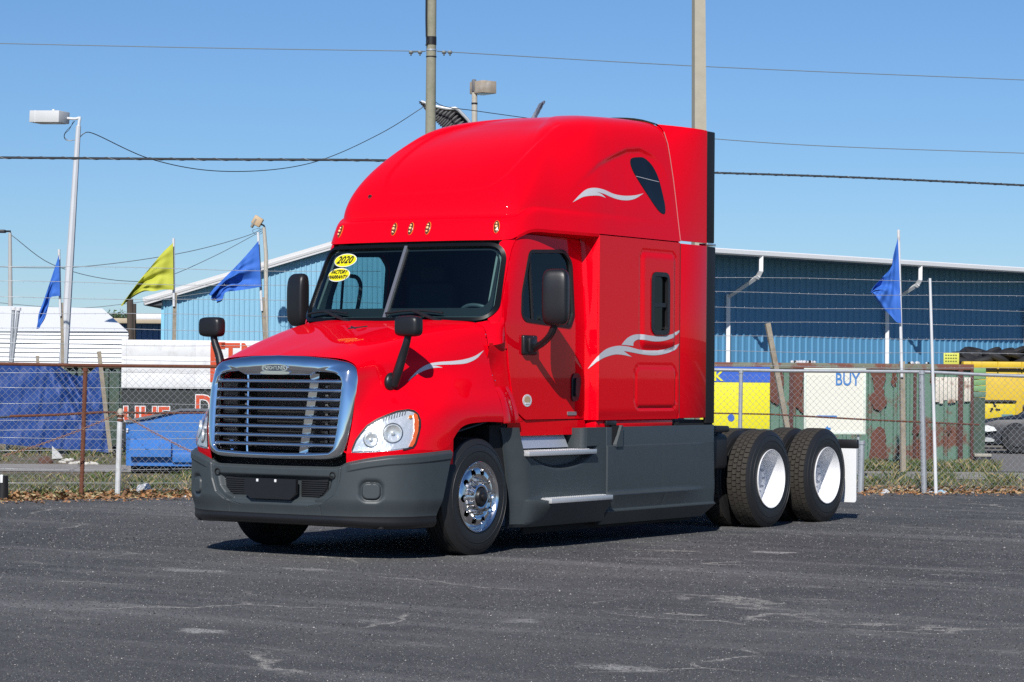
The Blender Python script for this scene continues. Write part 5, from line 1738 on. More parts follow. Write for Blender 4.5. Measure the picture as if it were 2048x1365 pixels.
# gate post with the chain
rt, b0 = stick('gate_post', 'white galvanised gate post with a rusty chain tied round its top', 'post', [(241, 822, 33.0), (240, 840, 33.0), (235, 992, 33.0)], [.034, .036, .036], mat('post_white', (.55, .57, .58), .5, nz=.3, nscale=10, dirt=(.35, .34, .32), dscale=8))
q = at(241, 822, 33.0) - b0
MB().lathe([(q[2] - .01, 0), (q[2] + .03, .02), (q[2] + .0, .040), (q[2] - .03, .040), (q[2] - .03, .036)], 12, 'z', c=(q[0], q[1], 0)).build('cap', mat('post_cap', (.42, .38, .32), .7), rt)
for a in (.05, .10):
    MB().lathe([(q[2] - a, .036), (q[2] - a - .01, .044), (q[2] - a - .03, .044), (q[2] - a - .04, .036)], 12, 'z', c=(q[0], q[1], 0)).build('chain_wrap', RUST, rt)
def chain(u0, v0, d0, u1, v1, d1, label, m, sag):
    a, b = at(u0, v0, d0), at(u1, v1, d1)
    n = int(np.linalg.norm(b - a) / .034); mb = MB(); c0 = (a + b) / 2
    t_ = (b - a) / np.linalg.norm(b - a); up = np.array([0, 0, 1.0]); s_ = np.cross(t_, up); s_ /= np.linalg.norm(s_); u_ = np.cross(s_, t_)
    for i in range(n):
        t = (i + .5) / n; c = a + (b - a) * t - np.array([0, 0, sag * 4 * t * (1 - t)]) - c0
        e = u_ if i % 2 else s_
        mb.tube([c + t_ * .021 * math.cos(k) + e * .012 * math.sin(k) for k in np.linspace(0, 2 * math.pi, 9)], .0052, 5, cap=False)
    o = mb.build('chain', m, None); o.location = tuple(c0)
    return tag(o, label, 'chain')
RCH = mat('chain_rust', (.30, .17, .11), .6, metal=.4, nz=.5, nscale=20)
chain(8, 912, 32.3, 237, 828, 32.95, 'rusty chain hanging in front of the blue tarp, left of the gate post', RCH, .03)
chain(244, 828, 32.95, 430, 925, 32.6, 'rusty chain sloping down in front of the blue dumpster', RCH, .03)
stick('pole', 'slim white pole carrying barbed wire at the asphalt edge, right of the galvanised post', 'pole', [(1860, 557, 35.0), (1866, 760, 35.0), (1872, 989, 35.0)], [.018, .021, .025], PALEP)
for k, (ua, va, ub, vb, lab) in enumerate(((27, 618, 20, 740, 'leaning white pipe beside the white shed, straighter of the two'), (37, 619, 22, 742, 'leaning white pipe beside the white shed, more tilted of the two'))):
    rt, b_ = stick('pipe', lab, 'pipe', [(ua, va, 51.2), (ub, vb, 51.2), (ub - 6, 900, 51.2)], [.035, .035, .035], GALV, group='white pipes by the shed')
    q = at(ua, va, 51.2) - b_
    MB().lathe([(q[2] + .03, 0), (q[2] + .03, .055), (q[2] - .03, .055), (q[2] - .03, .035)], 12, 'z', c=(q[0], q[1], 0)).build('cap', PALEP, rt)
# ---- wooden posts, poles, flags ----------------------------------------------
def flagpole(label, dep, top, joint, foot, wood_w, group='flagpoles on wooden posts'):
    base = gp(foot[0], dep)
    rt = empty('flagpole', tuple(base), 0, label, 'flagpole', group)
    T = lambda u, v: at(u, v, dep) - base
    q = T(*foot); q2 = np.array([0, 0, 0.0])
    MB().tube([T(*top), T(*joint) - np.array([0, 0, .25])], .026, 8).build('pole', PALEP, rt)
    MB().tube([T(joint[0] + 1, joint[1] - 2) + FW * .06, T(*foot) + FW * .06, (T(*foot) + FW * .06) * np.array([1, 1, 0])], wood_w, 4).build('wooden_post', WOOD, rt, sharp=30)
    return rt
def flag(label, dep, upper, lower, m, seed=1, amp=.10, group='flags along the fence'):
    up = crom(np.c_[np.array(upper, float), np.zeros(len(upper))], 36)[:, :2]; lo = crom(np.c_[np.array(lower, float), np.zeros(len(lower))], 36)[:, :2]
    base = at(upper[0][0], upper[0][1], dep); P = []
    for i in range(36):
        s = i / 35; row = []
        for j in range(26):
            t = j / 25
            uv = up[i] * (1 - t) + lo[i] * t
            fold = math.sin(t * 8.5 + s * 4.0 + seed) * .55 + math.sin(t * 4.0 - s * 7 + seed * 2.1) * .45 + .35 * math.sin(t * 17 + s * 9 + seed) + .22 * math.sin(t * 6 - s * 23 + seed * 3) + .15 * math.sin(t * 31 + s * 14)
            d = amp * (s ** .7) * fold * 1.6
            uvx = uv + np.array([3.0 * s * math.sin(t * 9 + seed), 1.5 * s * math.cos(t * 11 + seed)]) * (0 < j < 25)
            row.append(at(uvx[0], uvx[1], dep + d) - base)
        P.append(row)
    o = MB().grid(np.array(P)).build('flag', m, None, sharp=None)
    o.location = tuple(base)
    return tag(o, label, 'flag', group)
def cloth(name, c):
    m = mat(name, c, .75, nz=.06, nscale=4); b = m.node_tree.nodes['Principled BSDF']; return m
FB = cloth('flag_blue', (.028, .13, .50)); FY = cloth('flag_yellow', (.44, .46, .045))
flagpole('white flagpole with the hanging blue flag, beside the tall white lamp post', 52, (118, 499), (121, 608), (124, 700), .045)
flag('narrow blue flag hanging limp beside the white lamp post', 51.9, [(118, 510), (108, 540), (98, 570), (86, 605), (77, 630), (75, 656)], [(120, 592), (111, 593), (102, 595), (97, 612), (90, 637), (77, 658)], FB, 1.0, .05)
flagpole('white flagpole that carries the yellow flag', 50.5, (347, 477), (348, 588), (347, 700), .050)
flag('yellow flag blowing left in front of the pale blue building', 50.4, [(346, 486), (325, 506), (300, 536), (275, 566), (258, 590), (245, 610)], [(347, 580), (325, 580), (308, 583), (290, 583), (270, 592), (244, 612)], FY, 2.2)
flagpole('white flagpole with a wide blue flag, seen over the hood of the truck', 50.5, (516, 465), (524, 597), (532, 720), .055)
flag('wide blue flag blowing left above the truck hood mirror', 50.4, [(517, 482), (495, 508), (470, 535), (448, 557), (428, 577), (418, 590)], [(522, 574), (500, 578), (472, 582), (450, 586), (444, 602), (433, 607)], FB, .4)
flagpole('white flagpole with a blue flag in front of the green container', 43, (1797, 460), (1804, 725), (1807, 930), .055)
flag('blue flag hanging at the right in front of the blue warehouse', 42.9, [(1796, 476), (1787, 510), (1782, 535), (1765, 555), (1747, 576), (1744, 583)], [(1803, 646), (1794, 645), (1780, 630), (1765, 617), (1754, 600), (1745, 586)], FB, 3.1, .07)
stick('leaning_post', 'bare grey wooden post leaning against the rusty container', 'post', [(1535, 647, 45), (1575, 860, 45), (1590, 930, 45)], [.060, .060, .060], WOOD, 4)
stick('leaning_post', 'weathered wooden post leaning at the right edge of the blue tarp', 'post', [(198, 703, 49), (212, 830, 49), (221, 905, 49)], [.055, .055, .055], WOOD, 4)
stick('wooden_stub', 'short wooden post stub poking up behind the blue tarp', 'post', [(75, 712, 51), (77, 760, 51), (78, 880, 51)], [.045, .045, .045], WOOD, 4)
stick('wooden_post', 'taller of two dark timber posts behind the white trailer side', 'post', [(260, 598, 88), (261, 690, 88), (261, 740, 88)], [.11, .11, .11], mat('dark_timber', (.07, .055, .045), .9, nz=.3, nscale=5), 8, group='dark timber posts')
stick('wooden_post', 'shorter of two dark timber posts behind the white trailer side', 'post', [(268, 608, 89), (268, 690, 89), (268, 740, 89)], [.08, .08, .08], mat('dark_timber', (.07, .055, .045), .9), 8, group='dark timber posts')

# ---- lamp posts ------------------------------------------------------------------
def rotbox(mb, c, ax, half, bev=.02):
    """box with given centre, 3 axes and half sizes"""
    M = Matrix(((ax[0][0], ax[1][0], ax[2][0], c[0]), (ax[0][1], ax[1][1], ax[2][1], c[1]), (ax[0][2], ax[1][2], ax[2][2], c[2]), (0, 0, 0, 1)))
    return mb.box([-h for h in half], half, M=M, bev=bev)
UP = np.array([0, 0, 1.0])
rt, b0 = stick('lamp_post', 'tall leaning white lamp post with a big box lamp, behind the blue tarp', 'lamp post', [(157, 252, 54), (142, 490, 54), (126, 740, 54), (119, 890, 54)], [.052, .078, .100, .110], mat('pole_white', (.55, .57, .60), .5, nz=.08, nscale=3), 8)
LB = mat('lamp_box', (.56, .57, .57), .55, nz=.06, nscale=6)
T = lambda u, v, d=54: at(u, v, d) - b0
MB().tube(crom([T(157, 256), T(159, 240), T(160, 236), T(152, 238), T(132, 237)], 20), .030, 8).build('arm', PALEP, rt)
c = T(99, 235)
ax0 = LAT * .93 - FW * .36 - UP * .03; ax0 /= np.linalg.norm(ax0); ax1 = np.cross(UP, ax0); ax1 /= np.linalg.norm(ax1)
lb = rotbox(MB(), c, (ax0, ax1, np.cross(ax0, ax1)), (.36, .22, .125), .015).build('lamp_housing', LB, rt)
rotbox(MB(), c - ax0 * .22 - ax1 * .0, (ax0, ax1, UP), (.008, .225, .129), .003).build('housing_rib', PALEP, lb)
rotbox(MB(), c + UP * .14 + ax0 * .1, (ax0, ax1, UP), (.025, .025, .03), .008).build('photocell', PALEP, lb)
rotbox(MB(), c - UP * .128, (ax0, ax1, UP), (.30, .17, .006), .003).build('lamp_lens', mat('lamp_under', (.25, .26, .27), .3), lb)
cw = MB()
cw.tube(crom([T(150, 242), T(140, 255), T(133, 262), T(128, 272), T(131, 280), T(142, 282), T(153, 279)], 24), .006, 5)
cw.tube(crom([T(147, 243), T(138, 260), T(130, 268), T(129, 275), T(137, 281), T(152, 280)], 24), .006, 5)
cw.build('loose_cable', BLACK, rt)
rt, b0 = stick('lamp_post', 'pale post with a weathered box lamp, rising behind the truck roof beside the eagle', 'lamp post', [(949, 180, 70), (949, 300, 70), (949, 760, 70)], [.075, .080, .11], mat('pole_tan', (.46, .43, .37), .7, nz=.2, nscale=8), 10)
T = lambda u, v, d=70: at(u, v, d) - b0
TAN = mat('lamp_tan', (.36, .30, .235), .7, nz=.25, nscale=5, dirt=(.5, .46, .42), dscale=4)
ax0 = LAT * .80 + FW * .60; ax1 = np.cross(UP, ax0)
lb = rotbox(MB(), T(966, 176), (ax0, ax1, UP), (.24, .30, .17), .02).build('lamp_housing', TAN, rt)
rotbox(MB(), T(966, 176) - UP * .172, (ax0, ax1, UP), (.20, .26, .005), .002).build('lamp_lens', mat('lamp_glass', (.5, .55, .58), .2), lb)
rotbox(MB(), T(948, 172), (LAT, FW, UP), (.06, .10, .17), .03).build('bracket', mat('bracket_dark', (.10, .10, .11), .6), rt)
MB().lathe([(T(949, 206)[2], .076), (T(949, 206)[2], .088), (T(949, 209)[2], .088), (T(949, 209)[2], .078)], 12, 'z', c=(T(949, 206)[0], T(949, 206)[1], 0)).build('collar', BLACK, rt)
rt, b0 = stick('lamp_post', 'grey lamp post at the far left edge with a slim dark lamp head', 'lamp post', [(20, 466, 75), (20.5, 560, 75), (21, 760, 75)], [.050, .062, .080], mat('pole_grey', (.42, .42, .41), .7, nz=.1, nscale=4), 10)
T = lambda u, v, d=75: at(u, v, d) - b0
MB().tube([T(20, 468), T(21, 463), T(8, 463)], .03, 8).build('arm', BLACK, rt)
rotbox(MB(), T(-4, 463), (LAT, FW, UP), (.22, .14, .045), .02).build('lamp_head', mat('lamp_dark', (.03, .03, .035), .5), rt)
rt, b0 = stick('floodlight_post', 'small floodlight on a pale post above the pale blue building', 'floodlight', [(528, 455, 91), (532, 510, 91), (533, 760, 91)], [.06, .075, .08], mat('pole_tan', (.46, .43, .37), .7), 8)
T = lambda u, v, d=91: at(u, v, d) - b0
ax0 = LAT * .85 - UP * .5; ax0 /= np.linalg.norm(ax0); ax2 = np.cross(ax0, FW); ax2 = np.cross(FW, ax0) * -1
lb = rotbox(MB(), T(515, 443), (ax0, FW, np.cross(ax0, FW)), (.17, .15, .17), .04).build('floodlight_head', mat('flood_tan', (.50, .36, .22), .6, nz=.1), rt)
rotbox(MB(), T(508, 447), (ax0, FW, np.cross(ax0, FW)), (.04, .16, .18), .02).build('head_rim', mat('flood_rim', (.25, .22, .18), .6), lb)
MB().tube(crom([T(521, 449), T(528, 452), T(529, 458)], 8), .03, 6).build('bracket', BLACK, rt)
lp_ = [T(527, 462), T(522, 468), T(510, 468), T(505, 462), T(512, 458), T(524, 459), T(530, 461)]
MB().tube(crom(lp_, 30), .008, 5).build('cable_loop', BLACK, rt)

# ---- utility pole, concrete pole, wires -------------------------------------------
WPOLE = mat('pole_wood', (.27, .26, .195), .9, nz=.3, nscale=6, bump=.5, bscale=20, dirt=(.15, .16, .10), dscale=3)
rt, b0 = stick('utility_pole', 'tall weathered wooden utility pole rising behind the truck roof', 'utility pole', [(864, -60, 60), (862, 150, 60), (860, 400, 60), (858, 760, 60)], [.110, .118, .130, .150], WPOLE, 16)
T = lambda u, v, d=60: at(u, v, d) - b0
for v0, v1, mm, nm in ((74, 90, RUBBER, 'tape_band'), (99, 102, GALV, 'steel_band'), (113, 115, RUBBER, 'wire_tie')):
    z0, z1 = T(862, v1)[2], T(862, v0)[2]
    cc = T(862.5, v0)
    MB().lathe([(z0, .118), (z0, .126), (z1, .126), (z1, .118)], 16, 'z', c=(cc[0], cc[1], 0)).build(nm, mm, rt)
MB().tube([T(853, -60, 59.9), T(852.5, 40, 59.9), T(853, 72, 59.9), T(855, 85, 59.9), T(852, 92, 59.9)], .022, 8).build('conduit', BLACK, rt)
hw = MB()
for s, uu in ((-1, (851, 840, 822)), (1, (874, 888, 900))):
    hw.tube([T(uu[0], 103), T(uu[1], 104), T(uu[2], 105)], .012, 6)
    for u_ in (uu[1], uu[2]):
        q = T(u_, 105); rotbox(hw, q, (LAT, FW, UP), (.05, .035, .035), .012)
        rotbox(hw, q - UP * .05, (LAT, FW, UP), (.02, .02, .03), .006)
hw.build('line_clamp', mat('clamp_dark', (.12, .13, .13), .5, metal=.6), rt)['kind'] = 'stuff'
rt, b0 = stick('concrete_pole', 'thick square concrete pole rising behind the rear of the truck roof', 'utility pole', [(1397, -60, 52), (1398, 262, 52), (1399, 760, 52)], [.155, .172, .20], mat('pole_concrete', (.40, .37, .29), .9, nz=.12, nscale=5, bump=.2, bscale=30), 4)
def wire(label, pts, rad, m, name='power_line', n=60, group=None, twist=False):
    P = np.array([at(*p) for p in pts]); c0 = P.mean(0)
    C_ = crom(P, n) - c0
    mb = MB().tube(C_, rad, 6)
    if twist:
        C2 = crom(P, n * 6) - c0
        k = np.arange(len(C2)) * .55
        Q = C2 + np.stack([0 * k, rad * 1.1 * np.cos(k), rad * 1.1 * np.sin(k)], 1)
        mb.tube(Q, rad * .28, 4, mi=1)
        o = mb.build(name, [m, mat('lash_wire', (.12, .13, .14), .5)], None)
    else:
        o = mb.build(name, m, None)
    o.location = tuple(c0)
    return tag(o, label, 'wire', group)
WG = mat('wire_grey', (.16, .19, .21), .6); WB = mat('wire_black', (.018, .020, .024), .5)
wire('highest pale wire, from the left edge to the utility pole', [(-60, 86, 60), (400, 96, 60), (851, 103, 60)], .010, WG)
wire('highest pale wire, from the utility pole to the right edge', [(874, 103, 60), (1400, 133, 62), (2110, 163, 64)], .010, WG)
wire('thick black bundled cable crossing the sky at left, behind the truck roof', [(-60, 315, 50), (400, 319, 50), (800, 322, 50), (1100, 333, 50), (1300, 342, 50)], .024, WB, 'power_cable', twist=True)
wire('thick black cable crossing the blue sky right of the truck', [(1300, 342, 50), (1700, 355, 50), (2110, 374, 50)], .020, WB, 'power_cable', twist=True)
wire('thin wire above the thick cable at right of the truck', [(1300, 268, 56), (1600, 290, 57), (2110, 309, 58)], .009, WG)
wire('long drooping wire from the white lamp post up to the utility pole', [(157, 277, 54), (170, 266, 54), (182, 266, 54.2), (300, 318, 55.5), (445, 343, 57), (620, 327, 58.5), (760, 268, 59.5), (838, 220, 60), (858, 206, 60)], .010, WB, 'service_wire', 90)
wire('thin sagging wire from the utility pole past the eagle wing', [(870, 204, 60), (884, 212, 60), (950, 222, 60.4), (1065, 238, 60.5), (1180, 253, 58.5), (1300, 268, 56)], .009, WB, 'service_wire')
wire('thin wire crossing low at left up to the floodlight', [(-60, 531, 80), (60, 536, 80), (160, 534, 81), (350, 509, 84), (505, 468, 90), (524, 458, 91)], .012, WG, 'service_wire')
wire('thin wire running down from the far left lamp post', [(22, 470, 75), (30, 476, 75), (90, 522, 76), (150, 545, 77), (210, 558, 78), (262, 563, 79), (330, 555, 83), (430, 512, 87), (524, 462, 91)], .011, WG, 'service_wire')
wire('faint low wire just above the white shed roof', [(-60, 600, 92), (90, 614, 92), (170, 616, 92), (260, 607, 92), (420, 585, 92)], .011, WG, 'service_wire')

# ---- eagle sculpture ------------------------------------------------------------
ED = mat('eagle_dark', (.022, .021, .024), .5, nz=.3, nscale=12); EP = mat('eagle_pale', (.50, .52, .54), .4, metal=.4)
EB = mat('eagle_blue', (.07, .08, .12), .5, nz=.3, nscale=12)
b0 = gp(985, 66)
rt = empty('eagle_sculpture', tuple(b0), 0, 'dark eagle sculpture with spread wings showing above the truck roof', 'sculpture')
T = lambda u, v, d=66: at(u, v, d) - b0
def feather(p, q, w, m, par, thick=.012, bow=.0):
    p, q = np.array(p), np.array(q); d = q - p; L_ = np.linalg.norm(d); d /= L_
    s = np.cross(d, FW); s /= np.linalg.norm(s); V = []; ts = [0, .15, .45, .75, .92, 1]; ws = [.4, .75, 1, .9, .55, .08]
    for t, k in zip(ts, ws):
        c = p + d * L_ * t
        V += [c + s * w * k, c + FW * -thick, c - s * w * k, c + FW * thick]
    F = [(i * 4 + j, i * 4 + (j + 1) % 4, (i + 1) * 4 + (j + 1) % 4, (i + 1) * 4 + j) for i in range(5) for j in range(4)]
    return MB().add(V, F).build('feather', m, par, sharp=30)
lead = crom(np.c_[[(968, 292), (950, 264), (938, 243), (924, 228), (912, 217), (900, 218), (884, 216), (862, 211), (846, 205), (837, 202)], np.zeros(10)], 60)[:, :2]
trail = crom(np.c_[[(935, 300), (912, 285), (900, 268), (893, 257), (884, 251), (876, 244), (866, 236), (856, 226), (848, 216), (840, 205)], np.zeros(10)], 60)[:, :2]
P = [[T(l[0], l[1]) * (1 - t) + T(k_[0], k_[1]) * t + FW * (.05 + .10 * math.sin(t * 3)) for t in np.linspace(0, .82, 8)] for l, k_ in zip(lead, trail)]
wing = MB().grid(np.array(P)).grid(np.array(P) + FW * .05).build('wing', ED, rt, sharp=40)
for i in range(0, 60, 2):
    a = lead[i] * .45 + trail[i] * .55; b = trail[min(59, i)] + (trail[i] - lead[i]) * .10
    feather(T(a[0], a[1], 65.9), T(b[0], b[1] , 65.9), .040, ED, wing)
for i in range(1, 60, 3):
    a = lead[i] * .8 + trail[i] * .2; b = lead[i] * .4 + trail[i] * .6
    feather(T(a[0] + 1, a[1], 65.85), T(b[0], b[1], 65.85), .042, ED, wing)
MB().tube([T(l[0], l[1], 65.9) for l in lead[::3]], [.045 if i > 2 else .05 for i in range(20)], 8).build('wing_edge', EP, wing)
lead2 = np.array([(1035, 292), (1060, 250), (1070, 225), (1079, 208), (1085, 203)]); 
for i in range(12):
    t = i / 11; a = np.array([1048 + 30 * t, 278 - 62 * t]); b = a + np.array([9 - 3 * t + 6 * (i % 2), -30 + 16 * t])
    feather(T(a[0], a[1], 65.8 + .2 * t), T(b[0], b[1], 65.9 + .2 * t), .045, EB, wing)
MB().tube([T(1030, 300), T(1055, 262), T(1068, 240), T(1079, 214), T(1085, 204)], [.11, .075, .055, .035, .012], 8).build('wing', EB, rt)
bm = bmesh.new(); bmesh.ops.create_uvsphere(bm, u_segments=16, v_segments=12, radius=1)
cb = T(1000, 320); V = [cb + LAT * v.co.x * .26 + FW * v.co.y * .28 + UP * v.co.z * .62 for v in bm.verts]; bm.verts.index_update(); F = [[v.index for v in f.verts] for f in bm.faces]
ch_ = T(1000, 272); V2 = [ch_ + LAT * v.co.x * .13 + FW * v.co.y * .17 + UP * v.co.z * .14 for v in bm.verts]; bm.free()
MB().add(V, F).build('body', ED, rt); MB().add(V2, F).build('head', PALEP, rt)
MB().tube([T(1000, 300), T(1000, 760)], .09, 10).build('stand', GALV, rt)

# ---- buildings ---------------------------------------------------------------------
def corrug(xs0, xs1, period, depth, zt, zb, y=0.0, axis='x'):
    """vertical-ribbed sheet wall; zt(x) top height"""
    xs = []; d = []
    x = xs0
    while x < xs1:
        for a, h in ((0, 0), (.62, 0), (.70, 1), (.92, 1), (1.0, 0)):
            if a < 1.0: xs.append(x + a * period); d.append(h * depth)
        x += period
    xs = np.clip(np.array(xs), xs0, xs1); d = np.array(d)
    return np.array([[(a, y - h, zb), (a, y - h, zt(a))] for a, h in zip(xs, d)])
s = Site(560, 95); s.o[2] = 0
rt = s.root('metal_building', 'pale blue metal building with a sloping gable roof, left behind the truck', 'building')
xl = s.p(326, 600)[0]; xr_ = s.p(1290, 600)[0]; ue, ve = 288, 598; upk, vpk = 800, 446
pe, pk, pr_ = s.p(ue, ve), s.p(upk, vpk), s.p(1312, 598)
def ztop(x):
    return (pe[2] + (pk[2] - pe[2]) * (x - pe[0]) / (pk[0] - pe[0]) if x < pk[0] else pk[2] + (pr_[2] - pk[2]) * (x - pk[0]) / (pr_[0] - pk[0])) - .12
MB().grid(corrug(xl, xr_, .19, .035, ztop, -.05)).build('wall', BLUEL, rt, sharp=20)
yb = 24
for a, b in ((pe, pk), (pk, pr_)):
    n_ = np.array([-(b[2] - a[2]), 0, b[0] - a[0]]); n_ /= np.linalg.norm(n_)
    mb = MB(); t1 = n_ * .24
    A4 = [np.array([a[0], -.32, a[2]]), np.array([b[0], -.32, b[2]])]
    V = [A4[0], A4[1], A4[1] + [0, yb, 0], A4[0] + [0, yb, 0]]; V = V + [v - t1 * .45 for v in V]
    mb.add(V, [(0, 1, 2, 3), (4, 7, 6, 5), (0, 4, 5, 1), (1, 5, 6, 2), (2, 6, 7, 3), (3, 7, 4, 0)]); mb.build('roof', mat('roof_grey', (.36, .36, .36), .5), rt, sharp=20)
    for k, (o0, o1, yy, mm) in enumerate(((.04, -.09, -.36, 'roof_trim'), (-.085, -.17, -.39, 'gutter_strip'), (-.165, -.25, -.37, 'roof_trim'))):
        V = []
        for e in (a, b):
            for oo in (o0, o1):
                for y_ in (yy, yy + .06):
                    V.append(np.array([e[0], y_, e[2]]) + n_ * oo)
        MB().add(V, [(0, 2, 6, 4), (0, 1, 3, 2), (4, 6, 7, 5), (0, 4, 5, 1), (2, 3, 7, 6), (1, 5, 7, 3)]).build(mm, mat('trim_%d' % k, [(.62, .62, .62), (.48, .48, .48), (.55, .55, .56)][k], .5), rt, sharp=20)
q = s.p(319, 602)
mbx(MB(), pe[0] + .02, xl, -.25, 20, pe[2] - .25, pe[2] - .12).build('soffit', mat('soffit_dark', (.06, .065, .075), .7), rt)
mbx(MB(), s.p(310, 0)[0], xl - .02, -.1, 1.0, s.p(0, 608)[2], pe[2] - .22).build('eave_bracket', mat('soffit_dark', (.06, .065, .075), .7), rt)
mbx(MB(), xl - .06, xl + .07, -.06, .02, 0, ztop(xl) - .05).build('corner_trim', mat('corner_blue', (.22, .52, .70), .5), rt)
mbx(MB(), xl, xl + .05, .02, yb - .5, 0, pe[2] - .3).build('wall', BLUEL, rt)
# warehouse on the right
E0 = LAT * 6.03 + FW * 75 + np.array([CAM[0], CAM[1], 0]); ez = 5.38
rt = empty('warehouse', tuple(E0), YAW + R(45), 'long blue warehouse with a white gutter and deep shaded eave, right behind the truck', 'building')
MB().grid(corrug(-3, 34, .31, .04, lambda x: ez + .0, -.05, y=1.65)).build('wall', BLUEM, rt, sharp=20)
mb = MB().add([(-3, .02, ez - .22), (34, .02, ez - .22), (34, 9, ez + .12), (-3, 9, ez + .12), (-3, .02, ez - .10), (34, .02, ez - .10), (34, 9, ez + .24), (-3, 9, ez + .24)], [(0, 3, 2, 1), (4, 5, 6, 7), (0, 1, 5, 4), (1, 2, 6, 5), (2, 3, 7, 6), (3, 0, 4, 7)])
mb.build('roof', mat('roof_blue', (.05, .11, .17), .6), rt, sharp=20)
gm = [(-.0, -.02), (-.12, -.02), (-.15, -.05), (-.15, -.16), (-.12, -.20), (-.0, -.20)]
MB().grid(np.array([[(x, a, ez + b) for a, b in gm] for x in (-3, 34)]), closev=True).build('gutter', TRIM, rt, sharp=30)
for x0, x1 in ((1.9, 2.25), (9.9, 10.25), (17.9, 18.25), (25.9, 26.25)):
    mb = MB()
    mb.tube([(x0, -.06, ez - .18), (x0, -.06, ez - .62), (x0 + .05, .12, ez - .82)], .085, 4)
    mb.tube([(x0 + .03, .02, ez - .76), (x1, 1.48, ez - 1.35)], .075, 4)
    mb.tube([(x1, 1.50, ez - 1.28), (x1, 1.50, .1)], .085, 4)
    mb.build('downspout', TRIM, rt, sharp=30)
MB().box((-3, 1.72, -.05), (-2.9, 9, ez - .16)).build('wall', BLUEM, rt)
# tan low building far left
s = Site(270, 108); rt = s.root('low_building', 'low tan-roofed building with a blue wall, beyond the white shed', 'building')
x0, x1 = s.p(180, 0)[0], s.p(345, 0)[0]
MB().grid(corrug(x0, x1, .24, .05, lambda x: s.p(0, 648)[2], -.05)).build('wall', mat('wall_blue_dark', (.075, .17, .36), .6), rt, sharp=20)
mbx(MB(), x0 - .2, x1 + .2, -.9, 12, s.p(0, 648)[2], s.p(0, 640)[2], bev=.02).build('roof', mat('roof_tan', (.42, .35, .25), .8, nz=.2, nscale=2), rt)
mbx(MB(), x0 - .2, x1 + .2, 3, 12, s.p(0, 640)[2], s.p(0, 634)[2], bev=.02).build('roof', mat('roof_tan', (.42, .35, .25), .8), rt)
s2 = Site(296, 110); rt2 = s2.root('rooftop_unit', 'white rooftop unit on the low tan building', 'rooftop unit')
mbx(MB(), s2.p(266, 0)[0], s2.p(328, 0)[0], 0, 3, s2.p(0, 642)[2], s2.p(0, 628)[2], bev=.05).build('housing', PALEP, rt2)
mbx(MB(), s2.p(272, 0)[0], s2.p(326, 0)[0], -.03, .1, s2.p(0, 640)[2], s2.p(0, 635)[2], bev=.02).build('louvre', mat('louvre_grey', (.5, .51, .53), .6), rt2)
# tree tops
s3 = Site(230, 130); rt3 = s3.root('tree', 'small green tree top showing above the low tan building', 'tree')
MB().tube([(0, 0, 0), (.05, 0, 1.6), (0, 0, s3.p(0, 640)[2])], [.12, .09, .05], 7).build('trunk', WOOD, rt3)
nl = 1200; c_ = rng.normal(0, 1, (nl, 3)) * np.array([.42, .4, .16]) + np.array([0, 0, s3.p(0, 634)[2] - .12]); a_ = rng.normal(0, 1, (nl, 3)) * .045; b_ = rng.normal(0, 1, (nl, 3)) * .045
mb = MB(); mb.v = [tuple(v) for v in np.stack([c_ - a_, c_ + b_, c_ + a_], 1).reshape(-1, 3)]; mb.f = [(3 * i, 3 * i + 1, 3 * i + 2) for i in range(nl)]; mb.mi = list(rng.integers(0, 2, nl))
mb.build('crown', [mat('leaf_green', (.06, .10, .035), .7), mat('leaf_dark', (.03, .055, .02), .7)], rt3, sharp=None)['kind'] = 'stuff'
# white shed
s = Site(90, 58); rt = s.root('white_shed', 'white shed with horizontal siding and a pale sloping roof, behind the blue tarp', 'shed')
xa, xb = s.p(-70, 0)[0], s.p(256, 0)[0]
SH = mat('shed_white', (.74, .76, .78), .5, nz=.04, nscale=2)
zlist = [s.p(0, v)[2] for v in (664, 671, 679, 688, 697, 706, 715, 724, 733, 742, 751)]
bd = None
for a, b in zip(zlist[:-1], zlist[1:]):
    V = [(xa, .0, a), (xb, .0, a), (xb, -.035, b + .012), (xa, -.035, b + .012), (xb, .02, b + .012), (xa, .02, b + .012)]
    MB().add(V, [(0, 3, 2, 1), (3, 5, 4, 2)]).build('siding_board', SH, rt, sharp=10)
MB().add([(xa, .03, 0), (xb - .01, .03, 0), (xb - 1.5, 6, 0), (xa, 6, 0), (xa, .03, zlist[0] - .02), (xb - .01, .03, zlist[0] - .02), (xb - 1.5, 6, zlist[0] - .02), (xa, 6, zlist[0] - .02)], [(0, 3, 2, 1), (4, 5, 6, 7), (0, 1, 5, 4), (1, 2, 6, 5), (2, 3, 7, 6), (3, 0, 4, 7)]).build('wall', SH, rt, sharp=20)
z1 = zlist[0]; zt_ = s.p(0, 628)[2] + .06
V = [(xa, -.06, z1), (xb, -.06, z1 + .02), (s.p(206, 0)[0] - .45, 2.6, zt_ + .14), (xa, 2.6, zt_ + .18), (xb - 1.45, 6, z1), (xa, 6, z1)]
MB().add(V, [(0, 1, 2, 3), (1, 4, 2), (3, 2, 4, 5)]).build('roof', mat('shed_roof', (.82, .83, .84), .5), rt, sharp=10)
s4 = Site(130, 66); rt4 = s4.root('roof_vent', 'flat white vent box above the white shed roof', 'roof vent')
mbx(MB(), s4.p(92, 0)[0], s4.p(166, 0)[0], 0, 1.5, s4.p(0, 634)[2], s4.p(0, 621)[2], bev=.03).build('housing', mat('vent_white', (.6, .62, .64), .5), rt4)
mbx(MB(), s4.p(96, 0)[0], s4.p(160, 0)[0], .2, 1.3, 0, s4.p(0, 633)[2]).build('duct', GALV, rt4)

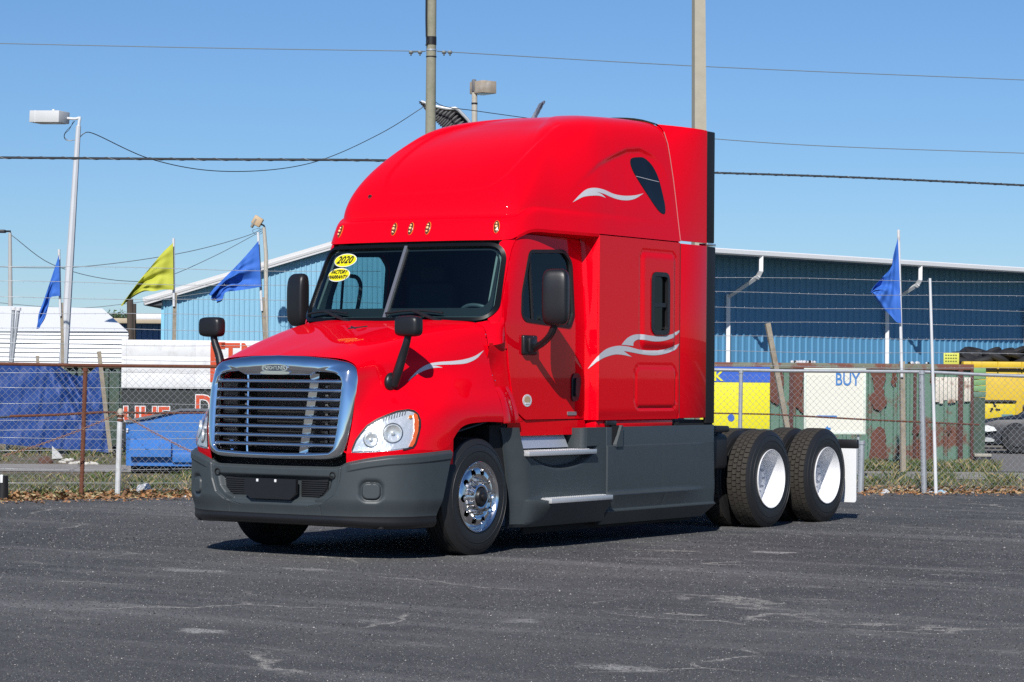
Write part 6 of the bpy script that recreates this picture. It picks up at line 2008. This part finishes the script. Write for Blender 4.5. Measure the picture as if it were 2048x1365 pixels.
# ---- yard things on the left -----------------------------------------------------------
# tarp
TB = mat('tarp_blue', (.009, .048, .22), .55, nz=.15, nscale=3, bump=.15, bscale=80)
s = Site(100, 50); topc = [(-30, 730), (20, 729), (60, 731), (75, 726), (95, 729), (115, 727), (118, 731), (135, 745), (155, 753), (175, 750), (190, 737), (200, 726)]
tx = np.interp(np.linspace(0, 11, 90), np.arange(12), [p[0] for p in topc]); ty = np.interp(np.linspace(0, 11, 90), np.arange(12), [p[1] for p in topc]); ty = smk(ty, 2)
P = []
for a, b in zip(tx, ty):
    row = []
    for t in np.linspace(0, 1, 50):
        u_ = a + (18 * t if a > 190 else 18 * t * max(0, (a - 60) / 130)); vb = 888 + 18 * max(0, a) / 200
        v_ = b + (vb - b) * t
        # diagonal drag folds fanning from the sag
        ph = (u_ - 120) * .10 - (v_ - 735) * .055
        w_ = math.exp(-((u_ - 135 - (v_ - 735) * .28) / 26) ** 2) * max(0, 1 - (v_ - 735) / 130)
        d = .16 * w_ * math.sin(ph * 2.2) + .02 * math.sin(u_ * .15) + .014 * math.sin(u_ * .31 + v_ * .07) + .01 * math.sin(v_ * .11 + u_ * .05)
        row.append(s.p(u_, v_, d))
    P.append(row)
tp = MB().grid(np.array(P)).build('tarp', TB, None, sharp=None); tp.location = tuple(s.o); tp.rotation_euler = (0, 0, YAW)
tag(tp, 'dark blue tarp hung as a screen behind the chain-link fence', 'tarp')
GC = mat('container_green', (.10, .19, .14), .7, nz=.15, nscale=2, dirt=(.13, .05, .03), dscale=1.1, dlo=.52, dhi=.58)
GCD = mat('container_dark', (.05, .085, .065), .8, nz=.4, nscale=5, dirt=(.10, .09, .05), dscale=6)
s = Site(205, 53); rt = s.root('waste_container', 'dull green waste container between the blue tarp and the white trailer side', 'container')
mbx(MB(), s.p(110, 0)[0], s.p(244, 0)[0], 0, 2.2, .05, s.p(0, 728)[2], bev=.02).build('body', GCD, rt)
for u_ in (130, 160, 190, 214, 236):
    mbx(MB(), s.p(u_ - 3, 0)[0], s.p(u_ + 4, 0)[0], -.07, 0, .1, s.p(0, 732)[2], bev=.01).build('rib', GCD, rt)
mbx(MB(), s.p(108, 0)[0], s.p(246, 0)[0], -.09, 0.02, s.p(0, 737)[2], s.p(0, 728)[2], bev=.015).build('rim', mat('rim_brown', (.11, .09, .06), .8, nz=.4), rt)
# white trailer side with painted red lettering
RL = mat('letter_red', (.55, .060, .012), .6, nz=.12, nscale=6)
s = Site(400, 48); rt = s.root('painted_hoarding', 'white board hoarding with big red letters, behind the blue dumpster', 'hoarding')
WBD = mat('hoarding_white', (.70, .71, .72), .55, nz=.05, nscale=3, dirt=(.55, .55, .54), dscale=5)
zt_, zb_ = s.p(0, 681)[2], s.p(0, 778)[2]
us = [243, 253, 390, 527, 664, 800]
for a, b in zip(us[:-1], us[1:]):
    for k in range(3):
        za = zt_ + (zb_ - zt_) * k / 3; zc = zt_ + (zb_ - zt_) * (k + 1) / 3
        mbx(MB(), s.p(a, 0)[0] + .001, s.p(b, 0)[0] - .001, -.02, .05, zc + .001, za - .001, bev=.0015).build('board', WBD, rt)
mbx(MB(), s.p(243, 0)[0], s.p(800, 0)[0], .05, .12, .2, zt_ - .01).build('backing', mat('hoarding_back', (.02, .022, .025), .8), rt)
mbx(MB(), s.p(247, 0)[0], s.p(800, 0)[0], .02, .05, .25, zb_ - .03).build('lower_board', mat('lower_dark', (.018, .022, .022), .6, nz=.5, nscale=3), rt)
def letters(s, root, txt, u_, v_, hpx, m, y, name='lettering', sx=1.0, bold=.0, align='LEFT', ext=.004, outline=None):
    q = s.p(u_, v_); size = hpx / FPX * s.dep / .70
    M = Matrix.Translation((q[0], y, q[2])) @ Matrix.Rotation(R(90), 4, 'X')
    if outline is not None:
        text_mesh(txt, size, outline, 'letter_outline', root, Matrix.Translation((0, .004, 0)) @ M, ext=ext, sx=sx, bold=bold + size * .035, align=align)
    return text_mesh(txt, size, m, name, root, M, ext=ext, sx=sx, bold=bold, align=align)
letters(s, rt, 'E', 417, 729, 78, RL, -.028, bold=.018, sx=.62)
letters(s, rt, 'TNT', 443, 715, 50, RL, -.028, bold=.014, sx=.85)
letters(s, rt, 'DO', 389, 815, 42, RL, .012, bold=.012, sx=.85, outline=WBD)
letters(s, rt, 'UHE', 246, 832, 32, RL, .012, bold=.012, sx=1.05, outline=WBD)
# blue dumpster
DB = mat('dumpster_blue', (.028, .15, .46), .5, nz=.12, nscale=4, dirt=(.05, .09, .20), dscale=5, dlo=.55, dhi=.72)
s = Site(340, 40.6); rt = s.root('dumpster', 'bright blue dumpster with a sloping lid, behind the fence left of the truck', 'dumpster')
zb = .08
prof_ = [s.p(u_, v_)[[0, 2]] for u_, v_ in ((252, 845), (300, 836), (362, 822), (440, 822), (520, 836))]
V = [(prof_[0][0] + .01, 0, zb)] + [(a, 0, b) for a, b in prof_] + [(prof_[-1][0], 0, zb)]
n = len(V); V2 = [(x, 1.3, z) for x, y, z in V]
MB().add(V + V2, [tuple(range(n))[::-1]] + [(i, (i + 1) % n, (i + 1) % n + n, i + n) for i in range(n)] + [tuple(range(n, 2 * n))]).build('body', DB, rt, sharp=20)
rim_ = [np.array([a, -.03, b + .012]) for a, b in prof_]
MB().tube(rim_, .024, 6).build('rim', mat('dumpster_rim', (.12, .13, .15), .6, nz=.3), rt)
xa, xb = s.p(263, 0)[0], s.p(345, 0)[0]
V = [(xa, 0, s.p(0, 880)[2]), (xb, 0, s.p(0, 880)[2]), (xb, -.12, s.p(0, 897)[2]), (xa, -.12, s.p(0, 897)[2]), (xb, -.12, s.p(0, 914)[2]), (xa, -.12, s.p(0, 914)[2]), (xb, 0, s.p(0, 914)[2]), (xa, 0, s.p(0, 914)[2])]
MB().add(V, [(0, 3, 2, 1), (3, 5, 4, 2), (5, 7, 6, 4), (1, 2, 4, 6), (0, 7, 5, 3)]).build('lift_pocket', DB, rt, sharp=20)
mbx(MB(), s.p(347, 0)[0], s.p(520, 0)[0], -.05, .02, s.p(0, 925)[2], s.p(0, 905)[2], bev=.01).build('side_rail', DB, rt)
mbx(MB(), s.p(254, 0)[0], s.p(258, 0)[0], -.03, .02, s.p(0, 866)[2], s.p(0, 858)[2], bev=.005).build('hook', PALEP, rt)
mbx(MB(), s.p(262, 0)[0], s.p(430, 0)[0], .1, 1.1, -.02, .08).build('skid', DARK, rt)
# rubble on the left verge
def lump(name, label, cat, u, v, sx, sy, sz, m, seed, dep=None, rough=.25, group=None):
    dep = dep or 1.5556 * FPX / (v - hz(u)); p = gp(u, dep)
    bm = bmesh.new(); bmesh.ops.create_icosphere(bm, subdivisions=3, radius=1); rg_ = np.random.default_rng(seed)
    ph = rg_.uniform(0, 6, (6, 3)); fr = rg_.uniform(1.5, 5, (6, 3))
    V = []
    for w in bm.verts:
        c = np.array(w.co); k = 1 + rough * sum(math.sin(np.dot(c, fr[i]) + ph[i, 0]) for i in range(6)) / 3
        q = c * k; V.append((q[0] * sx, q[1] * sy, max(q[2] * sz, -.25 * sz)))
    bm.verts.index_update(); F = [[w.index for w in f.verts] for f in bm.faces]; bm.free()
    o = MB().add(V, F).build(name, m, None, sharp=28); o.location = (p[0], p[1], -.045 + .2 * sz); o.rotation_euler = (0, 0, YAW)
    return tag(o, label, cat, group)
PBAG = mat('plastic_white', (.55, .56, .58), .35, nz=.1, nscale=12)
lump('plastic_bag', 'crumpled clear plastic bag lying on the verge below the blue dumpster', 'bag', 290, 976, .11, .08, .10, PBAG, 3, 34.3, .35)
lump('rock', 'small brown rock on the grass under the blue tarp', 'rock', 93, 922, .13, .1, .10, mat('rock_brown', (.10, .05, .035), .9, nz=.3), 5)
s = Site(113, 46.5); rt_ = MB().add([s.p(104, 918), s.p(126, 917), s.p(118, 905), s.p(104, 892), s.p(106, 918, .3), s.p(124, 917, .3), s.p(112, 905, .3), s.p(105, 893, .15)], [(0, 1, 2, 3), (4, 7, 6, 5), (0, 4, 5, 1), (1, 5, 6, 2), (2, 6, 7, 3), (3, 7, 4, 0)]).build('concrete_slab', mat('slab_pale', (.5, .5, .5), .8, nz=.1), None, sharp=20)
rt_.location = tuple(s.o); rt_.rotation_euler = (0, 0, YAW); tag(rt_, 'broken pale slab standing under the edge of the blue tarp', 'slab')
for k in range(9):
    lump('rubble', 'white lump of rubble strewn on the grass below the blue tarp', 'rubble', 126 + k * 8 + rng.uniform(-2, 2), 918 + rng.uniform(-3, 8), .05 + rng.random() * .04, .05, .035, mat('rubble_white', (.55, .53, .48), .9), 20 + k, group='white rubble under the tarp')
rt, b_ = stick('bollard', 'short black bollard with a white reflector at the left edge', 'bollard', [(6, 952, 31.4), (6, 975, 31.4), (5, 996, 31.4)], [.062, .066, .07], RUBBER, 16)
mbq = at(3, 958, 31.33) - b_
rotbox(MB(), mbq, (LAT, FW, UP), (.016, .006, .05), .004).build('reflector', WHITE, rt)

# ---- yard things on the right --------------------------------------------------------------
s = Site(1690, 47.5); rt = s.root('cargo_container', 'long rusty green container behind the chain-link fence at right', 'container')
xa, xb = s.p(1340, 0)[0], s.p(1944, 0)[0]; zt_ = s.p(0, 727)[2]
MB().grid(corrug(xa, xb, .235, .045, lambda x: zt_ - .1, -.02)).build('wall', GC, rt, sharp=20)
mbx(MB(), xa, xb, .02, 2.4, 0, zt_ - .03).build('body', GCD, rt)
mbx(MB(), xa, xb + .02, -.09, .06, zt_ - .11, zt_, bev=.012).build('top_rail', mat('container_rail', (.17, .18, .13), .8, nz=.3, nscale=4, dirt=(.16, .06, .04), dscale=2, dlo=.48, dhi=.55), rt)
for u_, w_ in ((1920, 5), (1829, 3), (1943, 3), (1582, 4), (1445, 4)):
    mbx(MB(), s.p(u_ - w_, 0)[0], s.p(u_ + w_, 0)[0], -.095, -.03, 0, zt_ - .11, bev=.01).build('rust_post', mat('rust_dark', (.085, .035, .030), .9, nz=.4, nscale=12), rt)
RP = mat('rust_patch', (.12, .045, .030), .9, nz=.35, nscale=10)
def patch(s, pts, y, m, name, par):
    c = crom(np.c_[pts, np.zeros(len(pts))], 40, closed=True)[:, :2]
    jag = np.random.default_rng(int(pts[0][0])).uniform(-2.2, 2.2, (40, 2)); c = c + jag
    P_ = [s.p(a, b) for a, b in c]
    MB().prism([(q[0], q[2]) for q in P_], lambda a, b, h: (a, y - h, b), 0, .004).build(name, m, par, sharp=20)
for pts in ([(1492, 745), (1520, 742), (1518, 800), (1510, 830), (1496, 795)], [(1530, 745), (1562, 742), (1566, 780), (1555, 808), (1538, 800)], [(1588, 742), (1606, 745), (1600, 800), (1612, 830), (1592, 812)], [(1742, 745), (1770, 745), (1765, 775), (1772, 810), (1757, 822), (1738, 800), (1748, 780)], [(1745, 860), (1768, 858), (1770, 900), (1772, 925), (1742, 925), (1740, 895)], [(1785, 745), (1792, 745), (1790, 775), (1784, 770)], [(1826, 850), (1838, 852), (1836, 868), (1826, 868)], [(1892, 848), (1900, 848), (1898, 868), (1893, 866)], [(1862, 745), (1868, 745), (1867, 770), (1861, 768)]):
    patch(s, np.array(pts, float), -.050, RP, 'rust_patch', rt)
for k in range(9):
    u0 = 1870 + k * 8.2
    if 1912 < u0 < 1922: continue
    mbx(MB(), s.p(u0, 0)[0], s.p(u0 + 7.4, 0)[0], -.062, -.045, s.p(0, 803 + 4 * math.sin(k * 2.3))[2], s.p(0, 753)[2], bev=.004).build('painted_strip', mat('cream_paint', (.62, .57, .49), .7, nz=.15, nscale=8, dirt=(.25, .13, .08), dscale=5, dlo=.56, dhi=.66), rt)
mb = MB()
for k in range(26):
    u_ = 1584 + k * 2.4 + rng.uniform(-1, 1) if k < 20 else 1840 + rng.uniform(-20, 40)
    q = s.p(u_, 724); bm = bmesh.new(); bmesh.ops.create_icosphere(bm, subdivisions=1, radius=.03 + .02 * rng.random())
    bm.verts.index_update(); mb.add([(q[0] + v.co.x, .1 + v.co.y, zt_ + .015 + v.co.z * .8) for v in bm.verts], [[v.index for v in f.verts] for f in bm.faces], 0 if k % 3 else 1); bm.free()
o = mb.build('litter', [PBAG, DARK], None); o.location = tuple(s.o); o.rotation_euler = (0, 0, YAW); o['kind'] = 'stuff'
# advert boards
s = Site(1487, 41); rt = s.root('advert_board', 'yellow advert board with a blue top band, beside the truck\'s rear edge', 'sign')
mbx(MB(), s.p(1400, 0)[0], s.p(1540, 0)[0], 0, .05, s.p(0, 858)[2], s.p(0, 734)[2], bev=.006).build('panel', mat('board_yellow', (.78, .72, .02), .5, nz=.03), rt)
mbx(MB(), s.p(1400, 0)[0], s.p(1540, 0)[0], -.006, .02, s.p(0, 765)[2], s.p(0, 734)[2]).build('band', mat('board_blue', (.03, .11, .50), .5, nz=.2, nscale=4), rt)
letters(s, rt, 'K', 1427, 754, 18, mat('board_yellow', (.78, .72, .02), .5), -.012, sx=1.1, bold=.004)
t_ = np.linspace(0, 2 * math.pi, 20, endpoint=False); q = s.p(1462, 836)
MB().prism([(q[0] + .055 * math.cos(a), q[2] + .06 * math.sin(a)) for a in t_], lambda a, b, h: (a, -h, b), 0, .006).build('emblem', mat('board_blue', (.03, .11, .50), .5), rt)
for u_ in (1420, 1530):
    mbx(MB(), s.p(u_ - 3, 0)[0], s.p(u_ + 3, 0)[0], .05, .10, 0, s.p(0, 740)[2]).build('leg', GALV, rt)
s = Site(1670, 41); rt = s.root('sale_board', 'cream board with a blue BUY in its top right corner', 'sign')
CB = mat('board_cream', (.70, .69, .60), .55, nz=.04, nscale=3)
mbx(MB(), s.p(1612, 0)[0], s.p(1728, 0)[0], 0, .04, s.p(0, 865)[2], s.p(0, 742)[2]).build('panel', CB, rt)
for (a, b, c_, d_) in ((1608, 1732, 742, 737), (1608, 1732, 869, 864), (1608, 1613, 864, 742), (1727, 1732, 864, 742)):
    mbx(MB(), s.p(a, 0)[0], s.p(b, 0)[0], -.015, .05, s.p(0, c_)[2], s.p(0, d_)[2], bev=.005).build('frame', mat('frame_pale', (.62, .68, .60), .6), rt)
BL = mat('buy_blue', (.04, .19, .50), .5)
letters(s, rt, 'BUY', 1670, 760, 25, BL, -.006, sx=.74, bold=.003, ext=.002)
mbx(MB(), s.p(1634, 0)[0], s.p(1674, 0)[0], -.004, .0, s.p(0, 834.5)[2], s.p(0, 831.5)[2]).build('printed_line', BL, rt)
q = s.p(1655, 858); MB().prism([(q[0] - .05, q[2]), (q[0], q[2] - .04), (q[0] + .02, q[2] - .015), (q[0] + .05, q[2] - .02), (q[0] + .05, q[2] + .02), (q[0] + .01, q[2] + .02), (q[0], q[2] + .05)], lambda a, b, h: (a, -h, b), 0, .004).build('arrow_print', BL, rt)
for u_ in (1622, 1718):
    mbx(MB(), s.p(u_ - 2, 0)[0], s.p(u_ + 2, 0)[0], .04, .08, 0, s.p(0, 800)[2]).build('leg', GALV, rt)
# small yellow notice on the container
s = Site(1902, 48.5); rt = s.root('notice', 'small yellow notice board standing on the green container', 'sign')
mbx(MB(), s.p(1887, 0)[0], s.p(1918, 0)[0], 0, .02, s.p(0, 729)[2], s.p(0, 706)[2], bev=.003).build('panel', mat('notice_yellow', (.62, .62, .10), .6), rt)
for v_ in (711, 717, 723):
    for k in range(5):
        mbx(MB(), s.p(1890 + k * 5, 0)[0], s.p(1893.5 + k * 5, 0)[0], -.003, 0, s.p(0, v_ + 1.3)[2], s.p(0, v_ - 1.3)[2]).build('print', mat('print_olive', (.12, .14, .03), .6), rt)
for u_ in (1890, 1914):
    mbx(MB(), s.p(u_ - 1, 0)[0], s.p(u_ + 1, 0)[0], .02, .04, s.p(0, 734)[2], s.p(0, 712)[2]).build('leg', GALV, rt)
# yellow skips with tyres
YS = mat('skip_yellow', (.62, .42, .015), .55, nz=.15, nscale=4, dirt=(.36, .23, .03), dscale=5, dlo=.55, dhi=.75)
s = Site(2030, 62); rt = s.root('skip', 'large yellow skip heaped with old tyres at the right edge', 'skip')
mbx(MB(), s.p(1958, 0)[0], s.p(2200, 0)[0], 0, 2.4, .4, s.p(0, 741)[2], bev=.03).build('body', YS, rt)
mbx(MB(), s.p(1925, 0)[0], s.p(2200, 0)[0], -.10, 2.5, s.p(0, 738)[2], s.p(0, 724)[2], bev=.03).build('rim', YS, rt)
mbx(MB(), s.p(1955, 0)[0], s.p(2200, 0)[0], -.06, 2.45, s.p(0, 741.5)[2], s.p(0, 738.5)[2]).build('rim_gap', DARK, rt)
for u_ in (1942, 1994, 2042):
    mbx(MB(), s.p(u_ - 1.3, 0)[0], s.p(u_ + 1.3, 0)[0], -.13, 0, s.p(0, 739)[2], s.p(0, 724)[2]).build('rib', YS, rt)
mbx(MB(), s.p(1958, 0)[0], s.p(2200, 0)[0], .2, 2.2, 0, .42).build('base', DARK, rt)
tz_ = s.p(0, 724)[2]
tm = MB()
for i in range(18):
    for j in range(8):
        pass
tor = []
for i in range(20):
    a = 2 * math.pi * i / 20
    tor.append([((.30 + .085 * math.cos(b)) * math.cos(a), (.30 + .085 * math.cos(b)) * math.sin(a), .085 * math.sin(b)) for b in np.linspace(0, 2 * math.pi, 8, endpoint=False)])
ty0 = MB().grid(np.array(tor), closeu=True, closev=True).build('old_tyre', mat('old_rubber', (.014, .014, .016), .75, nz=.3, nscale=10), None, sharp=40)
first = True
ORD = ['first', 'second', 'third', 'fourth', 'fifth', 'sixth', 'seventh', 'eighth', 'ninth', 'tenth', 'eleventh', 'twelfth', 'thirteenth', 'fourteenth']
for k, (u_, dz, tl, tr) in enumerate(sorted(((1930, .07, .15, .3), (1948, .10, .5, .2), (1962, .06, -.2, .1), (1975, .14, .35, .4), (1990, .08, -.35, .2), (2003, .13, .1, -.5), (2018, .07, .4, .3), (2032, .13, -.3, .3), (2046, .14, .6, 0), (1955, .20, .25, -.2), (2025, .20, .1, .4), (2060, .1, .2, .1), (1985, .05, .1, .6), (2010, .05, -.2, -.4)))):
    o = ty0 if first else ty0.copy()
    if not first: COL.objects.link(o)
    first = False
    q = at(u_, 724, 62 + .5 + (k % 3) * .25); o.location = (q[0], q[1], tz_ + dz); o.rotation_euler = (tl, tr, k); o.name = 'old_tyre' if k == 0 else o.name
    tag(o, 'worn black tyre on the yellow skip, %s from the left in the heap' % ORD[k], 'tyre', 'old tyres on the yellow skip')
s = Site(1996, 58); rt = s.root('wheeled_bin', 'small yellow bin with a black lid, below the large yellow skip', 'bin')
mbx(MB(), s.p(1961, 0)[0], s.p(2032, 0)[0], 0, .9, s.p(0, 842)[2], s.p(0, 806)[2], bev=.02).build('body', mat('bin_yellow', (.68, .52, .015), .5, nz=.08, nscale=5), rt)
mbx(MB(), s.p(1961, 0)[0], s.p(2033, 0)[0], -.04, .95, s.p(0, 806)[2], s.p(0, 801)[2], bev=.015).build('lid', RUBBER, rt)
for (u_, v_, a) in ((1989, 811, -1.05), (1983, 820, 1.05), (1995, 820, 3.14)):
    q = s.p(u_, v_); pts = [(-.06, -.022), (.01, -.022), (.01, -.045), (.06, 0), (.01, .045), (.01, .022), (-.06, .022)]
    MB().prism([(q[0] + x * math.cos(a) - y * math.sin(a), q[2] + x * math.sin(a) + y * math.cos(a)) for x, y in pts], lambda a_, b_, h: (a_, -h, b_), 0, .006).build('arrow_print', INK, rt)
mbx(MB(), s.p(2004, 0)[0], s.p(2026, 0)[0], -.006, 0, s.p(0, 836)[2], s.p(0, 829)[2]).build('label_print', mat('label_teal', (.12, .25, .28), .5), rt)
for u_ in (1966, 2027):
    mbx(MB(), s.p(u_ - 3, 0)[0], s.p(u_ + 3, 0)[0], .1, .8, 0, s.p(0, 842)[2]).build('leg', RUST, rt)
lump('scrap_heap', 'rusty brown scrap heap at the right edge behind the parked car', 'scrap heap', 2085, 880, .50, .6, .95, mat('scrap_brown', (.10, .055, .04), .9, nz=.5, nscale=8), 9, 60, .5)
s = Site(1957, 50.5); rt = s.root('waste_container', 'pale green container end between the rusty container and the yellow skip', 'container')
for k in range(5):
    mbx(MB(), s.p(1945, 0)[0], s.p(1972, 0)[0], 0 - .02 * (k % 2), .8, s.p(0, 736 + 12 * (k + 1))[2] + .01, s.p(0, 736 + 12 * k)[2], bev=.012).build('slat', mat('green_light', (.17, .33, .13), .6, nz=.1) if k < 4 else GC, rt)
mbx(MB(), s.p(1946, 0)[0], s.p(1971, 0)[0], .02, .8, 0, s.p(0, 796)[2]).build('body', GCD, rt)
# parked dark car, nose to the left
s = Site(1962, 55); rt = s.root('parked_car', 'dark parked car with pale headlamps, nose beside the green container', 'car')
CN = mat('car_navy', (.008, .010, .018), .5)
x0 = s.p(1956, 0)[0]
prof_ = [(0, .25, .20), (.02, .42, .50), (.10, .60, .66), (.45, .70, .76), (1.15, .80, .84), (1.9, 1.30, .80), (2.9, 1.34, .80), (3.7, .90, .82), (4.2, .80, .78), (4.25, .35, .62)]
P = []
for x, zt2, hw_ in prof_:
    P.append([(x0 + x, .9 - hw_ , .18), (x0 + x, .9 - hw_ * 1.04, min(.55, zt2 * .8)), (x0 + x, .9 - hw_ * .97, min(zt2, .72)), (x0 + x, .9 - hw_ * .72, zt2), (x0 + x, .9, zt2 + .02), (x0 + x, .9 + hw_ * .72, zt2), (x0 + x, .9 + hw_ * .97, min(zt2, .72)), (x0 + x, .9 + hw_ * 1.04, min(.55, zt2 * .8)), (x0 + x, .9 + hw_, .18)])
MB().grid(np.array(P)).add(P[0], [tuple(range(9))]).build('body', CN, rt, sharp=40)
for xw in (.85, 3.4):
    wq = MB().lathe([(-.02, .05), (-.02, .20), (-.0, .22), (0, .31), (.05, .33), (.2, .33), (.2, .1)], 24, 'y', c=(x0 + xw, .06, .32)).build('wheel', TYRE, rt)
    MB().lathe([(-.03, .0), (-.03, .19), (.0, .21)], 24, 'y', c=(x0 + xw, .06, .32)).build('rim', mat('rim_dull', (.03, .03, .033), .6), wq)
hlq = [s.p(1962, 862), s.p(1976, 864), s.p(1994, 862), s.p(1990, 855), s.p(1976, 851), s.p(1963, 852)]
MB().prism([(q[0], q[2]) for q in hlq], lambda a, b, h: (a, .10 + (a - x0 - .3) * -.12 - h, b), -.05, .03).build('headlight', mat('lamp_pale', (.75, .78, .78), .2, coat=1), rt, sharp=30)
hlq = [s.p(1968, 884), s.p(1988, 884), s.p(1990, 880), s.p(1982, 876), s.p(1972, 875)]
MB().prism([(q[0], q[2]) for q in hlq], lambda a, b, h: (a, .08 - h, b), -.05, .03).build('fog_light', mat('lamp_dull', (.42, .44, .44), .3, coat=1), rt, sharp=30)
q = s.p(1966, 869); mbx(MB(), q[0] - .03, q[0] + .03, .04, .1, q[2] - .03, q[2] + .03, bev=.01).build('indicator', AMBER, rt)
s = Site(1968, 48); rt = s.root('crate', 'dark plastic crate on the ground beside the green container', 'crate')
mbx(MB(), s.p(1952, 0)[0], s.p(1985, 0)[0], 0, .3, .0, s.p(0, 914)[2], bev=.01).build('body', mat('crate_dark', (.012, .014, .025), .6), rt)
mbx(MB(), s.p(1950, 0)[0], s.p(1984, 0)[0], -.02, .33, s.p(0, 914)[2], s.p(0, 908)[2], bev=.01).build('lid', mat('crate_lid', (.35, .33, .28), .7), rt)
for k, (u_, v_, sx, mm, lab, cat) in enumerate(((1862, 974, .06, PBAG, 'white plastic bottle at the foot of the slim white pole, left of it', 'bottle'), (1879, 972, .07, mat('bag_blue', (.30, .48, .62), .4), 'pale blue plastic bag at the foot of the slim white pole', 'bag'), (1888, 976, .06, PBAG, 'white plastic bag right of the pale blue bag by the slim white pole', 'bag'), (1772, 984, .07, PBAG, 'white plastic scrap on the leaves below the flagpole', 'litter'), (375, 981, .05, PBAG, 'small white litter on the verge close to the truck bumper', 'litter'), (1945, 972, .05, mat('rock_grey', (.3, .28, .25), .9), 'small grey stone on the verge under the dark crate', 'stone'))):
    lump(cat if cat != 'bag' else 'plastic_bag', lab, cat, u_, v_, sx, sx * .7, sx * .8, mm, 90 + k, edge_dep(u_) + .35, .35)
